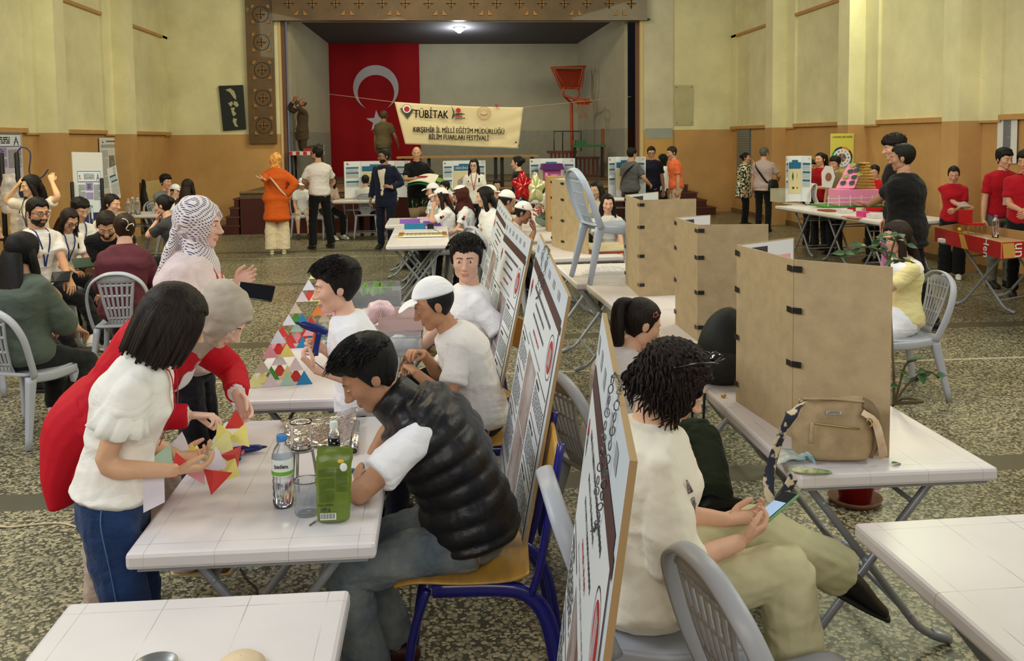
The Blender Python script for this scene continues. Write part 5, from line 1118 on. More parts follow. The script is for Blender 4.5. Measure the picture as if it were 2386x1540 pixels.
# ================================================================ PEOPLE IN THE HALL
WHT=(236,236,238); BLK=(16,16,20); NVY=(22,26,48); JEAN=(38,66,122)
def shirtmat(name,a,b_,kind,sc_):
    M=mat(name,a,r=.85,bump=.2,bs=22); 
    if 'p' in M: return M
    M['p']=1; N,L,b=nodes(M); tc=N.new('ShaderNodeTexCoord'); mx=N.new('ShaderNodeMix'); mx.data_type='RGBA'; mx.inputs[6].default_value=srgb(a)+(1,); mx.inputs[7].default_value=srgb(b_)+(1,)
    if kind=='check':
        sp=N.new('ShaderNodeSeparateXYZ'); L.new(tc.outputs['Object'],sp.inputs[0]); outs=[]
        for ax in (0,2):
            m=N.new('ShaderNodeMath'); m.operation='MULTIPLY'; m.inputs[1].default_value=sc_; L.new(sp.outputs[ax],m.inputs[0]); f=N.new('ShaderNodeMath'); f.operation='FRACT'; L.new(m.outputs[0],f.inputs[0]); l=N.new('ShaderNodeMath'); l.operation='LESS_THAN'; l.inputs[1].default_value=.42; L.new(f.outputs[0],l.inputs[0]); outs.append(l.outputs[0])
        a_=N.new('ShaderNodeMath'); a_.operation='ADD'; L.new(outs[0],a_.inputs[0]); L.new(outs[1],a_.inputs[1]); h=N.new('ShaderNodeMath'); h.operation='MULTIPLY'; h.inputs[1].default_value=.5; L.new(a_.outputs[0],h.inputs[0]); L.new(h.outputs[0],mx.inputs[0])
    elif kind=='lattice':
        mp=N.new('ShaderNodeMapping'); mp.inputs['Rotation'].default_value=(.5,.785,.3); L.new(tc.outputs['Object'],mp.inputs[0]); sp=N.new('ShaderNodeSeparateXYZ'); L.new(mp.outputs[0],sp.inputs[0]); acc=None
        for ax in (0,2):
            m=N.new('ShaderNodeMath'); m.operation='MULTIPLY'; m.inputs[1].default_value=sc_; L.new(sp.outputs[ax],m.inputs[0]); f=N.new('ShaderNodeMath'); f.operation='FRACT'; L.new(m.outputs[0],f.inputs[0]); l=N.new('ShaderNodeMath'); l.operation='LESS_THAN'; l.inputs[1].default_value=.52; L.new(f.outputs[0],l.inputs[0])
            if acc is None: acc=l.outputs[0]
            else: q=N.new('ShaderNodeMath'); q.operation='MAXIMUM'; L.new(acc,q.inputs[0]); L.new(l.outputs[0],q.inputs[1]); acc=q.outputs[0]
        L.new(acc,mx.inputs[0])
    else:
        n=N.new('ShaderNodeTexNoise' if kind=='blot' else 'ShaderNodeTexVoronoi'); n.inputs['Scale'].default_value=sc_; L.new(tc.outputs['Object'],n.inputs['Vector']); o_=n.outputs['Fac'] if kind=='blot' else n.outputs['Distance']
        r=N.new('ShaderNodeMapRange'); r.inputs[1].default_value=.48 if kind=='blot' else .3; r.inputs[2].default_value=.54 if kind=='blot' else .36; L.new(o_,r.inputs[0]); L.new(r.outputs[0],mx.inputs[0])
    L.new(mx.outputs[2],b.inputs['Base Color']); return M
PS={}
# ---- nearest figures ----
r=D(266,1165,2.82); PS['girl']=p=person('girl with a straight dark bob and white ruffled top holding paper pyramids',(r.x,r.y),8,1.42,lean=13,lean2=15,hd=(4,28,0),q=2,lids=.9,sk=(206,156,118),hair='bob',hc=(44,30,24),top=(240,238,232),sleeve='cap',hem=-.03,fit=.9,fem=1,hs=1.02,
  Rh=D(412,1096,2.72),Lh=D(415,1062,2.98),eR=(.15,-.55,-.9),eL=(-.2,-.4,-.9),hR=(Vector((1,.15,.02)),Vector((0,.5,1))),hL=(Vector((1,-.1,.1)),Vector((0,-.3,1))),cR=dict(curl=(.5,.5,.3),thumb=.3),cL=dict(curl=(.5,.5,.3)),
  bot=JEAN,bmat=cloth((38,62,108),name='denim_blue',var=.30,vs=14,bump=.5,bs=60),wide=1.42,hips=1.12,lany=(176,24,34),extras=dict(),shoe=(230,230,230))
S,E_,Wr=p['leg'][1]; s_=p['s']; m=MB(); hx=np.array((1.,0,0)); mse=mat('seam_blue',(84,112,160),r=.8)
m.tube([p['pos'](.05)+hx*.165*s_,S+hx*.120*s_,S*.55+E_*.45+hx*.108*s_,E_+hx*.100*s_],.0018,5,4); m.build('side_seam',mse,p['root'],False)
# ruffle on the cap sleeves
m=MB()
for S,E_,Wr in p['arm']:
    a=nrm(E_-S); u=nrm(np.cross(a,(0.2,1,.1))); v=np.cross(a,u); c0=S*.72+E_*.28; s_=p['s']; n=44; V=[];fs=[]
    for k,(dd,rr) in enumerate(((-.05,.060),(-.012,.074),(.030,.088),(.068,.100))):
        for j in range(n):
            t=2*math.pi*j/n; w=1+.10*k/3*math.sin(9*t)+.04*math.sin(17*t+1)*k/3; V.append(c0+a*(dd+.016*math.cos(t*2)*k/3)*s_+(u*math.cos(t)+v*math.sin(t))*rr*w*s_)
    for k in range(3):
        for j in range(n): fs.append((k*n+j,k*n+(j+1)%n,(k+1)*n+(j+1)%n,(k+1)*n+j))
    m.add(V,fs)
ro=m.build('sleeve_ruffle',cloth((240,238,232),name='cloth_ruffle'),p['root'],False); so=ro.modifiers.new('s','SOLIDIFY'); so.thickness=.003
r=D(268,1040,3.42); PS['red']=person('woman in a red blazer and beige headscarf bending over the table',(r.x,r.y),-6,1.50,lean=47,lean2=22,hd=(-12,44,0),q=2,fem=1,lids=.9,sk=(226,180,156),hair='hijab',hmat=mat('scarf_beige',(186,174,160),r=.85,var=.14,vs=26,bump=.2,bs=60),
  top=(226,222,220),sleeve='long',jacket=mat('blazer_red',(196,16,38),r=.75,bump=.25,bs=14,spec=.3),inner=(232,232,236),Rh=D(443,968,3.22),Lh=D(552,918,3.42),eR=(.4,-.3,-.9),eL=(-.5,.3,-.4),hR=(Vector((1,.0,-.02)),Vector((.1,-.2,-1))),hL=(Vector((.6,-.1,-1)),Vector((-.4,-1,-.1))),
  cR=dict(curl=(.55,.7,.5),thumb=.8,pinch=True),cL=dict(curl=(.45,.5,.4),thumb=.5),bot=(190,170,158),wide=1.6,Lf=Vector((-1.02,3.80,.09)),Rf=Vector((-1.25,3.45,.09)),shoe=(112,62,26),extras=dict(open=1,sole=(210,190,150)),hips=1.08,fat=1.08,hip=(0,-.02,.86))
p=PS['red']; m=MB()
pl_=p['pos']; m.loft([pl_(.05),pl_(-.03)+np.array((0,-.05,-.02)),pl_(-.1)+np.array((0,-.07,-.10)),pl_(-.1)+np.array((0,-.07,-.19))],[.19,.21,.22,.22],[.15,.16,.10,.05],(1,0,0),20,3,cap=.2); m=fuse(m,.009,2,disp=lambda V:.006*nz(V,14,3)); m.build('coat_tail',MATS['blazer_red'],p['root'],False)
r=D(430,640,4.35); PS['phone']=person('woman in a white and navy lattice headscarf standing with a black phone',(r.x,r.y),-2,1.56,lean=3,lean2=8,hd=(-4,6,0),q=2,fem=1,sk=(214,166,142),hair='hijab',hmat=shirtmat('scarf_lattice',(58,62,92),(226,218,220),'lattice',105),extras=dict(drape=1),
  top=(224,206,206),sleeve='long',fit=1.9,fat=1.1,Rh=D(548,694,4.12),Lh=D(548,660,4.38),eR=(.3,-.5,-.9),eL=(-.3,-.5,-.9),hR=(Vector((1,.1,-.05)),Vector((-.1,.3,1))),hL=(Vector((1,-.1,.35)),Vector((.1,-.9,.3))),cR=dict(curl=(.3,.35,.2),thumb=.2),cL=dict(curl=(.25,.3,.2),thumb=.1),bot=(36,36,44),lany=(190,26,40))
r=D(842,1000,3.98); PS['gluer']=person('boy with thick dark hair in a white polo holding a blue glue gun',(r.x,r.y),178,1.29,lean=6,lean2=8,hd=(8,10,0),q=2,hs=1.2,sk=(214,166,136),hair='thick',hc=(26,18,16),top=(238,238,244),fit=1.7,collar=True,lids=.9,Lh=D(733,860,3.72),Rh=D(752,812,3.95),eL=(-.35,-.6,-.7),eR=(.3,-.7,-.9),
  hL=(Vector((-.6,.05,.75)),Vector((.7,.5,.5))),hR=(Vector((-1,0,.2)),Vector((.1,-1,0))),cL=dict(curl=(.7,.8,.5),thumb=.5),cR=dict(curl=(1.,1.,.6),thumb=.6),bot=(30,34,50),hem=.10)
r=D(1102,900,4.35); PS['capboy']=person('boy in a plain white cap and T-shirt working with his hands on the table',(r.x,r.y),180,1.48,sit=.44,lean=15,lean2=18,hd=(6,22,0),q=2,hs=1.06,lids=.9,sk=(176,122,84),hair='capped',hc=(24,18,14),top=(234,230,226),fit=1.9,Lh=D(968,868,4.2),Rh=D(985,822,4.42),eL=(-.5,-.2,-.9),eR=(.4,.1,-.9),
  hL=(Vector((-.3,1,.1)),Vector((-.3,0,-1))),hR=(Vector((-.6,-.7,.2)),Vector((0,0,-1))),extras=dict(cap=1,logo=0),bot=(34,38,54),cL=dict(curl=(.6,.7,.5)),cR=dict(curl=(.6,.8,.5)))
r=D(1084,760,5.05); PS['lookboy']=person('boy with short dark hair in a white T-shirt looking at the camera',(r.x,r.y),-165,1.60,sit=.46,lean=2,hd=(68,4,0),q=2,sk=(206,158,130),hair='thick',hc=(30,20,16),top=(238,238,242),fit=1.4,hs=1.06,Lh=D(1118,860,4.9),bot=(34,38,54),lids=.5)
r=D(1072,1300,3.05); PS['vest']=person('teenage boy in a black quilted vest leaning on the table with crossed arms',(r.x,r.y),176,1.62,sit=.44,lean=22,lean2=26,hd=(10,34,0),q=2,sk=(168,118,84),hair='thick',hc=(18,15,16),lids=.9,top=(238,238,244),fit=.8,Lh=D(838,1128,2.98),Rh=D(852,1094,3.22),eL=(-1,.35,-.2),eR=(1,.3,-.2),
  hL=(Vector((-.25,1,.25)),Vector((.9,.1,-.5))),hR=(Vector((-.8,-.8,.0)),Vector((.2,.1,-1))),cL=dict(curl=(1.0,1.1,.6),thumb=.7),cR=dict(curl=(.9,.9,.6)),bmat=mat('denim_washed',(136,142,140),r=.85,var=.35,vs=9,bump=.5,bs=70,col2=(86,100,112)),wide=1.22,Lf=D(868,1600,2.95),Rf=D(925,1508,3.2),kL=(-.1,1,.5),kR=(.1,1,.5),shoe=(60,20,24),extras=dict(sole=(220,220,220)),beard=None,hips=1.05,blen=.92)
p=PS['vest']; m=MB(); T_=p['T']; ts=np.linspace(-.06,.50,34); rr=[np.interp(t,[u[0] for u in T_],[u[1] for u in T_]) for t in ts]; rb=[np.interp(t,[u[0] for u in T_],[u[2] for u in T_]) for t in ts]
puff=[.040+.011*abs(math.sin(i*math.pi/4.)) for i in range(len(ts))]
m.loft([p['pos'](t) for t in ts],[(min(a,.158)+q)*p['s'] for a,q in zip(rr,puff)],[(b_+q+.006)*p['s'] for b_,q in zip(rb,puff)],[p['sd'](t) for t in ts],36,1,cap=.05,sq=.9)
m.loft([p['pos'](.46),p['pos'](.52),p['pos'](.575)],[.105,.088,.082],[.10,.088,.082],p['sd'](.5),24,3,cap=.2)
[m.loft([p['pos'](.49),p['pos'](.47)*.4+S_*.6,S_+nrm(E_-S_)*.0],np.array([.080,.084,.072])*p['s'],None,p['fwd'](.4),14,2,cap=.3) for S_,E_,_w in p['arm']]; m=fuse(m,.0065,1,disp=lambda V:.003*nz(V,40,2.)); m.build('quilted_vest',mat('quilt_black',(20,19,26),r=.42,bump=.35,bs=26,spec=.5),p['root'],False)
r=D(1524,1440,2.62); PS['curly']=person('woman with dark curly hair and cream blouse sitting with a phone',(r.x,r.y),0,1.58,sit=.43,lean=0,lean2=10,hd=(-6,34,0),lids=.9,q=2,fem=1,fat=1.16,sk=(210,160,128),hair='curly',hc=(40,22,20),tmat=mat('blouse_cream',(240,234,218),r=.85,bump=.35,bs=30,sheen=.2),sleeve='elbow',fit=2.2,hem=.10,
  Rh=D(1725,1262,2.50),Lh=D(1695,1212,2.72),eR=(.35,-.3,-.8),eL=(-.3,-.4,-.9),hR=(Vector((.9,.25,.35)),Vector((-.2,.6,.7))),hL=(Vector((1,-.2,.25)),Vector((0,-.2,1))),cR=dict(curl=(.55,.6,.4),thumb=.3),cL=dict(curl=(.4,.5,.4),thumb=.3),bmat=mat('trousers_sage',(204,198,158),r=.85,var=.08,vs=6,bump=.3,bs=18),wide=1.4,hips=1.1,
  Lf=D(1972,1338,2.82),Rf=D(1868,1620,2.50),kL=(-.1,.6,1.2),kR=(.1,1,.8),shoe=(18,18,20),lany=(180,24,34),extras=dict(ft=(28,0),fy=(-10,0)),blen=.93)
r=D(1440,900,3.9); PS['pony']=person('girl with a dark ponytail and star hair clip seated beyond the curly-haired woman',(r.x,r.y),22,1.36,sit=.44,lean=10,lean2=14,hd=(-8,24,0),q=2,fem=1,hs=1.1,sk=(214,164,132),hair='pony',hc=(38,24,22),extras=dict(hl=.24),top=(234,230,230),sleeve='long',fit=1.8,hem=.10,lany=(190,26,34),bot=(42,54,38),wide=1.7,Rf=D(1660,1160,3.45),kR=(.1,1,.5))
# ---- left cluster ----
def seated(k,label,px,py,Y,fa,**kw):
    """seated person whose head is seen at px,py; Y is the depth of the head"""
    h=kw.pop('h',1.6); l1=math.radians(kw.get('lean',4)); l2=math.radians(kw.get('lean2',0)); s=h/1.7
    zh=kw.get('sit',.44)+s*(.115+.525*math.cos(l1*.9+.3*l2)+.125*math.cos(l1+l2)); Yw=Y; hd_=G(px,py,zh) if Y<14 else D(px,py,Y); ln=kw.get('lean',4)+kw.get('lean2',0)*.5; print(k,'Y',round(Y,1),round(hd_.y,1)); off=math.sin(math.radians(ln))*.62*h/1.7
    a=math.radians(fa); kw.setdefault('sit',.44); PS[k]=person(label,(hd_.x-math.cos(a)*off,hd_.y-math.sin(a)*off),fa,h,**kw); return PS[k]
seated('L1','woman with long black hair and dark green shirt seated with her back to the camera',64,590,8.15,72,h=1.62,q=1,fem=1,fat=1.18,sk=(196,146,116),hair='long',hc=(20,16,18),extras=dict(hl=.42),top=(84,94,84),sleeve='elbow',fit=2.2,lean=6,hd=(-14,8,0),bot=(26,28,30),wide=1.3,Rf=(.2,.1,.09),shoe=(224,222,220))
seated('L2','bearded man with dark-framed glasses in a white T-shirt holding a tablet',93,500,9.0,-38,h=1.76,q=2,vox=.013,sk=(190,136,98),hair='fade',hc=(30,24,22),beard='beard',glasses=True,lany=(38,52,110),top=(232,226,222),inner=(190,210,236),fit=1.6,lean=6,hd=(0,8,0),Lh=(-.05,.40,.66),Rh=(.12,.36,.62),bot=BLK,Lf=(-.25,.62,.09),Rf=(.1,.62,.09),shoe=(230,226,220))
seated('L3','grey-haired man at the left edge of the hall, mostly cut off',-16,545,9.2,0,h=1.68,q=1,sk=(188,140,108),hair='fade',hc=(110,104,100),top=(120,112,104),lean=10,hd=(0,8,0))
p=D(82,430,9.9); PS['L4']=person('standing girl holding up her long dark hair beside the hanging plastic bags',(p.x,p.y),-118,1.50,q=1,fem=1,sk=(222,170,120),hair='long',hc=(34,22,20),extras=dict(hl=.30,front=1),top=(232,220,200),lany=(40,40,60),Lh=(-.22,-.02,1.47),Rh=(.22,.04,1.42),eL=(-.9,.2,-.5),eR=(.9,.2,-.6),hL=((.3,-.2,.7),(.4,-.4,.2)),hR=((-.5,-.1,.7),(-.4,-.4,.2)),hd=(-22,10,0),bot=NVY)
seated('L5','girl with long brown hair and thin glasses looking down at a booklet',165,515,9.9,-40,h=1.52,q=1,fem=1,sk=(200,146,110),hair='long',hc=(52,32,24),glasses=True,top=(236,228,222),lany=(38,52,110),lean=12,lean2=12,hd=(0,30,0),lids=.9,extras=dict(front=1),bot=BLK,Lh=(-.08,.34,.64),Rh=(.1,.36,.64))
seated('L6','boy with parted dark hair looking down beside the white notice board',190,492,10.9,-35,h=1.60,q=1,sk=(200,148,112),hair='thick',hc=(24,18,18),top=(236,230,226),lany=(38,52,110),lean=10,lean2=8,hd=(0,22,0),lids=.9,bot=BLK)
seated('L7','bearded man in a black T-shirt bending forward between the seated groups',243,532,9.9,-82,h=1.74,q=2,vox=.013,sk=(186,132,98),hair='fade',hc=(46,28,20),beard='beard',top=BLK,lean=34,lean2=18,hd=(10,36,0),bot=(24,24,30),Lh=(.02,.42,.50),Rh=(-.06,.40,.52),shoe=(226,222,218))
seated('L8','woman in a maroon blazer with a silver hair claw seated on a white chair',294,535,8.95,96,h=1.64,q=1,fem=1,fat=1.08,sk=(206,156,126),hair='bun',hc=(70,44,28),top=(92,34,48),tmat=mat('blazer_maroon',(92,34,48),r=.8,bump=.2,bs=18),sleeve='long',fit=2.4,lean=6,lean2=10,hd=(20,14,0),bot=(52,24,36),wide=1.3)
seated('L9','girl in white with a long low ponytail seated under the wall posters',270,478,12.3,-12,h=1.56,q=1,fem=1,sk=(214,160,126),hair='lowpony',hc=(34,24,24),top=(238,232,226),sleeve='long',lean=12,lean2=8,hd=(-5,12,0),bot=BLK)
seated('L10','woman in a dark grey T-shirt with a curly bun covering her face',372,482,10.2,165,h=1.60,q=1,fem=1,sk=(206,152,118),hair='bun',hc=(34,24,22),top=(62,60,64),lean=14,lean2=10,hd=(0,12,0),bot=BLK,Lh=(-.04,.20,.98),Rh=(.07,.20,.98),eL=(-.4,.6,-.8),eR=(.4,.5,-.8),hL=((0,-.1,1),(0,-1,.1)),hR=((0,-.1,1),(0,-1,.1)))
seated('L11','young man with dark hair touching his chin by the radiator',391,430,15.8,-35,h=1.66,q=0,sk=(196,140,106),hair='thick',top=(120,124,130),lean=8,Rh=(.06,.18,1.02),hd=(0,4,0))
seated('L12','child in a white cap by the radiator behind the brown-haired girl',413,455,15.0,-30,h=1.40,q=0,sk=(206,156,124),hair='capped',extras=dict(cap=1),top=WHT)
seated('L13','person with long brown hair seen from behind near the stage steps',440,440,14.3,80,h=1.62,q=0,fem=1,hair='long',hc=(58,34,24),extras=dict(hl=.5),top=(70,56,52))
# ---- floor in front of the stage ----
def stand(k,label,px,py,fa,h,Y=None,**kw):
    hy=kw.pop('hy',None); p=G(px,py) if Y is None else D(px,py,Y)
    if hy: hz=D(px,hy,p.y).z; h=hz*1.7/1.60; print(k,'h',round(h,2),round(p.x,1),round(p.y,1))
    PS[k]=person(label,(p.x,p.y),fa,h,**kw); return PS[k]
stand('B1','woman in an orange top and bright scarf pointing with one arm, back to the camera',648,592,100,1.62,hy=376,q=1,fem=1,fat=1.12,hair='hijab',hmat=shirtmat('scarf_bright',(236,196,70),(226,120,110),'blot',22),sk=(214,164,130),top=(206,92,22),tmat=mat('top_orange',(208,90,20),r=.9,bump=.4,bs=20),sleeve='long',fit=3,hem=.34,Lh=D(612,432,14.4),Rh=(.16,-.10,.98),eL=(-.6,-.2,-.9),eR=(.9,-.5,-.1),hL=(Vector((-1,0,.35)),(0,0,1)),cL=dict(curl=(.1,.2,.1)),bot=(224,206,176),wide=1.75,hips=1.05,shoe=(204,190,160),hd=(18,0,0))
stand('B2','man in a white shirt and black trousers standing with folded arms',748,580,118,1.73,hy=362,q=1,sk=(180,130,98),hair='fade',glasses=True,top=(222,214,212),fit=1.6,hem=.02,bot=BLK,wide=1.1,Lh=(-.02,.24,1.14),Rh=(.10,.24,1.10),eL=(-.9,.1,-.8),eR=(.9,.1,-.8),hd=(25,4,0),Lf=(-.14,0,.085),Rf=(.20,.02,.085),beard='stubble')
stand('B5','bearded man in a dark navy suit and glasses facing into the hall',902,578,-112,1.68,hy=367,q=1,sk=(150,104,80),hair='short',hc=(36,28,24),beard='beard',glasses=True,top=(214,204,186),jacket=(20,26,50),inner=(216,206,188),sleeve='long',bot=(16,20,40),Lh=(-.20,.20,1.06),Rh=(.24,.10,.86),hd=(-38,2,0),hL=((.7,.4,.4),(.3,-.4,-.6)))
stand('B6','bald man in a black polo standing behind a table holding folded sheets',972,450,-84,1.72,hy=360,Y=17.0,q=1,sk=(196,146,106),hair='none',hc=(110,88,70),top=BLK,collar=True,bot=BLK,Rh=(.10,.36,1.16),Lh=(-.22,.30,1.12),hd=(-6,4,0),cR=dict(curl=(.4,.4,.2)))
stand('B7','woman with long black hair, round glasses and a white top with a pale backpack',1106,450,-98,1.58,hy=388,Y=15.6,q=1,fem=1,sk=(214,168,138),hair='long',hc=(20,16,18),extras=dict(hl=.25,front=1),glasses=True,top=(236,232,224),lany=(196,70,60),hd=(-8,4,0),sleeve='elbow')
stand('B8','woman in black with a curly dark bun and her side to the camera',1212,450,158,1.60,hy=382,Y=14.9,q=1,fem=1,sk=(206,156,122),hair='bun',hc=(26,20,20),top=(18,18,22),sleeve='elbow',hd=(0,4,0),bot=BLK)
seated('B9','seated child in a white cap and shorts partly behind the white-shirted man',705,478,17.9,-80,h=1.36,q=0,hair='capped',extras=dict(cap=1),top=WHT,bot=(196,190,176),blen=.25,lean=14,lean2=10,hd=(0,20,0),sk=(196,146,114),shoe=(40,44,50))
seated('B10','seated girl in black trousers bent over a phone near the stage front',776,470,17.6,-55,h=1.54,q=0,fem=1,hair='long',hc=(24,18,18),top=(196,170,160),bot=BLK,lean=16,lean2=14,hd=(0,30,0),extras=dict(hl=.18),shoe=(226,224,214),Lh=(-.03,.30,.72),Rh=(.06,.30,.72))
seated('B11','dark-haired child seen from behind on a white chair at the solar boat poster',852,442,17.75,92,h=1.42,q=0,hair='short',top=(206,206,200),lean=3,hd=(0,6,0))
p=D(703,300,BY+.05); tz=D(700,352,BY).z
PS['B3']=person('man in a brown suit kneeling on a table on the stage with raised hands',(p.x,p.y,tz),-150,1.68,q=1,lean=-2,sk=(150,96,70),hair='bald',hc=(90,80,72),beard='stubble',top=(176,164,142),jacket=(74,60,46),inner=(180,168,146),sleeve='long',hip=(0,.0,.47),Lf=(-.10,-.42,.07),Rf=(.12,-.44,.09),kL=(-.05,.2,-1),kR=(.05,.2,-1),Lh=(-.10,.15,1.17),Rh=(.10,.15,1.17),eL=(-.9,.2,-.6),eR=(.9,.2,-.6),hL=((.2,-.1,1),(0,-1,.1)),hR=((-.2,-.1,1),(0,-1,.1)),hd=(0,-14,0),bot=(66,54,42),shoe=(50,42,38),extras=dict(ft=(80,80),sole=(160,150,130)))
p=D(893,300,BY-.4); PS['B4']=person('man in an olive vest on the stage holding the left end of the banner',(p.x,p.y,.84),72,1.66,q=1,fat=1.15,sk=(150,106,78),hair='fade',hc=(120,104,80),top=(96,84,60),tmat=cloth((98,86,60),bump=.5),hem=.10,bot=(82,72,50),Lh=(-.26,.14,.86),Rh=(.30,.16,.92),hd=(12,2,0))
# capped pupils at the aisle tables
CAPK=dict(q=1,top=WHT,hair='capped',sk=(196,146,114))
seated('C1','capped pupil half hidden behind the girl resting her face on her hand',1003,448,12.9,192,h=1.46,extras=dict(cap=1),**CAPK)
seated('C2','long-haired girl in a white cap resting her face on her hand',1020,462,11.7,192,h=1.48,q=1,fem=1,top=WHT,hair='long',hc=(48,30,26),extras=dict(cap=1,hl=.46),sk=(200,150,120),lean=8,lean2=6,hd=(0,8,0),Lh=(-.02,.17,.98),eL=(-.3,.7,-.8),hL=((.1,-.2,1),(.6,-.6,0)))
seated('C3','pupil in a brown headscarf under a white cap at the aisle table',1066,457,11.4,186,h=1.52,q=1,fem=1,top=WHT,hair='hijab',hmat=cloth((74,32,26)),extras=dict(cap=1,drape=1),sk=(206,160,130),lean=6,lean2=6)
seated('C4','girl with long straight black hair and white logo T-shirt, arms resting on the table',1122,462,10.4,188,h=1.62,q=1,fem=1,top=WHT,hair='long',hc=(26,18,18),extras=dict(hl=.44),sk=(206,160,130),lean=8,lean2=8,hd=(-8,10,0),Lh=(-.02,.34,.78),bot=BLK,fit=1.5)
seated('C5','girl in a white cap facing right with long brown hair at the aisle',1149,456,12.2,-8,h=1.52,q=1,fem=1,top=WHT,hair='long',hc=(40,26,24),extras=dict(cap=1,hl=.3),sk=(206,160,130),lean=6,hd=(-6,6,0))
seated('C6','boy in a tilted white cap seen from behind left of the balloons',1187,472,10.9,30,h=1.60,q=1,top=WHT,hair='capped',extras=dict(cap=1,laz=180),sk=(150,104,78),lean=14,lean2=14,hd=(-10,20,0),fat=1.1)
seated('C7','boy in a white cap resting his face in his hands by the green wire plants',1231,500,10.2,-6,h=1.50,q=1,top=WHT,hair='capped',extras=dict(cap=1),sk=(150,104,78),lean=22,lean2=16,hd=(-4,22,0),Lh=(-.03,.33,.86),Rh=(.05,.34,.88),eL=(-.3,.6,-.9),eR=(.3,.6,-.9),hL=((0,-.1,1),(0,-1,0)),hR=((0,-.1,1),(0,-1,0)))
seated('C8','dark-haired child sitting low behind the woman with the round glasses',1087,432,16.3,182,h=1.36,q=0,hair='bun',fem=1,top=(210,214,206))
seated('C9','small dark-haired child looking out between two white caps',1158,430,16.3,-90,h=1.30,q=0,hair='short',top=(150,90,80))
seated('C10','child mostly hidden behind the green folded sheet of the bald man',1032,432,15.2,200,h=1.38,q=0,hair='short',top=(180,90,60))
seated('C11','child with long dark hair behind the yellow balloon',1262,432,16.0,175,h=1.30,q=0,fem=1,hair='long',hc=(24,18,18),top=WHT,extras=dict(hl=.25))
# ---- right side ----
stand('R1','man in a grey polo with a black shoulder strap, back to the camera',1468,440,38,1.68,hy=362,Y=17.0,q=1,fat=1.22,sk=(176,126,94),hair='short',hc=(24,20,20),top=(84,84,88),beard='stubble',bot=BLK,Rh=(.26,.26,.98),hd=(-6,10,0))
stand('R2','man in a navy polo and thin glasses listening between two other men',1517,440,-98,1.70,hy=358,Y=18,q=1,fat=1.2,sk=(176,126,98),hair='fade',hc=(30,26,24),glasses=True,top=(20,22,40),collar=True,bot=NVY,hd=(-4,10,0))
stand('R3','man in an orange polo leaning towards the man in navy',1575,440,182,1.74,hy=358,Y=17.6,q=1,fat=1.12,sk=(188,132,100),hair='fade',hc=(62,46,38),top=(226,108,66),collar=True,bot=(190,170,140),lean=4,lean2=6,hd=(12,12,0),Lh=(-.20,.02,.80))
stand('R3b','woman in a black headscarf half hidden between the navy and orange polos',1549,440,175,1.56,hy=374,Y=18.6,q=0,fem=1,hair='hijab',hmat=cloth((18,18,20)),top=WHT,sleeve='long',sk=(190,150,120))
stand('R4','woman with short dark hair in a black and white floral blouse touching her face',1733,440,-28,1.56,hy=370,Y=18.6,q=1,fem=1,fat=1.15,sk=(190,132,100),hair='bun',hc=(24,20,20),top=(220,216,190),tmat=shirtmat('blouse_floral',(34,36,30),(216,212,184),'blot',26),sleeve='long',hem=.24,fit=2.6,Lh=(-.02,.22,1.26),eL=(-.6,.3,-.9),hL=((.2,-.2,1),(0,-1,.2)),bot=BLK,hd=(-6,2,0),lany=(180,40,40))
stand('R5','grey-haired man in a red checked shirt with a black shoulder bag',1778,440,52,1.67,hy=360,Y=17.4,q=1,fat=1.16,sk=(190,140,108),hair='fade',hc=(138,132,124),glasses=True,top=(190,160,156),tmat=shirtmat('shirt_checked',(206,192,190),(140,96,100),'check',48),fit=1.6,hem=.10,bot=BLK,Rh=(.20,.34,1.02),hd=(-16,6,0))
REDS=dict(top=(176,18,28),q=1)
stand('R6','boy in red behind the row of tables, left of the ponytailed girl',1886,440,-70,1.48,hy=390,Y=15.0,hair='thick',hc=(22,18,18),sk=(186,132,98),hd=(0,6,0),Rh=(.34,.12,.80),**REDS)
stand('R7','girl in red with a dark ponytail looking towards the left',1914,440,-150,1.60,hy=374,Y=14.6,fem=1,hair='pony',hc=(24,18,18),extras=dict(hl=.18),sk=(206,150,116),hd=(0,4,0),Lh=(-.10,.30,1.02),Rh=(.12,.30,1.0),sleeve='elbow',**REDS)
stand('R8','boy in a khaki vest and red collar beside the model greenhouse',1950,440,-160,1.53,hy=384,Y=13.9,q=1,top=(112,96,66),hair='thick',hc=(22,18,18),sk=(186,132,98),hd=(10,8,0))
stand('R9','girl with a dark bun behind the greenhouse model looking down',2042,440,-150,1.40,hy=402,Y=13.0,fem=1,hair='bun',hc=(24,18,18),sk=(196,140,106),hd=(10,20,0),**REDS)
stand('R10','tall curly-haired young man in black behind the shorter one in black',2094,440,170,1.81,hy=350,Y=9.6,q=1,sk=(200,148,118),hair='curlytop',hc=(28,20,18),top=(14,14,18),bot=BLK,hd=(0,8,0))
p=G(2160,772); PS['R11']=person('young man in a black T-shirt, back to the camera, carrying the pink greenhouse model',(p.x-.22,p.y),128,1.72,q=2,vox=.011,fat=1.16,sk=(168,120,88),hair='fade',hc=(22,18,18),top=(13,13,17),fit=2.2,hem=.12,bot=(14,15,22),wide=1.15,Lh=D(2010,487,8.75),Rh=D(2030,486,9.05),eL=(-.5,-.5,-.7),eR=(.5,-.2,-.8),hL=(Vector((-1,.3,.05)),Vector((0,0,1))),hR=(Vector((-1,.2,.05)),Vector((0,0,1))),hd=(16,6,0),Rf=Vector((p.x+.02,p.y-.05,.085)),Lf=Vector((p.x-.22,p.y+.15,.085)),shoe=(26,22,22))
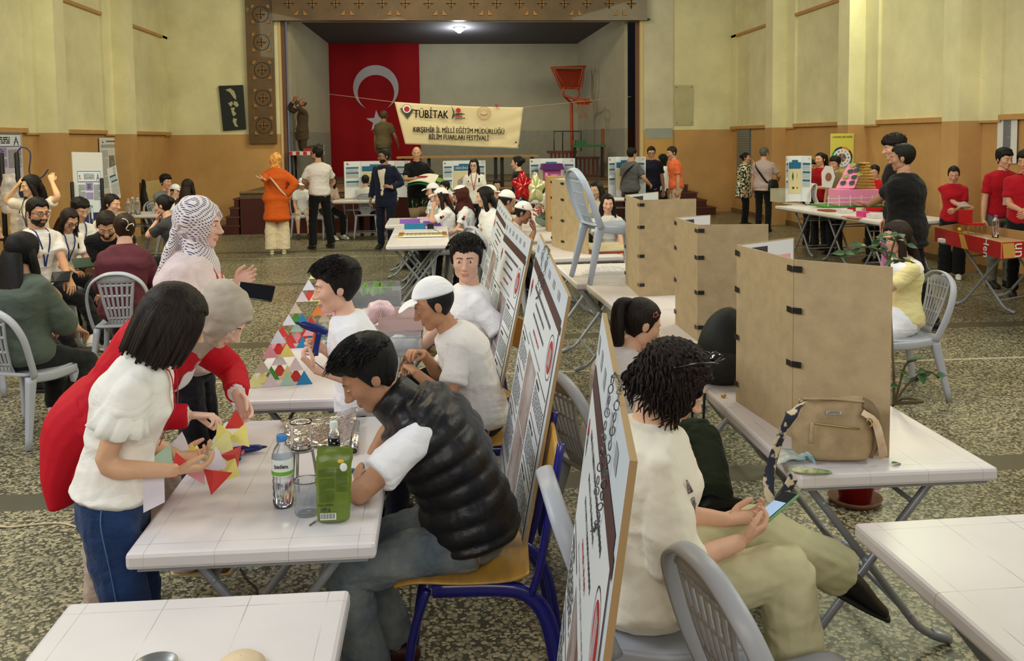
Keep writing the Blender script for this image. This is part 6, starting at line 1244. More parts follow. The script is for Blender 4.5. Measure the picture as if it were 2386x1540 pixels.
stand('R12','girl in a red polo with a braid reading a small card',2216,648,-118,1.41,hy=408,fem=1,hair='pony',hc=(22,16,16),extras=dict(hl=.22),sk=(196,140,108),hd=(0,20,0),Lh=(-.02,.26,.90),Rh=(-.14,.26,.94),lids=.9,bot=BLK,wide=1.5,shoe=(226,224,222),top=(172,16,34),q=1)
stand('R13','taller boy in a red polo with a name badge at the red cardboard table',2326,668,-96,1.63,hy=374,hair='thick',hc=(30,22,20),sk=(206,152,118),hd=(14,10,0),lany=(190,30,40),extras=dict(card=1),bot=(104,106,104),collar=True,top=(172,16,34),q=1,Lh=(-.04,.22,.98))
stand('R14','boy in a red polo at the right edge clasping his hands',2380,690,-120,1.60,hy=380,hair='thick',hc=(26,20,18),sk=(196,140,106),hd=(-20,8,0),Lh=(-.02,.26,.98),Rh=(.04,.26,1.0),bot=BLK,collar=True,top=(172,16,34),q=1)
PS['R15']=seated('R15','girl with long brown hair and a white sailor collar seated right of the nearest booth',2082,560,7.15,183,h=1.50,q=2,vox=.012,fem=1,hs=1.06,sk=(206,150,118),hair='long',hc=(56,36,28),extras=dict(hl=.42),top=(232,220,160),sleeve='short',lean=2,lean2=6,hd=(0,12,0),bot=(232,234,244),skirt=.05,Lh=(-.06,.34,.64),Rh=(.08,.30,.66),legs=True,shoe=(230,230,230))
seated('R16','girl with long black hair looking over the table past the raised chair',1416,478,11.2,-96,h=1.46,q=1,fem=1,hair='long',hc=(22,16,18),extras=dict(hl=.3,front=1),sk=(206,152,124),top=(206,206,206),hd=(4,6,0))
seated('R17','dark-haired girl hidden behind the tilted back of the raised chair',1388,446,12.6,-120,h=1.58,q=0,fem=1,hair='long',hc=(34,24,22),top=(190,186,170),hd=(-10,10,0))
# white sailor collar, blouse embroidery, shoulder straps
p=PS['R15']; m=MB(); m.loft([p['pos'](.50),p['pos'](.46),p['pos'](.40)],[.09,.165,.19],[.09,.12,.13],p['sd'](.4),20,3,cap=.1); m=fuse(m,.012,1); m.build('sailor_collar',cloth((238,238,244)),p['root'],False)
def strap(p,side_,col,w=.018,t0=.47,t1=.02,lift=0.,name='strap'):
    """shoulder strap running diagonally round the torso"""
    m=MB(); T_=p['T']; P_=[]
    for k in range(25):
        a=2*math.pi*k/24; f=(1-math.cos(a))/2; t=t0*(1-f)+t1*f; ww=np.interp(t,[u[0] for u in T_],[u[1] for u in T_])+.036+lift; bb=np.interp(t,[u[0] for u in T_],[u[2] for u in T_])+.050+lift
        s_=p['sd'](t); f_=np.cross(nrm(p['fwd'](t)),s_); f_=f_ if f_[1]>0 else -f_; x=side_*(.6*math.cos(a))*ww*1.25; y=-math.sin(a)*bb*1.05
        P_.append(p['pos'](t)+s_*x*p['s']+f_*y*p['s'])
    m.loft(P_,[w]*25,[.004]*25,p['fwd'](.3),6,1,cap=.1); return m.build(name,cloth(col),p['root'],False)
for k,sd_,c in (('R5',-1,(20,20,22)),('R1',1,(16,16,18))): strap(PS[k],sd_,c,lift=.035)
p=PS['B1']; strap(p,-1,(226,214,190),.014,lift=.06)
msq=mat('sequins',(70,62,78),r=.25,m=.7,var=.8,vs=170,col2=(200,190,196),bump=.6,bs=160)
p=PS['curly']; m=MB(); T_=p['T']
def chest(p,t,az,lift):
    ww=np.interp(t,[u[0] for u in T_],[u[1] for u in T_]); bb=np.interp(t,[u[0] for u in T_],[u[2] for u in T_]); s_=p['sd'](t); f_=np.cross(nrm(p['fwd'](t)),s_); f_=f_ if f_[1]>0 else -f_
    return p['pos'](t)+(s_*math.sin(az)*(ww*1.1+lift)+f_*math.cos(az)*(bb*1.1+lift))*p['s']
for pts,w in (([(.36,1.0),(.29,.80),(.20,.62),(.12,.55)],.011),([(.36,1.0),(.28,1.15),(.20,1.22)],.010)):
    m.loft([chest(p,t,a,.052) for t,a in pts],[w*.5]+[w]*(len(pts)-2)+[w*.5],[.004]*len(pts),p['fwd'](.3),8,3,cap=.3)
for pts,w in (([(.34,.9),(.26,.85),(.20,.82)],.010),([(.42,1.1),(.38,1.05)],.009)):
    m.loft([chest(p,t,a,.052) for t,a in pts],[.002,w,.002][:len(pts)],[.003]*len(pts),p['fwd'](.3),8,3,cap=.3)
m.loft([chest(p,-.01,a,.060) for a in (.75,1.0,1.25)],[.010,.026,.010],[.004]*3,p['fwd'](.0),8,3,cap=.3); m.build('sequin_trim',msq,p['shirt'],False)

# printed logos on sleeves and chests of the festival shirts
def sleeve_logo(k,i,sz=1.):
    p=PS[k]; S_,E_,W__=p['arm'][i]; a=nrm(E_-S_); u=nrm(np.cross(a,(1.,0,0))); side_=-np.array((1.,0,0)) if i==0 else np.array((1.,0,0)); n=nrm(side_-(side_@a)*a); c=S_*.62+E_*.38+n*.073*p['s']; t=np.cross(a,n)
    m=MB(); m.ball(c-a*.020*p['s'],np.array((.014,.014,.014))*sz*p['s'],10,0)
    for q,w in ((.004,.030),(.014,.036),(.024,.028)): P=c+a*q*p['s']; m.loft([P-t*w*sz*.5*p['s'],P+t*w*sz*.5*p['s']],[.003]*2,[.004*sz]*2,n,6,1,mi=1,cap=.2)
    m.build('sleeve_logo',[MATS['logo_red'],MATS['logo_black']],p['shirt'],False)
for k in ('C2','C3','C4','lookboy'): 
    if k!='lookboy': sleeve_logo(k,0,1.3)
def chest_logo(k,t,az,lift,sz=1.,cols=('logo_red','logo_black')):
    p=PS[k]; c=chest(p,t,az,lift); c2=chest(p,t,az,lift+.02); n=nrm(c2-c); u=p['fwd'](t); u=nrm(u-(u@n)*n); r=np.cross(u,n); m=MB(); s_=sz*p['s']
    m.ball(c+u*.018*s_,np.array((.0075,.0075,.0075))*s_,10,0); o=len(m.v)
    pts=[(-.026,.040),(-.018,.010),(-.020,-.004),(.020,-.008),(-.014,-.018),(-.026,-.030),(-.022,0)]
    V=[c+r*x*s_+u*y*s_+n*.012 for x,y in pts]; m.add(V,[(0,1,2),(2,3,4),(4,5,6),(6,0,2),(2,4,6)],1,False); m.build('chest_logo',[MATS[cols[0]],MATS[cols[1]]],p['shirt'],False)
chest_logo('lookboy',.34,-.62,.045,1.5)
m=MB(); p=PS['L8']
for P in ([(-.03,-.135,.055),(.0,-.15,.04),(.01,-.145,.0),(-.01,-.145,-.03),(.012,-.148,-.045)],[(.01,-.145,.0),(.045,-.135,.012),(.05,-.135,-.01)]): m.tube(P,.005,6,3)
m.xf(p['HM']); m.build('hair_claw',mat('claw_silver',(196,190,180),r=.25,m=.8),p['root'],False)
# ================================================================ CHAIRS UNDER SEATED PEOPLE
ch0=None
def chair_for(k,label,dx=0,dy=0,da=0,m=None):
    p=PS[k]['root']; a=p.rotation_euler.z+math.radians(da); l=p.location; f=Vector((-math.sin(a),math.cos(a),0)); r=Vector((math.cos(a),math.sin(a),0)); q=l-f*(.0)+f*dy+r*dx
    global ch0
    if ch0 is None: ch0=make_chair(label,q,math.degrees(a)+90); return ch0
    return copy_tree(ch0,q,a,label)
for k,lb in (('L1','pale plastic chair with a slotted back under the woman in dark green at the left'),('L8','pale plastic chair with a slotted back under the woman in the maroon blazer'),('L2','pale plastic chair under the man with dark-framed glasses'),('L5','pale plastic chair under the girl reading the booklet'),('L6','pale plastic chair under the boy with parted dark hair'),('L7','pale plastic chair under the man in the black T-shirt bending forward'),('L9','pale plastic chair under the girl with the long low ponytail'),('L10','pale plastic chair under the girl covering her face'),
  ('curly','grey plastic chair under the woman with dark curly hair'),('pony','grey plastic chair under the girl with the star hair clip'),('R15','white plastic chair under the girl with the sailor collar'),('B9','white plastic chair under the child in cap and shorts'),('B10','white plastic chair under the girl bent over her phone'),('B11','white plastic chair with a slotted back in front of the solar boat poster'),
  ('C2','pale chair under the long-haired girl in the white cap'),('C3','pale chair under the pupil in the brown headscarf'),('C4','pale chair under the girl with long straight black hair'),('C5','pale chair under the capped girl facing right'),('C6','pale chair under the boy in the tilted cap'),('C7','pale chair under the boy resting his face in his hands'),('C1','pale chair under the half hidden capped pupil'),('R16','pale chair under the girl looking past the raised chair'),('R17','pale chair under the girl behind the raised chair'),('L11','pale chair under the young man by the radiator'),('L12','pale chair under the capped child by the radiator'),('L13','pale chair under the brown-haired person near the steps'),('L3','pale chair under the grey-haired man at the left edge'),('C8','pale chair under the child behind the woman in round glasses'),('C9','pale chair under the small child between two caps'),('C10','pale chair under the child behind the green sheet'),('C11','pale chair under the child behind the yellow balloon')):
    chair_for(k,lb)
ap=G(1606,1268,.88); fa_=math.radians(12); copy_tree(ch0,(ap.x+.32*math.cos(fa_),ap.y+.32*math.sin(fa_)-.06,0),fa_-math.pi/2,'empty grey plastic chair cut off at the bottom edge, slotted back towards the viewer')
p=G(205,690); copy_tree(ch0,(p.x,p.y+.6,0),math.radians(60),'empty white plastic chair between the bearded man and the man in black')
# school chairs
mblu=mat('chair_blue_steel',(22,22,120),r=.28,coat=.4,var=.25,vs=30); mply=mat('plywood_honey',(196,148,66),r=.35,var=.18,vs=5,ani=(1,8,1),coat=.3)
def school_chair(label,loc,fa):
    t=thing('school_chair',label,'chair',loc,math.radians(fa-90)); b=MB()
    b.loft([(0,-.21,.462),(0,-.15,.452),(0,0,.446),(0,.14,.450),(0,.20,.440),(0,.225,.425)],[.165,.19,.195,.19,.185,.17],[.007]*6,(1,0,0),20,3,cap=.3,sq=.4); b.build('seat',mply,t,False)
    b=MB(); b.loft([(0,-.275,.70),(0,-.29,.78),(0,-.305,.86)],[.17,.185,.165],[.007]*3,(1,0,0),20,3,cap=.3,sq=.45); b.build('backrest',mply,t,False)
    for sg in (-1,1):
        b=MB(); b.loft([(sg*.165,.10,.415),(sg*.168,-.10,.418),(sg*.172,-.20,.40),(sg*.176,-.265,.32),(sg*.18,-.30,.15),(sg*.18,-.315,.012)],[.017]*6,[.027]*6,(1,0,0),12,4,cap=.2); b.build('rear_leg',mblu,t,False)
        b=MB(); b.tube([(sg*.165,.12,.415),(sg*.17,.17,.25),(sg*.175,.20,.012)],.015,10,3); b.build('front_leg',mblu,t,False)
        b=MB(); b.tube([(sg*.178,-.215,.40),(sg*.182,-.245,.5),(sg*.180,-.285,.72),(sg*.17,-.315,.89)],.013,10,3); b.build('back_post',mblu,t,False)
    for q in (.62,.80): b=MB(); b.box((0,.1 if q<.7 else -.1,.43),(.33,.03,.02)); b.build('cross_rail',mblu,t,False)
    b=MB()
    b.ball((.12,-.13,.462),(.008,.008,.003),8); b.build('rivet',mat('rivet',(60,50,40),r=.4,m=.5),t,False)
    return t
p=PS['vest']['root'].location; sc0=school_chair('blue steel school chair with a plywood seat under the boy in the quilted vest',(p.x+.02,p.y-.01,0),176)
p=PS['capboy']['root'].location; copy_tree(sc0,(p.x,p.y,0),math.radians(90),'blue steel school chair under the boy in the plain cap')
p=PS['lookboy']['root'].location; copy_tree(sc0,(p.x,p.y,0),math.radians(105),'blue steel school chair under the boy looking at the camera')
copy_tree(sc0,(.12,6.15,0),math.radians(86),'blue steel school chair carrying the farthest poster board')
# ================================================================ TABLE-TOP THINGS (foreground)
TZ=.743
glass=mat('clear_glass',(255,255,255),r=.02,tr=1.,ior=1.45); plast=mat('clear_plastic',(235,240,246),r=.08,tr=.95,ior=1.3); water=mat('water',(245,250,255),r=.0,tr=1.,ior=1.33)
PAL=[(214,58,52),(238,226,130),(232,160,170),(36,128,180),(74,150,66),(226,226,238),(230,138,66),(176,206,186),(206,190,170),(210,70,60),(226,206,212),(236,232,160)]
pap=[mat('paper_tetra_%d'%i,c,r=.7,var=.06,vs=20) for i,c in enumerate(PAL)]
def tetra(mb,c,e,R=None,up=True,sc=(1,1,1)):
    """small paper pyramid: base centre at c, edge e"""
    h=e*.816; P=np.array([(0,e*.577,0),(-e/2,-e*.289,0),(e/2,-e*.289,0),(0,0,h)])*.985*np.array(sc)
    if R is not None: P=P@np.array(R).T
    mb.add(P+np.array(c),[(0,2,1),(0,1,3),(1,2,3),(2,0,3)],0,False)
def sierp(root,c,e,lv,rot,rnd):
    if lv==0:
        m=MB(); tetra(m,(0,0,0),e,Rz(math.degrees(rot))); m.xf(Matrix.Translation(Vector(c))); m.build('paper_pyramid',pap[rnd.randrange(len(pap))],root); return
    h=e/2*.816
    for q in (0,1,2):
        a=rot+math.pi/2+q*2*math.pi/3; sierp(root,(c[0]+math.cos(a)*e/2*.577,c[1]+math.sin(a)*e/2*.577,c[2]),e/2,lv-1,rot,rnd)
    sierp(root,(c[0],c[1],c[2]+h),e/2,lv-1,rot,rnd)
rnd=random.Random(5)
p=G(668,878,TZ); t=thing('paper_sculpture','pile of glued coloured paper pyramids at the near left of the second table','paper sculpture',p); sierp(t,(p.x-.02,p.y-.08,TZ),.30,2,.15,rnd)
p=G(742,800,TZ); t=thing('paper_sculpture','tall stack of many coloured paper pyramids rising behind the glue gun','paper sculpture',p); sierp(t,(p.x+.02,p.y+.08,TZ),.58,3,.1,rnd)
t=thing('paper_sculpture','chain of coloured paper pyramids held by the girl with the bob','paper sculpture',D(475,1080,2.95))
for px,py,Y,ci,rx_,ry_,e in ((423,1028,3.0,5,20,10,.078),(386,1062,2.95,7,-15,20,.078),(423,1080,2.9,0,10,-20,.085),(450,1050,3.0,1,40,0,.07),(484,1054,3.1,7,0,30,.08),(467,1095,2.86,2,30,35,.075),(505,1070,2.9,5,0,0,.085),(500,1118,2.8,0,160,10,.09),(530,1100,2.88,1,120,30,.08),(545,1062,3.0,9,60,40,.075),(525,1028,3.1,11,5,15,.085),(518,1004,3.18,1,20,-20,.072),(563,1012,3.2,1,0,20,.085),(551,978,3.28,0,5,0,.078),(448,1085,2.95,8,80,10,.07),(490,1085,2.98,3,70,-20,.07)):
    c=D(px,py,Y); m=MB(); tetra(m,(0,0,-e*.3),e,None); m.xf((Matrix.Translation(c)@Matrix.Rotation(math.radians(ry_),4,'Y')@Matrix.Rotation(math.radians(rx_),4,'X'))); 
    if ci==3: ci=7
    m.build('paper_pyramid',pap[ci],t)
def gluegun(label,Mx,tip=True):
    t=thing('glue_gun',label,'glue gun',Vector((Mx[0][3],Mx[1][3],Mx[2][3]))); mb_=mat('gun_blue',(22,40,112),r=.3,var=.15,vs=20)
    m=MB(); m.loft([(-.085,0,.045),(-.06,0,.048),(0,0,.045),(.05,0,.042),(.075,0,.040)],[.014,.020,.021,.018,.013],[.018,.024,.026,.022,.014],(0,1,0),14,3,cap=.5)
    m.loft([(-.045,0,.03),(-.055,0,-.02),(-.068,0,-.075),(-.072,0,-.095)],[.016,.014,.014,.016],[.020,.018,.018,.022],(0,1,0),12,3,cap=.5); m.xf(Mx); m.build('gun_body',mb_,t)
    m=MB(); m.loft([(.075,0,.04),(.092,0,.038),(.108,0,.036)],[.010,.008,.003],[.010,.008,.003],(0,1,0),12,1,cap=.3); m.xf(Mx); m.build('nozzle',mat('nozzle_dark',(40,34,40),r=.4),t)
    m=MB(); m.loft([(-.025,0,.025),(-.028,0,.0),(-.040,0,-.03)],[.006]*3,[.009,.010,.007],(0,1,0),10,2,cap=.5); m.xf(Mx); m.build('trigger',mat('trigger_orange',(222,88,40),r=.4),t)
    m=MB(); m.tube([(-.072,0,-.10),(-.08,.02,-.13),(-.14,.05,-.15)],.003,6,3); m.xf(Mx); m.build('power_cord',mb_,t); return t
def MXf(o,u,v): return frame(o,u,v)
c=D(722,780,3.72); gluegun('blue hot glue gun held up by the boy in the white polo',MXf(c,(-.86,-.25,.42),(.2,-.95,.1))@Matrix.Scale(.70,4))
c=G(578,1052,TZ+.016); gluegun('blue hot glue gun lying on the white table by the paper pyramids',MXf(c,(.95,.35,.0),(.0,.0,-1))@Matrix.Scale(.66,4))
# water bottle
def bottle(label,loc,s=1.,tag_=True,cap=(60,130,200),lab='badem'):
    t=thing('water_bottle',label,'bottle',loc); b=MB(); x,y,z=loc
    prof=[(.001,.004),(.018,.003),(.028,.0),(.031,.012)]+[(.0315-.0022*(k%2),.02+.010*k) for k in range(8)]+[(.0315,.10),(.0315,.150),(.030,.160),(.024,.178),(.014,.192),(.0125,.200),(.0125,.206)]
    b.lathe([(r*s,q*s) for r,q in prof],28,(x,y,z)); b.build('body',plast,t)
    b=MB(); b.lathe([(.001,.004*s),(.026*s,.004*s),(.029*s,.1*s),(.029*s,.112*s),(.001,.112*s)],20,(x,y,z)); b.build('drink',water,t)
    b=MB(); b.lathe([(.0150*s,.200*s),(.0155*s,.203*s),(.0155*s,.216*s),(.013*s,.219*s),(.001,.219*s)],24,(x,y,z)); b.build('bottle_cap',mat('cap_blue_%d'%cap[0],cap,r=.35),t)
    if tag_:
        b=MB(); b.lathe([(.0322*s,.100*s),(.0322*s,.150*s)],32,(x,y,z)); lo=b.build('bottle_label',mat('label_white',(232,238,236),r=.5),t)
        b=MB(); b.lathe([(.0325*s,.102*s),(.0325*s,.114*s)],32,(x,y,z)); b.build('green_band',mat('label_green',(110,176,60),r=.5),lo)
        if lab: text(lab,.017*s,lo,ink,'lettering',frame((x+.002,y-.0335*s,z+.131*s),(1,0,0),(0,0,1)),.0006,xs=.9,bold=.0004)
    return t
p=G(661,1178,TZ); bottle('half-litre water bottle with a blue cap on the near table',(p.x,p.y,TZ),1.02)
# beaker on a ring stand
p=G(705,1135,TZ); t=thing('ring_stand','small steel tripod ring stand under the glass beaker','stand',(p.x,p.y,TZ)); st=mat('zinc_steel',(150,152,150),r=.35,m=.7); b=MB(); b.lathe([(.020,.124),(.040,.124),(.040,.129),(.020,.129),(.020,.124)],24,(p.x,p.y,TZ)); b.build('ring',st,t)
for q in (.3,2.4,4.5):
    b=MB(); b.tube([(p.x+.034*math.cos(q),p.y+.034*math.sin(q),TZ+.124),(p.x+.050*math.cos(q),p.y+.050*math.sin(q),TZ+.001)],.0045,8); b.build('leg',st,t)
def vessel(name,label,loc,r,hh,fill=0,lip=.003,mt=None):
    t=thing(name,label,'glassware',loc); b=MB(); w=.0018; b.lathe([(.001,0),(r*.94,0),(r,.006),(r,hh-.006),(r+lip,hh),(r+lip-w,hh),(r-w,hh-.006),(r-w,.007),(r*.9,.003),(.001,.003)],32,loc); b.build('glass_wall',mt or glass,t)
    if fill: b=MB(); b.lathe([(.001,.0045),(r*.90,.0045),(r-.003,fill),(.001,fill)],28,loc); b.build('liquid',water,t)
    return t
vessel('beaker','glass beaker standing on the tripod ring with a little liquid',(p.x,p.y,TZ+.130),.034,.088,.012)
p=G(716,1196,TZ); vessel('plastic_cup','clear empty plastic cup between the bottle and the green pouch',(p.x,p.y,TZ),.036,.105,0,.003,plast)
# green pouch
p=G(778,1212,TZ); t=thing('pouch','green stand-up pouch with a barcode and Net miktar 200 g print','pouch',(p.x,p.y,TZ)); mg=mat('pouch_green',(104,126,38),r=.32,var=.18,vs=9,bump=.25,bs=18,spec=.6)
b=MB(); cp_=lambda x,z,y=0:(p.x+x,p.y+y,TZ+z)
b.loft([cp_(0,.004),cp_(0,.02),cp_(.002,.08),cp_(.004,.16),cp_(.008,.200),cp_(.010,.224)],[.045,.048,.050,.052,.053,.054],[.026,.030,.027,.016,.004,.0015],(1,.06,0),28,4,cap=.1,sq=.7); b=fuse(b,.0028,1,disp=lambda V:.0022*nz(V,60,1.,(1,1,1.4))); b.build('bag',mg,t)
S=Sheet((p.x-.050,p.y-.0335,TZ),(.104,.006,0),(0,0,.225)); S.n=np.array((0,-1,0))
b_=MB()
S.para(.10,.62,.55,.72,6,0,.05); S.para(.60,.42,.90,.72,18,0,.04); S.para(.12,.30,.55,.6,14,0,.05); 
t_=S.mb; 
for k in range(len(t_.v)):
    for q in t_.v[k]:
        f=(q[2]-TZ)/.225; q[1]+=.0335-np.interp(f,[0,.1,.36,.72,.9,1],[.030,.034,.0315,.0205,.008,.004])
S.mb.build('fine_print',[mat('pouch_ink',(66,88,30),r=.5)],t)
for s_,sz,xx,zz in (('Net miktar:',.0095,-.018,.060),('200 g',.0125,-.020,.046)): text(s_,sz,t,ink,'lettering',frame((p.x+xx,p.y-.0335,TZ+zz),(1,.06,0),(0,0,1)),.0004,bold=.0002)
b=MB(); b.box((p.x-.012,p.y-.0345,TZ+.026),(.046,.0008,.020)); bw_=b.build('barcode_label',mat('label_white',(232,238,236)),t); b=MB()
for k in range(14): b.box((p.x-.032+.003*k,p.y-.0352,TZ+.027),(.0012 if k%3 else .0018,.0006,.016))
b.build('bars',ink,bw_)
b=MB(); b.ball((p.x+.034,p.y-.018,TZ+.165),(.011,.003,.013),12); b.build('white_seal',mat('label_white',(232,238,236)),t); b=MB(); b.ball((p.x+.026,p.y-.016,TZ+.182),(.010,.003,.006),10); b.build('yellow_print',mat('banana_yellow',(226,196,60),r=.5),t)
# dark liquid bottle
p=G(779,1052,TZ); t=thing('liquid_bottle','small clear bottle half full of dark liquid with a white cap','bottle',(p.x,p.y,TZ)); b=MB(); b.lathe([(.001,0),(.020,0),(.0215,.004),(.0215,.072),(.017,.082),(.012,.086),(.012,.09)],24,(p.x,p.y,TZ)); b.build('body',plast,t)
b=MB(); b.lathe([(.001,.002),(.0222,.002),(.0222,.052),(.001,.052)],24,(p.x,p.y,TZ)); b.build('liquid',mat('dark_liquid',(10,22,16),r=.08,coat=.5),t); b=MB(); b.lathe([(.0145,.088),(.0145,.108),(.012,.112),(.001,.112)],20,(p.x,p.y,TZ)); b.build('bottle_cap',mat('cap_white',(220,232,226),r=.4),t)
# foil sheet and roll
foil=mat('aluminium_foil',(222,220,216),r=.16,m=1.,bump=.9,bs=34); q=[np.array(G(x,y,TZ+.004)) for x,y in ((662,1040),(812,1046),(835,965),(660,985))]
m=MB(); V=[];fs=[]; nx,ny=44,22; rn=random.Random(3)
for j in range(ny+1):
    for i in range(nx+1):
        x,y=i/nx,j/ny; P_=(q[0]*(1-x)+q[1]*x)*(1-y)+(q[3]*(1-x)+q[2]*x)*y; P_=P_+np.array((.012*math.sin(9*y+2)*(x<.05),.008*math.sin(14*x)*(y<.05),.003+.006*abs(nz(P_[None]*1.,60,2)[0])+.008*abs(nz(P_[None],25,5)[0])+.05*max(0,x-.55)*max(0,y-.55)*3)); V.append(P_)
for j in range(ny):
    for i in range(nx): a_=j*(nx+1)+i; fs.append((a_,a_+1,a_+nx+2,a_+nx+1))
m.add(V,fs); o=m.build('foil_sheet',foil); o.modifiers.new('s','SOLIDIFY').thickness=.0008; tag(o,'crumpled sheet of aluminium foil at the far side of the near table','foil')
a=G(826,1050,TZ+.014); c=G(831,985,TZ+.014); t=thing('foil_roll','narrow roll of aluminium foil pointing away from the viewer','roll',a); d=nrm(np.array(c)-np.array(a)); b=MB(); b.tube([a,c],.0135,20,cap=0); b.build('foil_wrap',foil,t); b=MB(); b.tube([np.array(a)-d*.002,np.array(a)+d*.001],.0105,18,cap=0); b.build('core_opening',mat('core_dark',(70,60,50),r=.8),t); b=MB(); 
n_=[np.array(a)-d*.003+np.array((math.cos(w)*.012,0,math.sin(w)*.012)) for w in np.linspace(0,2*math.pi,17)]; b.tube(n_,.0016,6,cap=0); b.build('rim',mat('core_card',(190,180,160),r=.7),t)
p=G(819,1100,TZ); b=MB(); b.box((p.x,p.y,TZ+.006),(.022,.014,.012),.3); tag(b.build('eraser',mat('eraser_blue',(50,130,150),r=.5),bev=.002),'tiny blue rubber beside the crossed arms','eraser')
a=G(722,1224,TZ+.003); c=G(760,1196,TZ+.003); b=MB(); b.tube([a,c],.0028,8); tag(b.build('straw',plast),'clear short straw lying by the green pouch','straw')
# things cut off at the bottom edge on the empty table
p=G(362,1560,TZ); b=MB(); b.lathe([(.001,.002),(.040,.002),(.046,.014),(.044,.014),(.038,.005),(.001,.005)],28,(p.x,p.y,TZ)); tag(b.build('metal_dish',mat('dish_steel',(150,152,150),r=.3,m=.6)),'round steel dish cut off by the bottom edge of the picture','dish')
p=G(562,1560,TZ); b=MB(); b.lathe([(.052,0),(.050,.014),(.036,.026),(.001,.032)],28,(p.x,p.y,TZ)); tag(b.build('paper_bowl',mat('bowl_beige',(226,204,172),r=.6)),'beige upturned bowl cut off by the bottom edge of the picture','bowl')
# phones
def phone(label,o,u,v,case,scr,w=.074,h_=.152):
    t=thing('phone',label,'phone',Vector(o)); M_=frame(o,u,v); b=MB(); b.box((0,0,0),(w,h_,.009)); b.xf(M_); b.build('phone_case',case,t,bev=.004); b=MB(); b.box((0,0,.0048),(w*.90,h_*.94,.0006)); b.xf(M_); b.build('screen',scr,t); return t,M_
cb=mat('phone_black',(14,14,16),r=.2,coat=.5); pp=PS['phone']; c=D(596,680,3.93); phone('black phone held flat by the woman in the lattice scarf',c,(.15,.55,.80),(.95,-.05,-.15),cb,cb)
c=D(1810,1180,2.58); t,M_=phone('phone in a green case with a lit chat screen on the seated woman\'s knee',c,(.30,-.85,.18),(.86,.35,.42),mat('phone_green',(120,170,120),r=.4),mat('screen_dark',(22,24,28),r=.15),.066,.138); b=MB(); b.box((0,-.022,.0056),(.054,.078,.0004)); b.xf(M_); b.build('lit_page',mat('screen_page',(150,180,215),r=.3,em=.55),t)
# handbag with its strap, plastic bag, packet, leaf ------------------------------------
p=G(1950,1078,TZ); ms=mat('bag_suede',(188,164,126),r=.7,var=.28,vs=9,bump=.15,bs=60,col2=(150,128,96)); t=thing('handbag','tan suede handbag with a front zip in front of the nearest brown booth','handbag',(p.x,p.y,TZ),0)
R_=Matrix.Translation(Vector((p.x,p.y+.04,TZ)))@Matrix.Rotation(math.radians(-12),4,'Z')
b=MB(); b.loft([(0,0,.012),(0,0,.03),(0,0,.09),(-.002,0,.15),(-.004,0,.19),(-.006,0,.212)],[.118,.132,.138,.128,.112,.106],[.050,.058,.055,.042,.028,.014],(1,0,0),36,4,cap=.2,sq=.7); b=fuse(b,.005,1,disp=lambda V:.0028*nz(V,34,1.,(1,1,1.3))+.0015*nz(V,70,2)); b.xf(R_); b.build('body',ms,t)
b=MB(); b.loft([(-.100,-.018,.214),(0,-.020,.216),(.100,-.016,.208)],[.004]*3,[.009]*3,(0,0,1),8,3); b.xf(R_); b.build('top_seam',ms,t)
mz=mat('zip_gold',(170,150,100),r=.35,m=.8); b=MB(); b.loft([(-.075,-.0555,.140),(0,-.058,.133),(.078,-.054,.124)],[.0035]*3,[.0025]*3,(0,0,1),8,2); b.xf(R_); b.build('front_zip',mz,t)
b=MB(); b.loft([(-.078,-.058,.142),(-.080,-.062,.11),(-.082,-.062,.075)],[.006,.007,.009],[.003]*3,(1,0,0),8,2); b.xf(R_); b.build('zip_pull',ms,t)
b=MB(); b.box((-.006,-.046,.176),(.05,.003,.011)); b.xf(R_); nb_=b.build('name_plate',mat('plate_silver',(190,190,190),r=.25,m=.8),t); text('LARMOD',.011,nb_,ink,'lettering',R_@frame((-.006,-.049,.176),(1,0,0),(0,0,1)),.0004,xs=.9)
b=MB(); b.loft([(.100,-.02,.205),(.135,-.01,.17),(.140,0,.08),(.120,0,.02)],[.012,.016,.016,.012],[.03,.045,.052,.045],(1,0,0),16,3,cap=.3); b.xf(R_); b.build('side_gusset',mat('bag_gusset',(120,100,74),r=.7),t)
msr=shirtmat('strap_camo',(206,190,160),(40,44,60),'blot',26); W_=lambda x,y,Y:np.array(D(x,y,Y))
b=MB(); b.loft([W_(1870,936,2.98),W_(1845,965,2.90),W_(1818,1020,2.88),W_(1797,1085,2.86),W_(1790,1140,2.82),W_(1800,1165,2.80),W_(1826,1150,2.80),W_(1850,1110,2.82)],[.019]*8,[.0022]*8,(.8,.3,.3),8,4,cap=.1); b.build('strap',msr,t)
b=MB(); b.loft([W_(2010,960,2.95),W_(2040,985,2.93),W_(2055,1040,2.92),W_(2058,1066,2.95)],[.016]*4,[.002]*4,(.9,.2,.0),8,4,cap=.1); b.build('strap',mat('strap_orange',(206,150,104),r=.7,var=.3,vs=20,col2=(214,206,180)),t)
for q in (W_(1868,938,2.97),W_(2026,985,2.91)): b=MB(); b.tube([q+np.array((math.cos(w)*.010,0,math.sin(w)*.014)) for w in np.linspace(0,2*math.pi,13)],.0025,6,cap=0); b.build('buckle_ring',mz,t)
t=thing('plastic_bag','crumpled blue and cream plastic bag under the tan handbag','bag',G(1850,1075,TZ)); b=MB(); b.loft([G(1800,1082,TZ+.008),G(1830,1060,TZ+.02),G(1875,1060,TZ+.012),G(1900,1080,TZ+.004)],[.02,.05,.055,.03],[.003,.010,.008,.003],(0,1,0),14,4,cap=.3); b=fuse(b,.005,1,disp=lambda V:.004*nz(V,80,3)); b.build('film',mat('bag_film',(96,164,190),r=.2,var=.7,vs=14,col2=(224,214,190),spec=.6),t)
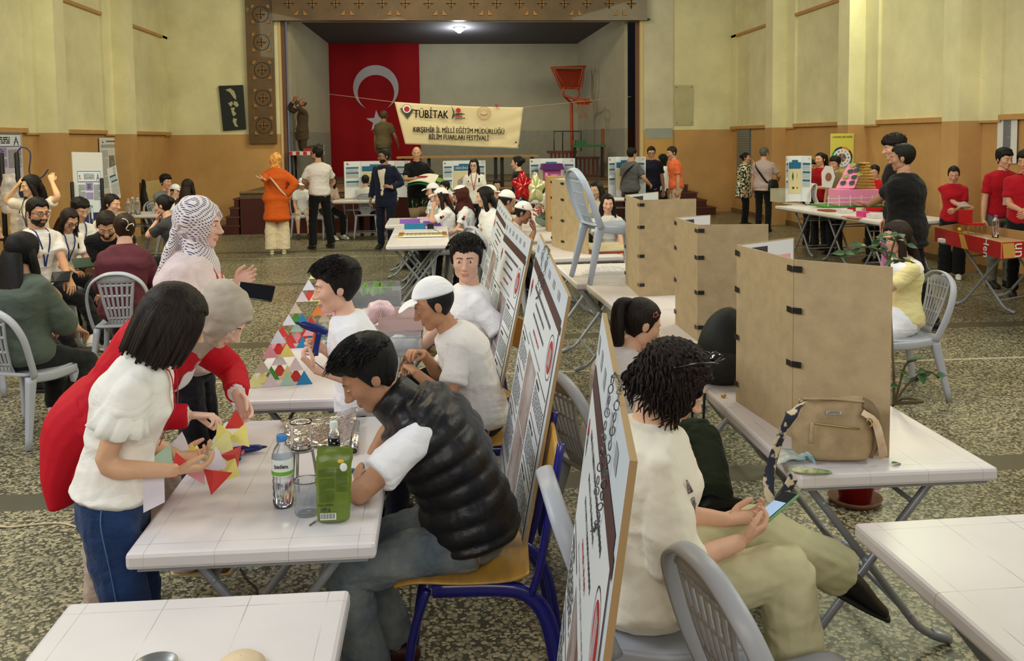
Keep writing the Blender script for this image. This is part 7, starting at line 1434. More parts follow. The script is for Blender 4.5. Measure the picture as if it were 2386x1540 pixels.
b=MB(); b.loft([G(1842,1091,TZ+.006),G(1880,1096,TZ+.014),G(1935,1100,TZ+.006)],[.014,.022,.014],[.004,.009,.004],(0,1,0),12,3); tag(b.build('snack_packet',mat('packet_mix',(70,130,50),r=.3,var=.8,vs=30,col2=(226,216,180))),'small green and yellow snack packet at the table corner','packet')
mlf=mat('leaf_green',(52,92,48),r=.45,var=.3,vs=12)
def leaf(mb,o,d,n,L_,w=.38,mi=0):
    d=nrm(d); n=nrm(np.array(n,float)-np.dot(n,d)*d); x=np.cross(d,n); V=[];k=7
    for i in range(k):
        f=i/(k-1); ww=w*L_*math.sin(math.pi*f**.8)*.62+.0004; c=np.array(o)+d*L_*f-n*L_*.18*f*f
        V+= [c-x*ww+n*ww*.25,c,c+x*ww+n*ww*.25]
    fs=[]
    for i in range(k-1):
        a_=i*3; fs+=[(a_,a_+1,a_+4,a_+3),(a_+1,a_+2,a_+5,a_+4)]
    mb.add(V,fs,mi)
b=MB(); c=G(2078,1080,TZ+.006); leaf(b,c,(.9,.35,0),(0,0,1),.045); o=b.build('fallen_leaf',mlf); tag(o,'single green leaf lying on the table beside the tan handbag','leaf')
# backpack
p=G(1688,905,TZ); t=thing('backpack','black backpack on the table between the nearest two brown booths','backpack',(p.x,p.y,TZ)); mbp=mat('backpack_black',(26,28,26),r=.7,bump=.2,bs=30); b=MB(); x,y=p.x+.06,p.y+.12; b.loft([(x,y,TZ+.012),(x,y,TZ+.06),(x,y,TZ+.17),(x+.02,y,TZ+.26),(x+.05,y,TZ+.31)],[.13,.15,.145,.115,.06],[.09,.105,.095,.07,.03],(1,.2,0),24,4,cap=.3,sq=.8); b=fuse(b,.008,1,disp=lambda V:.005*nz(V,22,2)); b.build('body',mbp,t)
b=MB(); b.loft([(x-.05,y-.09,TZ+.05),(x-.05,y-.115,TZ+.10),(x-.045,y-.10,TZ+.15)],[.07,.075,.06],[.02,.025,.012],(1,.2,0),16,3,cap=.4); b.build('front_pocket',mbp,t); b=MB(); b.tube([(x-.14,y-.04,TZ+.08),(x-.19,y-.12,TZ+.01),(x-.21,y-.14,TZ-.14),(x-.17,y-.15,TZ-.17),(x-.15,y-.12,TZ-.02)],.006,6,4); b.build('strap',mbp,t)
c=G(1686,922,TZ+.008); b=MB(); b.ball(c,(.012,.009,.008),8); tag(b.build('gold_clip',mat('clip_gold',(200,160,60),r=.3,m=.9)),'little gold clip on the table edge by the backpack','clip')
# star clip, sunglasses
p=PS['pony']; m=MB(); pts=[]
for i in range(11): t_=math.radians(36*i); rr=.017 if i%2==0 else .009; pts.append((.082,.010+rr*math.sin(t_),.062+rr*math.cos(t_)))
m.tube(pts,.0018,5,cap=0); m.xf(p['HM']); m.build('star_hair_clip',mat('clip_pink',(226,130,130),r=.4),p['root'],False)
p=PS['curly']; m=MB()
for sg in (-1,1): m.loft([(sg*.012,.075,.135),(sg*.055,.06,.132)],[.018,.016],[.003,.003],(0,.5,1),12,3,cap=.6); m.tube([(sg*.06,.06,.132),(sg*.098,0,.10),(sg*.095,-.05,.05)],.003,6,3)
m.xf(p['HM']); m.build('sunglasses',mat('sunglass_black',(16,14,16),r=.12,coat=.6),p['root'],False)
# ---------------------------------------------------------------- storage boxes on the third table
def openbox(name,label,c,w,d,h_,mt,rz=0,th=.004,bt_=True):
    t=thing(name,label,'box',c,rz); b=MB()
    for (x,y,sx,sy) in ((0,-d/2,w,th),(0,d/2,w,th),(-w/2,0,th,d),(w/2,0,th,d)): b.box((x,y,h_/2),(sx,sy,h_))
    b.box((0,0,th/2),(w,d,th)); b.build('walls',mt,t,False)
    b=MB()
    for (x,y,sx,sy) in ((0,-d/2,w+.014,.010),(0,d/2,w+.014,.010),(-w/2,0,.010,d),(w/2,0,.010,d)): b.box((x,y,h_-.004),(sx,sy,.008))
    b.build('rim',mt,t,False); return t
mcl=mat('box_clear',(236,240,244),r=.12,tr=.85,ior=1.15); mtl=mat('box_translucent',(226,206,206),r=.35,tr=.35,ior=1.1)
p=G(868,712,TZ); openbox('planter_box','clear plastic box of soil and green seedlings behind the boy in the polo',(p.x+.02,p.y+.05,TZ),.34,.24,.14,mcl,.05)
b=MB(); b.box((p.x+.02,p.y+.05,TZ+.04),(.32,.22,.06),.05); o=b.build('potting_soil',mat('soil',(58,42,32),r=.95,var=.4,vs=60,bump=.8,bs=60)); tag(o,'dark potting soil filling the clear plastic box','soil',kind='stuff')
t=thing('seedling','leafy light green lettuce seedlings growing in the clear box','plant',(p.x+.03,p.y+.03,TZ+.07)); b=MB(); rn=random.Random(4); ml=mat('lettuce_green',(120,170,60),r=.5,var=.2,vs=20)
for i in range(22): a=rn.uniform(0,6.28); leaf(b,(p.x+rn.uniform(-.08,.10),p.y+rn.uniform(-.04,.08),TZ+.07),(math.cos(a)*.6,math.sin(a)*.6,1),(math.cos(a),math.sin(a),-.3),rn.uniform(.05,.10),.55)
b.build('leaves',ml,t)
p=G(935,778,TZ); openbox('storage_box','translucent pinkish storage tub in front of the seedling box',(p.x,p.y+.10,TZ),.25,.30,.11,mtl,.0)
p=G(935,822,TZ); t=openbox('storage_box','clear storage tub holding white plastic in front of the capped boy',(p.x-.01,p.y+.0,TZ),.24,.16,.10,mcl,.0); b=MB(); b.loft([(p.x-.08,p.y,TZ+.03),(p.x-.02,p.y+.02,TZ+.05),(p.x+.07,p.y,TZ+.04)],[.03,.05,.03],[.03,.04,.03],(0,1,0),12,3); b=fuse(b,.006,1,disp=lambda V:.006*nz(V,60,2)); tag(b.build('plastic_wrap',mat('wrap_white',(222,224,228),r=.3,tr=.3)),'crumpled white plastic wrap inside the clear tub','wrap')
p=G(885,760,TZ); b=MB(); b.loft([(p.x-.06,p.y,TZ+.05),(p.x,p.y+.02,TZ+.10),(p.x+.07,p.y,TZ+.07)],[.05,.07,.04],[.05,.06,.04],(0,1,0),14,3); b=fuse(b,.007,1,disp=lambda V:.008*nz(V,45,2)); tag(b.build('carrier_bag',mat('bag_pink',(228,196,206),r=.35,var=.2)),'crumpled pale pink carrier bag beside the storage tubs','bag')
# ---------------------------------------------------------------- aisle tables
def flat(label,name,cat_,c,w,d,h_,mt,rz=0,z=TZ,bev=.003):
    b=MB(); b.box((c[0],c[1],z+h_/2),(w,d,h_),rz); return tag(b.build(name,mt,bev=bev),label,cat_)
p=G(985,552,TZ); t=thing('chart_board','wooden framed board with a drawn chart and wires on the white table','board',(p.x,p.y,TZ)); b=MB(); b.box((p.x,p.y+.12,TZ+.012),(.56,.34,.018)); b.build('panel',mat('board_cream',(222,204,150),r=.6,var=.12,vs=20),t,bev=.003)
for sg in (-1,1): b=MB(); b.box((p.x+sg*.25,p.y+.12,TZ+.026),(.055,.34,.012)); b.build('frame_strip',mat('strip_wood',(170,118,48),r=.5,var=.2),t)
b=MB(); b.box((p.x,p.y-.055,TZ+.016),(.46,.02,.014)); b.build('edge_strip',mat('label_white',(232,238,236)),t)
S=Sheet((p.x-.21,p.y-.03,TZ+.0215),(.42,0,0),(0,.30,0)); S.para(.05,.1,.95,.9,8,0,.10,.25)
for k in range(8): S.rect(.06+.12*k,.05,.066+.12*k,.95,0)
S.build(t,'drawn_chart')
b=MB(); b.tube([(p.x+.12,p.y+.25,TZ+.06),(p.x+.18,p.y+.12,TZ+.05),(p.x+.2,p.y,TZ+.03)],.003,5,3); b.tube([(p.x-.27,p.y+.05,TZ+.035),(p.x,p.y+.03,TZ+.04),(p.x+.27,p.y+.06,TZ+.035)],.003,5,3); b.build('wires',mbk,t)
p=G(967,533,TZ); flat('blue glitter box lying on the second aisle table','glitter_box','box',p,.26,.09,.065,mat('glitter_blue',(40,130,176),r=.35,var=.5,vs=120,m=.3),-.03); q=G(994,533,TZ); flat('short black end piece beside the blue glitter box','black_box','box',(q.x+.05,q.y),.08,.09,.063,mbk,-.03)
p=G(955,520,TZ); flat('long purple foam strip on the left of the aisle table','foam_strip','strip',(p.x,p.y),.27,.10,.055,mat('foam_purple',(136,92,190),r=.7),.04); p=G(1012,526,TZ); flat('long purple foam strip on the right of the aisle table','foam_strip','strip',(p.x+.02,p.y+.02),.33,.10,.06,mat('foam_purple2',(124,80,186),r=.7),-.03)
p=G(985,512,TZ); flat('pale pink translucent sheet between the purple strips','pink_sheet','sheet',(p.x,p.y+.05),.16,.14,.03,mat('sheet_pink',(212,176,206),r=.4))
def pot(label,px,py,r,h_,mt,plant=True,seed=0,Lf=.06,nl=14,z=TZ,ph=.14):
    p=G(px,py,z); t=thing('potted_plant',label,'plant',(p.x,p.y,z)); b=MB(); b.lathe([(.001,0),(r*.72,0),(r,h_),(r*.9,h_),(r*.86,h_*.9),(.001,h_*.9)],24,(p.x,p.y,z)); b.build('pot',mt,t)
    rn=random.Random(seed); b=MB(); s=MB()
    for i in range(3):
        x,y=rn.uniform(-.02,.02),rn.uniform(-.02,.02); top=np.array((p.x+x*2,p.y+y*2,z+h_+ph*rn.uniform(.5,1))); s.tube([(p.x+x,p.y+y,z+h_*.9),top],.003,5)
        for k in range(nl//3): a=rn.uniform(0,6.28); f=rn.uniform(.5,1); leaf(b,np.array((p.x+x,p.y+y,z+h_*.9))*(1-f)+top*f,(math.cos(a),math.sin(a),.5),(0,0,1),Lf*rn.uniform(.6,1),.5)
    s.build('stems',mat('stem_green',(70,110,50),r=.6),t); b.build('leaves',mat('leaf_light',(84,130,56),r=.5),t); return t
mpt=mat('pot_brown',(112,92,70),r=.8); pot('brown pot with a thin seedling nearest the suited man\'s legs',966,507,.085,.135,mpt,seed=1,nl=6,Lf=.04); pot('brown pot with a small leafy seedling beside the water bottle',986,503,.075,.13,mpt,seed=2,nl=9,Lf=.05)
p=G(996,508,TZ); bottle('water bottle behind the brown plant pots',(min(p.x+.06,-.08),min(p.y,13.2),TZ),1.15,lab='')
p=G(1213,500,TZ); bottle('water bottle at the aisle table between capped boys',(p.x,p.y,TZ),1.15,lab='')
# chart table hanging clear sheet
a=D(905,535,10.6); c=D(922,690,9.7); b=MB(); P_=[(-.60,9.9,TZ-.05),(-.60,10.9,TZ-.02),(-.66,10.9,.12),(-.64,9.9,.05)]; b.quad(*P_,.002); tag(b.build('table_cover',mat('cover_clear',(214,206,160),r=.15,alpha=.35,tr=0.,spec=.6)),'thin transparent cover hanging from the side of the aisle table','cover')
# folded felt sheets held by bald man
q=[np.array(D(x,y,Y)) for x,y,Y in ((945,434,16.6),(1012,438,16.2),(1022,414,16.4),(962,424,16.9))]
for mt,dz,nm,lb in ((mat('felt_white',(226,222,206),r=.9),.05,'white_sheet','white felt sheet with red marks held by the bald man'),(mat('felt_green',(40,120,70),r=.9),.0,'green_sheet','dark green felt sheet under the white one'),):
    m=MB(); V=[];fs=[]
    for j in range(7):
        for i in range(13):
            x,y=i/12,j/6; P_=(q[0]*(1-x)+q[1]*x)*(1-y)+(q[3]*(1-x)+q[2]*x)*y; V.append(P_+np.array((0,0,dz+.06*math.sin(math.pi*x)-(.15*max(0,x-.8) if dz==0 else 0))))
    for j in range(6):
        for i in range(12): a_=j*13+i; fs.append((a_,a_+1,a_+14,a_+13))
    m.add(V,fs); o=m.build(nm,mt); o.modifiers.new('s','SOLIDIFY').thickness=.012; tag(o,lb,'sheet')
    if dz: 
        b=MB()
        for f in (.3,.4,.5,.6): P_=(q[0]*(1-f)+q[1]*f)*.5+(q[3]*(1-f)+q[2]*f)*.5; b.ball(P_+np.array((0,0,dz+.06*math.sin(math.pi*f)+.015)),(.05,.03,.012),8)
        b.build('red_motif',mat('felt_red',(170,30,40),r=.9),o)
m=MB(); q1=D(1018,418,16.3); m.loft([q1,q1+Vector((.10,0,-.03)),q1+Vector((.24,-.02,-.16)),q1+Vector((.30,-.03,-.30))],[.16,.17,.15,.10],[.006]*4,(0,1,.2),14,4,cap=.2); tag(m.build('green_sheet',mat('felt_lime',(104,150,60),r=.9)),'lime green felt sheet drooping on the right of the white one','sheet')
# balloons
def balloon(label,px,py,Y,mt,r=.17):
    c=np.array(D(px,py,Y)); t=thing('star_balloon',label,'balloon',Vector(c.tolist())); m=MB(); V=[];fs=[]; n=40;k=10
    for j in range(k+1):
        z_=math.cos(math.pi*j/k); s_=math.sin(math.pi*j/k)**.7
        for i in range(n):
            a=2*math.pi*i/n+math.pi/2; rr=r*(.80+.38*abs(math.cos(2.5*(a-math.pi/2)))**2.2)*s_; V.append(c+np.array((rr*math.cos(a)*.86,.075*z_*(1+.08*math.sin(5*a)),rr*math.sin(a)*1.25)))
    for j in range(k):
        for i in range(n): fs.append((j*n+i,j*n+(i+1)%n,(j+1)*n+(i+1)%n,(j+1)*n+i))
    m.add(V,fs); m.build('foil_body',mt,t); m=MB(); m.tube([c+(0,0,-r*1.2),c+(.02,0,-.5),c+(0,0,-.75)],.005,5,3); m.build('stick',mat('stick_white',(210,210,206),r=.5),t)
balloon('shiny red star-shaped foil balloon beside the woman in black',1217,434,13.8,mat('balloon_red',(190,20,32),r=.15,m=.5,coat=.5)); balloon('pale yellow star-shaped foil balloon right of the red one',1247,438,13.8,mat('balloon_cream',(216,214,160),r=.18,m=.35,coat=.5))
# pink and purple paper house
Yh=on('K3')-.1; a=D(1267,452,Yh); c=D(1305,395,Yh); t=thing('paper_house','pink paper house with a wide purple roof in front of a poster','model house',((a.x+c.x)/2,Yh,a.z)); b=MB(); zt_=c.z; wbox(b,a.x,c.x,Yh-.1,Yh+.1,TZ,zt_); b.build('walls',mat('house_pink',(196,84,146),r=.7),t); b=MB(); x0=D(1260,390,Yh).x; x1=D(1312,390,Yh).x; b.prism([(x0,zt_),(x1,zt_),(x1-.03,zt_+.11),(x0+.03,zt_+.11)],(0,Yh-.18,0),(1,0,0),(0,0,1),-.36); b.build('roof',mat('house_purple',(84,26,110),r=.6),t)
b=MB(); wbox(b,a.x+.12,a.x+.24,Yh-.112,Yh-.1,zt_-.20,zt_-.08); b.build('window_panel',mat('house_window',(200,160,190),r=.6),t)
b=MB(); wbox(b,a.x+.02,a.x+.06,Yh-.112,Yh-.1,TZ+.1,zt_-.05); b.build('side_pillar',mat('house_pale',(220,190,210),r=.6),t)
# wire plants, pine decoration on TR5
t=thing('wire_plant','bowl of green mesh and small red flowers next to the boy hiding his face','plant',G(1268,525,TZ)); p=G(1270,527,TZ); b=MB(); rn=random.Random(8)
b.ball((p.x,p.y,TZ+.09),(.13,.13,.09),18); b.build('mesh_dome',mat('mesh_green',(30,90,60),r=.6,alpha=.55,var=.5,vs=60),t)
b=MB()
for i in range(60): a=rn.uniform(0,6.28); q_=np.array((p.x+rn.uniform(-.12,.06),p.y+rn.uniform(-.1,.1),TZ+rn.uniform(.1,.24))); leaf(b,q_,(math.cos(a),math.sin(a),.7),(0,0,1),.05,.3)
b.build('leaves',mat('leaf_light',(84,130,56)),t); b=MB()
for i in range(18): b.ball((p.x+rn.uniform(-.12,.06),p.y+rn.uniform(-.1,.1),TZ+rn.uniform(.16,.27)),.012,6)
b.build('flowers',mat('flower_red',(190,60,70),r=.6),t)
p=G(1258,506,TZ); flat('white patterned folded cloth beyond the wire plants','folded_cloth','cloth',(p.x,p.y),.30,.16,.12,shirtmat('cloth_spots',(226,228,226),(180,70,80),'blot',18))
# framed boards + crumpled clear bag near the raised chair
p=G(1400,590,TZ); 
for i,(z_,c_,lb) in enumerate(((0,(150,70,50),'red-brown framed board at the bottom of the pair behind the chair legs'),(.022,(214,196,160),'cream framed board on top of the red-brown one'))): flat(lb,'framed_board','board',(p.x+.10,p.y+.25),.42,.60,.02,mat('framed_%d'%i,c_,r=.5,var=.2),.1*i,TZ+z_)
p=G(1400,638,TZ); b=MB(); b.loft([(p.x-.16,p.y-.05,TZ+.012),(p.x-.02,p.y,TZ+.028),(p.x+.12,p.y+.02,TZ+.03),(p.x+.26,p.y+.05,TZ+.012)],[.04,.10,.12,.05],[.008,.020,.022,.008],(0,1,0),16,4); b=fuse(b,.008,0,disp=lambda V:.007*nz(V,60,3)+.004*nz(V,120,1)); tag(b.build('clear_bag',mat('film_clear',(236,236,240),r=.12,alpha=.38,spec=.9)),'crumpled clear plastic bag under the raised chair','bag')
# tan tote, water bottles left, hanging bags ------------------------------------------
c=G(168,775); t=thing('tote_bag','tan leather tote bag hanging beside the woman in dark green','bag',(c.x-.15,c.y,.15)); x,y=c.x-.12,c.y+.05; b=MB(); b.loft([(x,y,.16),(x,y,.20),(x+.01,y,.34),(x+.02,y,.46)],[.16,.165,.150,.140],[.06,.065,.05,.03],(.8,.5,0),20,3,cap=.1,sq=.45); o=b.build('body',mat('leather_tan',(178,120,44),r=.45,bump=.1,bs=40),t,bev=0); b=MB(); b.tube([(x-.08,y-.04,.45),(x-.10,y-.04,.60),(x-.02,y,.70),(x+.08,y+.03,.60),(x+.09,y+.04,.45)],.009,8,4); b.build('handle',MATS['leather_tan'],t); b=MB(); b.loft([(x-.02,y-.055,.47),(x-.02,y-.075,.42),(x-.02,y-.078,.38)],[.02]*3,[.004]*3,(.8,.5,0),8,2); b.build('clasp_strap',MATS['leather_tan'],t)
for px,py,lb,c_ in ((322,500,'clear drink bottle nearest the notice board on the left table',(200,200,200)),(310,498,'clear drink bottle on the left table with a pale cap',(220,220,216)),(300,502,'small orange-topped bottle on the left table',(230,150,50))):
    p=G(px,py,TZ); bottle(lb,(p.x,p.y,TZ),1.2,False,c_)
t=thing('display_stand','black stand with clear plastic bags of water and tubing at the left edge','stand',G(20,640)); p=G(20,690); x,y=p.x+.12,p.y; b=MB(); 
for dx in (-.12,.06): b.tube([(x+dx,y,.0),(x+dx,y,1.75)],.03,8)
b.box((x+.1,y,.72),(.6,.4,.04)); b.build('posts',mbk,t); b=MB(); b.tube([(x+.03,y,1.70),(x+.12,y,1.82),(x+.22,y,1.75),(x+.20,y,1.5),(x+.33,y,1.45),(x+.42,y,1.55)],.010,6,5); b.build('hose',mat('hose_dark',(60,60,90),r=.4),t)
mfilm=mat('film_clear2',(240,230,220),r=.1,alpha=.33,spec=1.)
for i,(dx,zt_,w_) in enumerate(((.28,1.42,.13),(.02,1.50,.12),(.15,1.2,.14))):
    b=MB(); b.loft([(x+dx,y-.12-.03*i,zt_-.45),(x+dx,y-.12-.03*i,zt_-.3),(x+dx,y-.12-.03*i,zt_)],[w_*.8,w_,w_*.6],[.06,.07,.02],(1,0,0),14,4,cap=.4); b=fuse(b,.014,0,disp=lambda V:.014*nz(V,30,i)); b.build('clear_bag',mfilm,t)
# notebooks, tablets
p=PS['L2']; c=W2(p,(.04,.42,.70)); b=MB(); b.box((0,0,0),(.15,.20,.010)); M_=frame(Vector(c),(1,.3,0),(0.2,.9,.25)); b.xf(M_); tag(b.build('tablet',cb),'dark tablet on the lap of the bearded man with glasses','tablet')
p=PS['L5']; c=W2(p,(.0,.38,.70)); b=MB(); b.box((0,0,0),(.20,.15,.012)); b.xf(frame(Vector(c),(.8,.5,0),(-.4,.7,.5))); tag(b.build('booklet',cloth((70,84,70))),'small dark booklet on the lap of the girl in thin glasses','booklet')
# bag of the grey polo man, shoulder bag, pale backpack
p=PS['R5']; c=W2(p,(.20,-.02,.90)); b=MB(); b.loft([(c[0],c[1],c[2]-.13),(c[0],c[1],c[2]),(c[0],c[1],c[2]+.10)],[.10,.12,.10],[.05,.06,.04],(1,.4,0),14,3,sq=.7); tag(b.build('shoulder_bag',mat('bag_black',(18,18,20),r=.6)),'black shoulder bag at the hip of the man in the checked shirt','bag')
p=PS['B7']; m=MB(); m.loft([(0.06,-.20,1.0*p['s']),(.06,-.22,1.15*p['s']),(.06,-.19,1.36*p['s'])],[.12,.15,.10],[.06,.08,.04],(1,0,0),16,3); Mi=np.linalg.inv(p['RM']); m.xf(Mi); tag(m.build('backpack',cloth((206,196,160))),'pale cream backpack on the woman with long black hair and round glasses','backpack')
p=G(208,655); b=MB(); b.loft([(p.x,p.y+.3,.62),(p.x+.1,p.y+.35,.78),(p.x+.2,p.y+.35,.85)],[.12,.16,.10],[.10,.12,.08],(0,1,0),14,3)
# ---------------------------------------------------------------- right-hand tables
Mi_=None
def onrow(f,d,z=TZ): 
    q_=ra+dv*f; return Vector((q_.x-math.sin(ang)*d,q_.y+math.cos(ang)*d,z))
def pos_(px,py): return G(px,py,TZ)
p=pos_(1822,470); openbox('storage_box','clear plastic tub at the far end of the right-hand tables',(p.x,p.y,TZ),.34,.26,.22,mat('tub_clear2',(214,210,190),r=.3,alpha=.6),ang)
p=pos_(1885,478); t=thing('arched_card','white arched folded card standing on the right-hand tables','card',p); b=MB(); b.loft([(p.x-.02,p.y,TZ+.01),(p.x-.05,p.y,TZ+.16),(p.x+.02,p.y,TZ+.32),(p.x+.09,p.y,TZ+.33),(p.x+.08,p.y,TZ+.15),(p.x+.14,p.y,TZ+.01)],[.10]*6,[.004]*6,(0,1,.0),10,5,cap=.1,sq=.4); b.build('card',mat('card_white',(222,224,226),r=.5),t)
p=pos_(1912,484); b=MB(); b.lathe([(.001,.002),(.05,.002),(.095,.075),(.09,.075),(.046,.008),(.001,.008)],24,(p.x,p.y,TZ)); tag(b.build('bowl',mat('bowl_pink',(206,176,176),r=.4)),'pale pink bowl on the right-hand tables','bowl')
for px,py,w,d,h_,c_,lb,nm in ((1850,476,.34,.22,.012,(210,206,196),'white papers lying at the far end of the right-hand tables','papers'),(1930,492,.3,.2,.02,(150,70,50),'red-brown folder next to the pink bowl','folder'),(1968,496,.22,.14,.05,(216,214,216),'crumpled white tissue under the greenhouse model','tissue'),(1984,492,.10,.08,.10,(170,20,30),'small red pack under the carried model','pack'),(2010,505,.16,.10,.075,(224,60,140),'bright pink box with a white heart at the end of the row','box'),(2038,508,.18,.14,.06,(226,216,222),'white box with a pink edge beside the heart box','box'),(1985,507,.34,.12,.012,(214,130,130),'salmon pink paper strip hanging over the table edge','paper')):
    p=pos_(px,py); flat(lb,{'box':'gift_box','pack':'snack_pack'}.get(nm,nm),nm,p,w,d,h_,mat('rt_%d_%d_%d'%c_,c_,r=.5,var=.15,vs=14),ang)
# greenhouse model on a green board
c=np.array((D(1965,482,8.85)+D(2030,482,9.0))/2); t=thing('greenhouse_model','pink cardboard model with leaves and gold tiers on a green board with a little fence','model',Vector(c.tolist())); Yg=8.9
L_=D(1903,482,Yg); R2=D(2042,482,Yg); zz=D(1970,485,Yg).z+.03; xc=(L_.x+R2.x)/2; w=R2.x-L_.x; b=MB(); b.box((xc,Yg,zz),(w,.42,.015)); b.build('green_board',mat('felt_board_green',(66,130,50),r=.95,bump=.5,bs=80),t,bev=.004)
mpk=mat('model_pink',(232,140,178),r=.7); x0=D(1943,470,Yg).x; x1=D(2034,470,Yg).x; ztb=D(1990,440,Yg).z; b=MB(); wbox(b,x0,x1,Yg-.12,Yg+.14,zz,ztb); b.build('box_base',mpk,t,bev=.003)
pA=D(1947,438,Yg-.02); pB=D(1990,438,Yg-.12); pC=D(2013,382,Yg+.02); pD=D(1978,381,Yg+.10); b=MB(); b.quad(pA,pB,pC,pD,.008); b.build('leaf_panel',mpk,t)
b=MB(); u_=np.array(pB)-np.array(pA); v_=np.array(pD)-np.array(pA); nn=nrm(np.cross(u_,v_)); 
for (fx,fy,ci) in ((.25,.15,0),(.75,.15,0),(.2,.4,1),(.7,.38,0),(.3,.62,0),(.62,.66,0),(.25,.86,1),(.6,.86,0),(.9,.8,1),(.95,.5,1)):
    o_=np.array(pA)+u_*fx*.95+v_*fy; leaf(b,o_-v_*.06,v_*.5+u_*.25,nn,.075,.55,ci); b.v[-1]+=nn*.012
b.build('leaves',[mat('model_leaf',(40,64,40),r=.5),mat('model_leaf_light',(140,150,60),r=.5)],t)
for i in range(9): b=MB(); wd_=.20-.016*i; b.box((D(2012,430,Yg).x,Yg+.02,ztb+.012+.030*i),(wd_,.16,.018)); b.build('gold_tier',mat('gold_card',(190,150,70),r=.3,m=.6),t,bev=.002)
for i in range(6): b=MB(); x=L_.x+.03+(w-.06)*i/5; b.box((x,Yg-.20,zz+.055),(.006,.006,.11)); b.build('fence_post',mat('fence_white',(226,214,206),r=.6),t)
for z_ in (.045,.085): b=MB(); b.box((xc,Yg-.203,zz+z_),(w-.03,.004,.006)); b.build('fence_rail',mat('fence_white',(226,214,206)),t)
for i in range(3): b=MB(); b.lathe([(.02,0),(.02,.06)],10,(R2.x-.05-.03*i,Yg-.1+.05*i,zz+.008)); b.build('glass_jar',plast,t)
p=D(1930,412,12.6); b=MB(); b.prism([(-.09,-.14),(.05,-.16),(.10,.0),(.06,.14),(-.04,.16),(-.10,.06)],p,(1,0,0),(0,0,1),-.005); o=tag(b.build('bird_cutout',mat('cutout_white',(222,218,218),r=.6)),'white paper cut-out with a bird drawing held before the khaki vest','cut-out'); b=MB(); b.ball((p.x+.0,p.y-.008,p.z),(.045,.003,.06),10); b.build('bird_drawing',mat('bird_brown',(150,90,70),r=.7),o)
# red cardboard surround on the right edge table
ca=[np.array(G(x,y,TZ)) for x,y in ((2178,550),(2333,590),(2400,586))]; mrc=mat('card_red',(184,22,30),r=.45,var=.15,vs=6); mcd=mat('card_inner',(172,134,90),r=.8)
t=thing('cardboard_tray','opened red printed cardboard tray with white script standing on the right edge table','tray',Vector(ca[0].tolist())); zt_=TZ+.10; zb_=TZ-.055
A=ca[0];B_=ca[1];C_=ca[2]; far=np.array((.55,.55,0)); up=np.array((0,0,1.))
for (P0,P1) in ((A,B_),(B_,C_)):
    m=MB(); m.quad(P0+up*-.055,P1+up*-.055,P1+up*.10,P0+up*.10,.006,0,1); m.build('front_wall',[mrc,mcd],t)
D2=A+np.array((.60,.42,0)); E2=C_+np.array((.5,.6,0)); m=MB(); m.quad(A+up*.10,A,D2,D2+up*.10,.006,1,1); m.quad(D2+up*.10,D2+up*-.0,E2,E2+up*.10,.006,1,1); m.build('back_wall',[mrc,mcd],t)
m=MB(); m.add([A+up*.006,B_+up*.006,C_+up*.006,E2+up*.006,D2+up*.006],[(0,1,2,3,4)],1,False); m.build('tray_floor',[mrc,mcd],t)
d1=nrm(B_-A); d2=nrm(C_-B_); mgd=mat('print_gold',(206,160,80),r=.4); 
for P0,dd,f0,f1 in ((A,B_-A,.42,.50),(B_,C_-B_,.05,.45)):
    m=MB(); n_=nrm(np.cross(dd,up))*.0015; m.add([P0+dd*f0-up*.05+n_+dd*.03,P0+dd*f1-up*.05+n_+dd*.05,P0+dd*f1+up*.09+n_-dd*.02,P0+dd*f0+up*.09+n_-dd*.02],[(0,1,2,3)],0,False); m.build('gold_print',mgd,t)
text('Hen',.16,t,MATS['label_white'],'lettering',frame(Vector((A+d1*np.linalg.norm(B_-A)*.80+up*.02+nrm(np.cross(d1,up))*.004).tolist()),(-up).tolist(),d1.tolist()),.001,xs=.75)
text('un',.18,t,MATS['label_white'],'lettering',frame(Vector((B_+(C_-B_)*.62+up*.02+nrm(np.cross(d2,up))*.004).tolist()),(-up).tolist(),d2.tolist()),.001,xs=.8)
p=G(2319,555,TZ); bottle('water bottle with a purple cap standing in the red cardboard tray',(p.x,p.y,TZ+.008),1.1,False,(110,90,170))
p=G(2252,545,TZ); t=thing('toy_chair','small red model seat with a cart frame in the red cardboard tray','model',(p.x,p.y,TZ)); b=MB(); b.box((p.x-.02,p.y,TZ+.20),(.16,.02,.14)); b.box((p.x+.02,p.y-.07,TZ+.12),(.20,.16,.02)); b.build('seat',mrc,t); 
for sx in (-.06,.10):
    for sy in (-.13,-.01): b=MB(); b.tube([(p.x+sx,p.y+sy,TZ+.115),(p.x+sx,p.y+sy,TZ+.008)],.005,6); b.build('leg',mat('gold_card',(190,150,70)),t)
b=MB(); b.ball((p.x-.12,p.y-.06,TZ+.06),.02,10); tag(b.build('yellow_ball',mat('ball_yellow',(226,200,40),r=.4)),'tiny yellow ball beside the red model seat','ball')
# card in the hands of the girl in red, laminated sheet near the sailor girl
p=PS['R12']; c=W2(p,(-.10,.33,.98)); b=MB(); b.box((0,0,0),(.16,.11,.003)); b.xf(frame(Vector(c),(1,.2,0),(0,.8,.4))); tag(b.build('note_card',mat('card_grey',(190,176,176),r=.3)),'small pale card held by the girl in the red polo','card')
q=[D(2062,800,6.7),D(2102,795,6.7),D(2090,745,6.9),D(2062,748,6.9)]; wallposter('laminated sheet with red handwriting hanging beside the white chair',q,lambda S:S.para(.1,.1,.9,.9,4,2,.2,.25),'laminated_sheet',(222,206,200),.003,'sheet')
q=[D(2062,740,6.85),D(2103,735,6.85),D(2100,728,7.1),D(2062,730,7.1)]; 
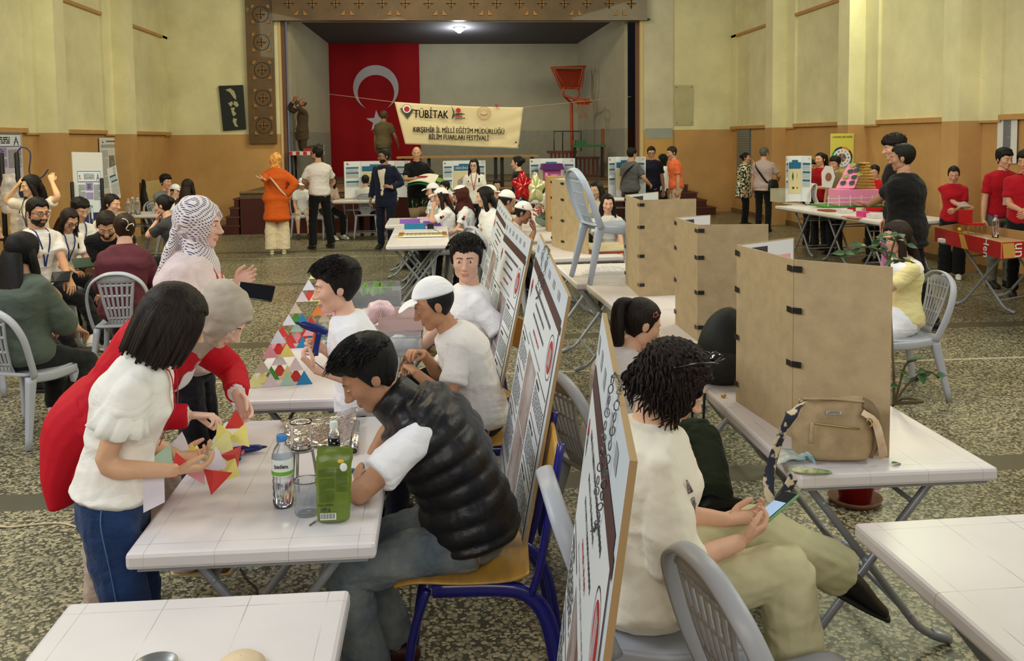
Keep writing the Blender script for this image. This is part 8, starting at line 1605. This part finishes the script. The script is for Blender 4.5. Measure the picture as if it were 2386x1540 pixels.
# tall houseplant behind the nearest booth
pz=G(1992,1168); t=thing('ficus_plant','tall leafy plant in a red pot, branches showing right of the nearest booth','plant',(pz.x,pz.y,0)); b=MB(); b.lathe([(.001,0),(.075,0),(.10,.16),(.108,.16),(.108,.19),(.095,.19),(.09,.17),(.001,.17)],24,(pz.x,pz.y,0)); b.build('pot',mat('pot_red',(150,24,30),r=.4),t); b=MB(); b.lathe([(.001,0),(.12,0),(.135,.03),(.13,.03),(.115,.008),(.001,.008)],24,(pz.x,pz.y,0)); b.build('saucer',mat('saucer_brown',(120,82,60),r=.5),t)
s_=MB(); lv=MB(); rn=random.Random(12); root0=np.array((pz.x,pz.y,.17)); jn=np.array(D(2083,940,3.62))
def br(P,rad_,ends):
    s_.tube(P,rad_,6,4); 
    Q=cat(np.array([list(p_) for p_ in P]),6)
    for k in range(int(len(Q)*.35),len(Q),2):
        for _ in range(ends):
            a=rn.uniform(0,6.28); leaf(lv,Q[k],(math.cos(a),math.sin(a),rn.uniform(-.6,.5)),(rn.uniform(-.4,.4),-.6,.8),rn.uniform(.036,.06),.48)
edge=np.array((D(2084,1000,3.62))); 
br([root0,root0+(.25,.1,.30),np.array((edge[0]+.12,edge[1],.75)),jn],.007,0)
br([jn,D(2095,900,3.62),D(2110,850,3.65),D(2135,838,3.6)],.005,1); br([jn,D(2120,890,3.55),D(2160,865,3.5),D(2188,880,3.5)],.004,1)
br([jn,D(2082,860,3.7),D(2078,790,3.8),D(2074,700,3.9),D(2072,610,4.0)],.006,0)
br([D(2072,610,4.0),D(2050,585,4.0),D(2010,575,4.0),D(1970,590,4.0)],.004,2); br([D(2072,610,4.0),D(2060,575,4.05),D(2045,550,4.05)],.004,2); br([D(2072,610,4.0),D(2085,560,3.95),D(2100,545,3.95),D(2112,570,3.9)],.004,1); br([D(2072,612,4.0),D(2090,606,3.9),D(2125,610,3.9)],.003,1)
s_.build('stems',mat('twig_brown',(84,74,48),r=.7),t); lv.build('leaves',mlf,t)
b=MB(); b.loft([D(2058,560,4.05),D(2062,590,4.05),D(2062,625,4.05)],[.018]*3,[.002]*3,(1,0,0),6,2); b.build('pink_ribbon',mat('ribbon_pink',(236,150,200),r=.5),t); b=MB(); b.loft([pz+Vector((.05,-.08,.5)),pz+Vector((.03,-.10,.3)),pz+Vector((.06,-.11,.1))],[.02]*3,[.002]*3,(1,0,0),6,2); b.build('pink_ribbon',mat('ribbon_pink',(236,150,200),r=.5),t)
# floor cables
b=MB(); b.tube([G(x,y,.006) for x,y in ((-40,1222),(20,1228),(80,1222),(140,1219),(180,1228))],.0045,6,4); tag(b.build('power_cable',mat('cable_cream',(206,190,160),r=.5)),'cream power cable crossing the floor at the left edge','cable')
b=MB(); c=G(565,1322,.0); 
b.tube([(c.x+.13*math.cos(q)*(1-.01*i),c.y+.10*math.sin(q)+.004*i,.006+.003*i) for i,q in enumerate(np.linspace(0,6*math.pi,40))],.0045,6,1); tag(b.build('cable_coil',mat('cable_white',(210,210,206),r=.5)),'coiled white cable on the floor under the near table','cable')
b=MB(); b.tube([G(x,y,.006) for x,y in ((560,1325),(575,1350),(596,1368),(600,1385))],.004,6,4); tag(b.build('power_cable',mbk),'thin black cable on the floor under the near table','cable')
# identity card of the girl with the bob
pc=D(358,1150,2.72); b=MB(); b.quad(D(334,1195,2.70),D(384,1170,2.72),D(382,1080,2.76),D(332,1085,2.74),.002); tag(b.build('name_card',mat('card_lilac',(214,208,222),r=.4)),'large blank white name card hanging from the red lanyard of the girl with the bob','card')
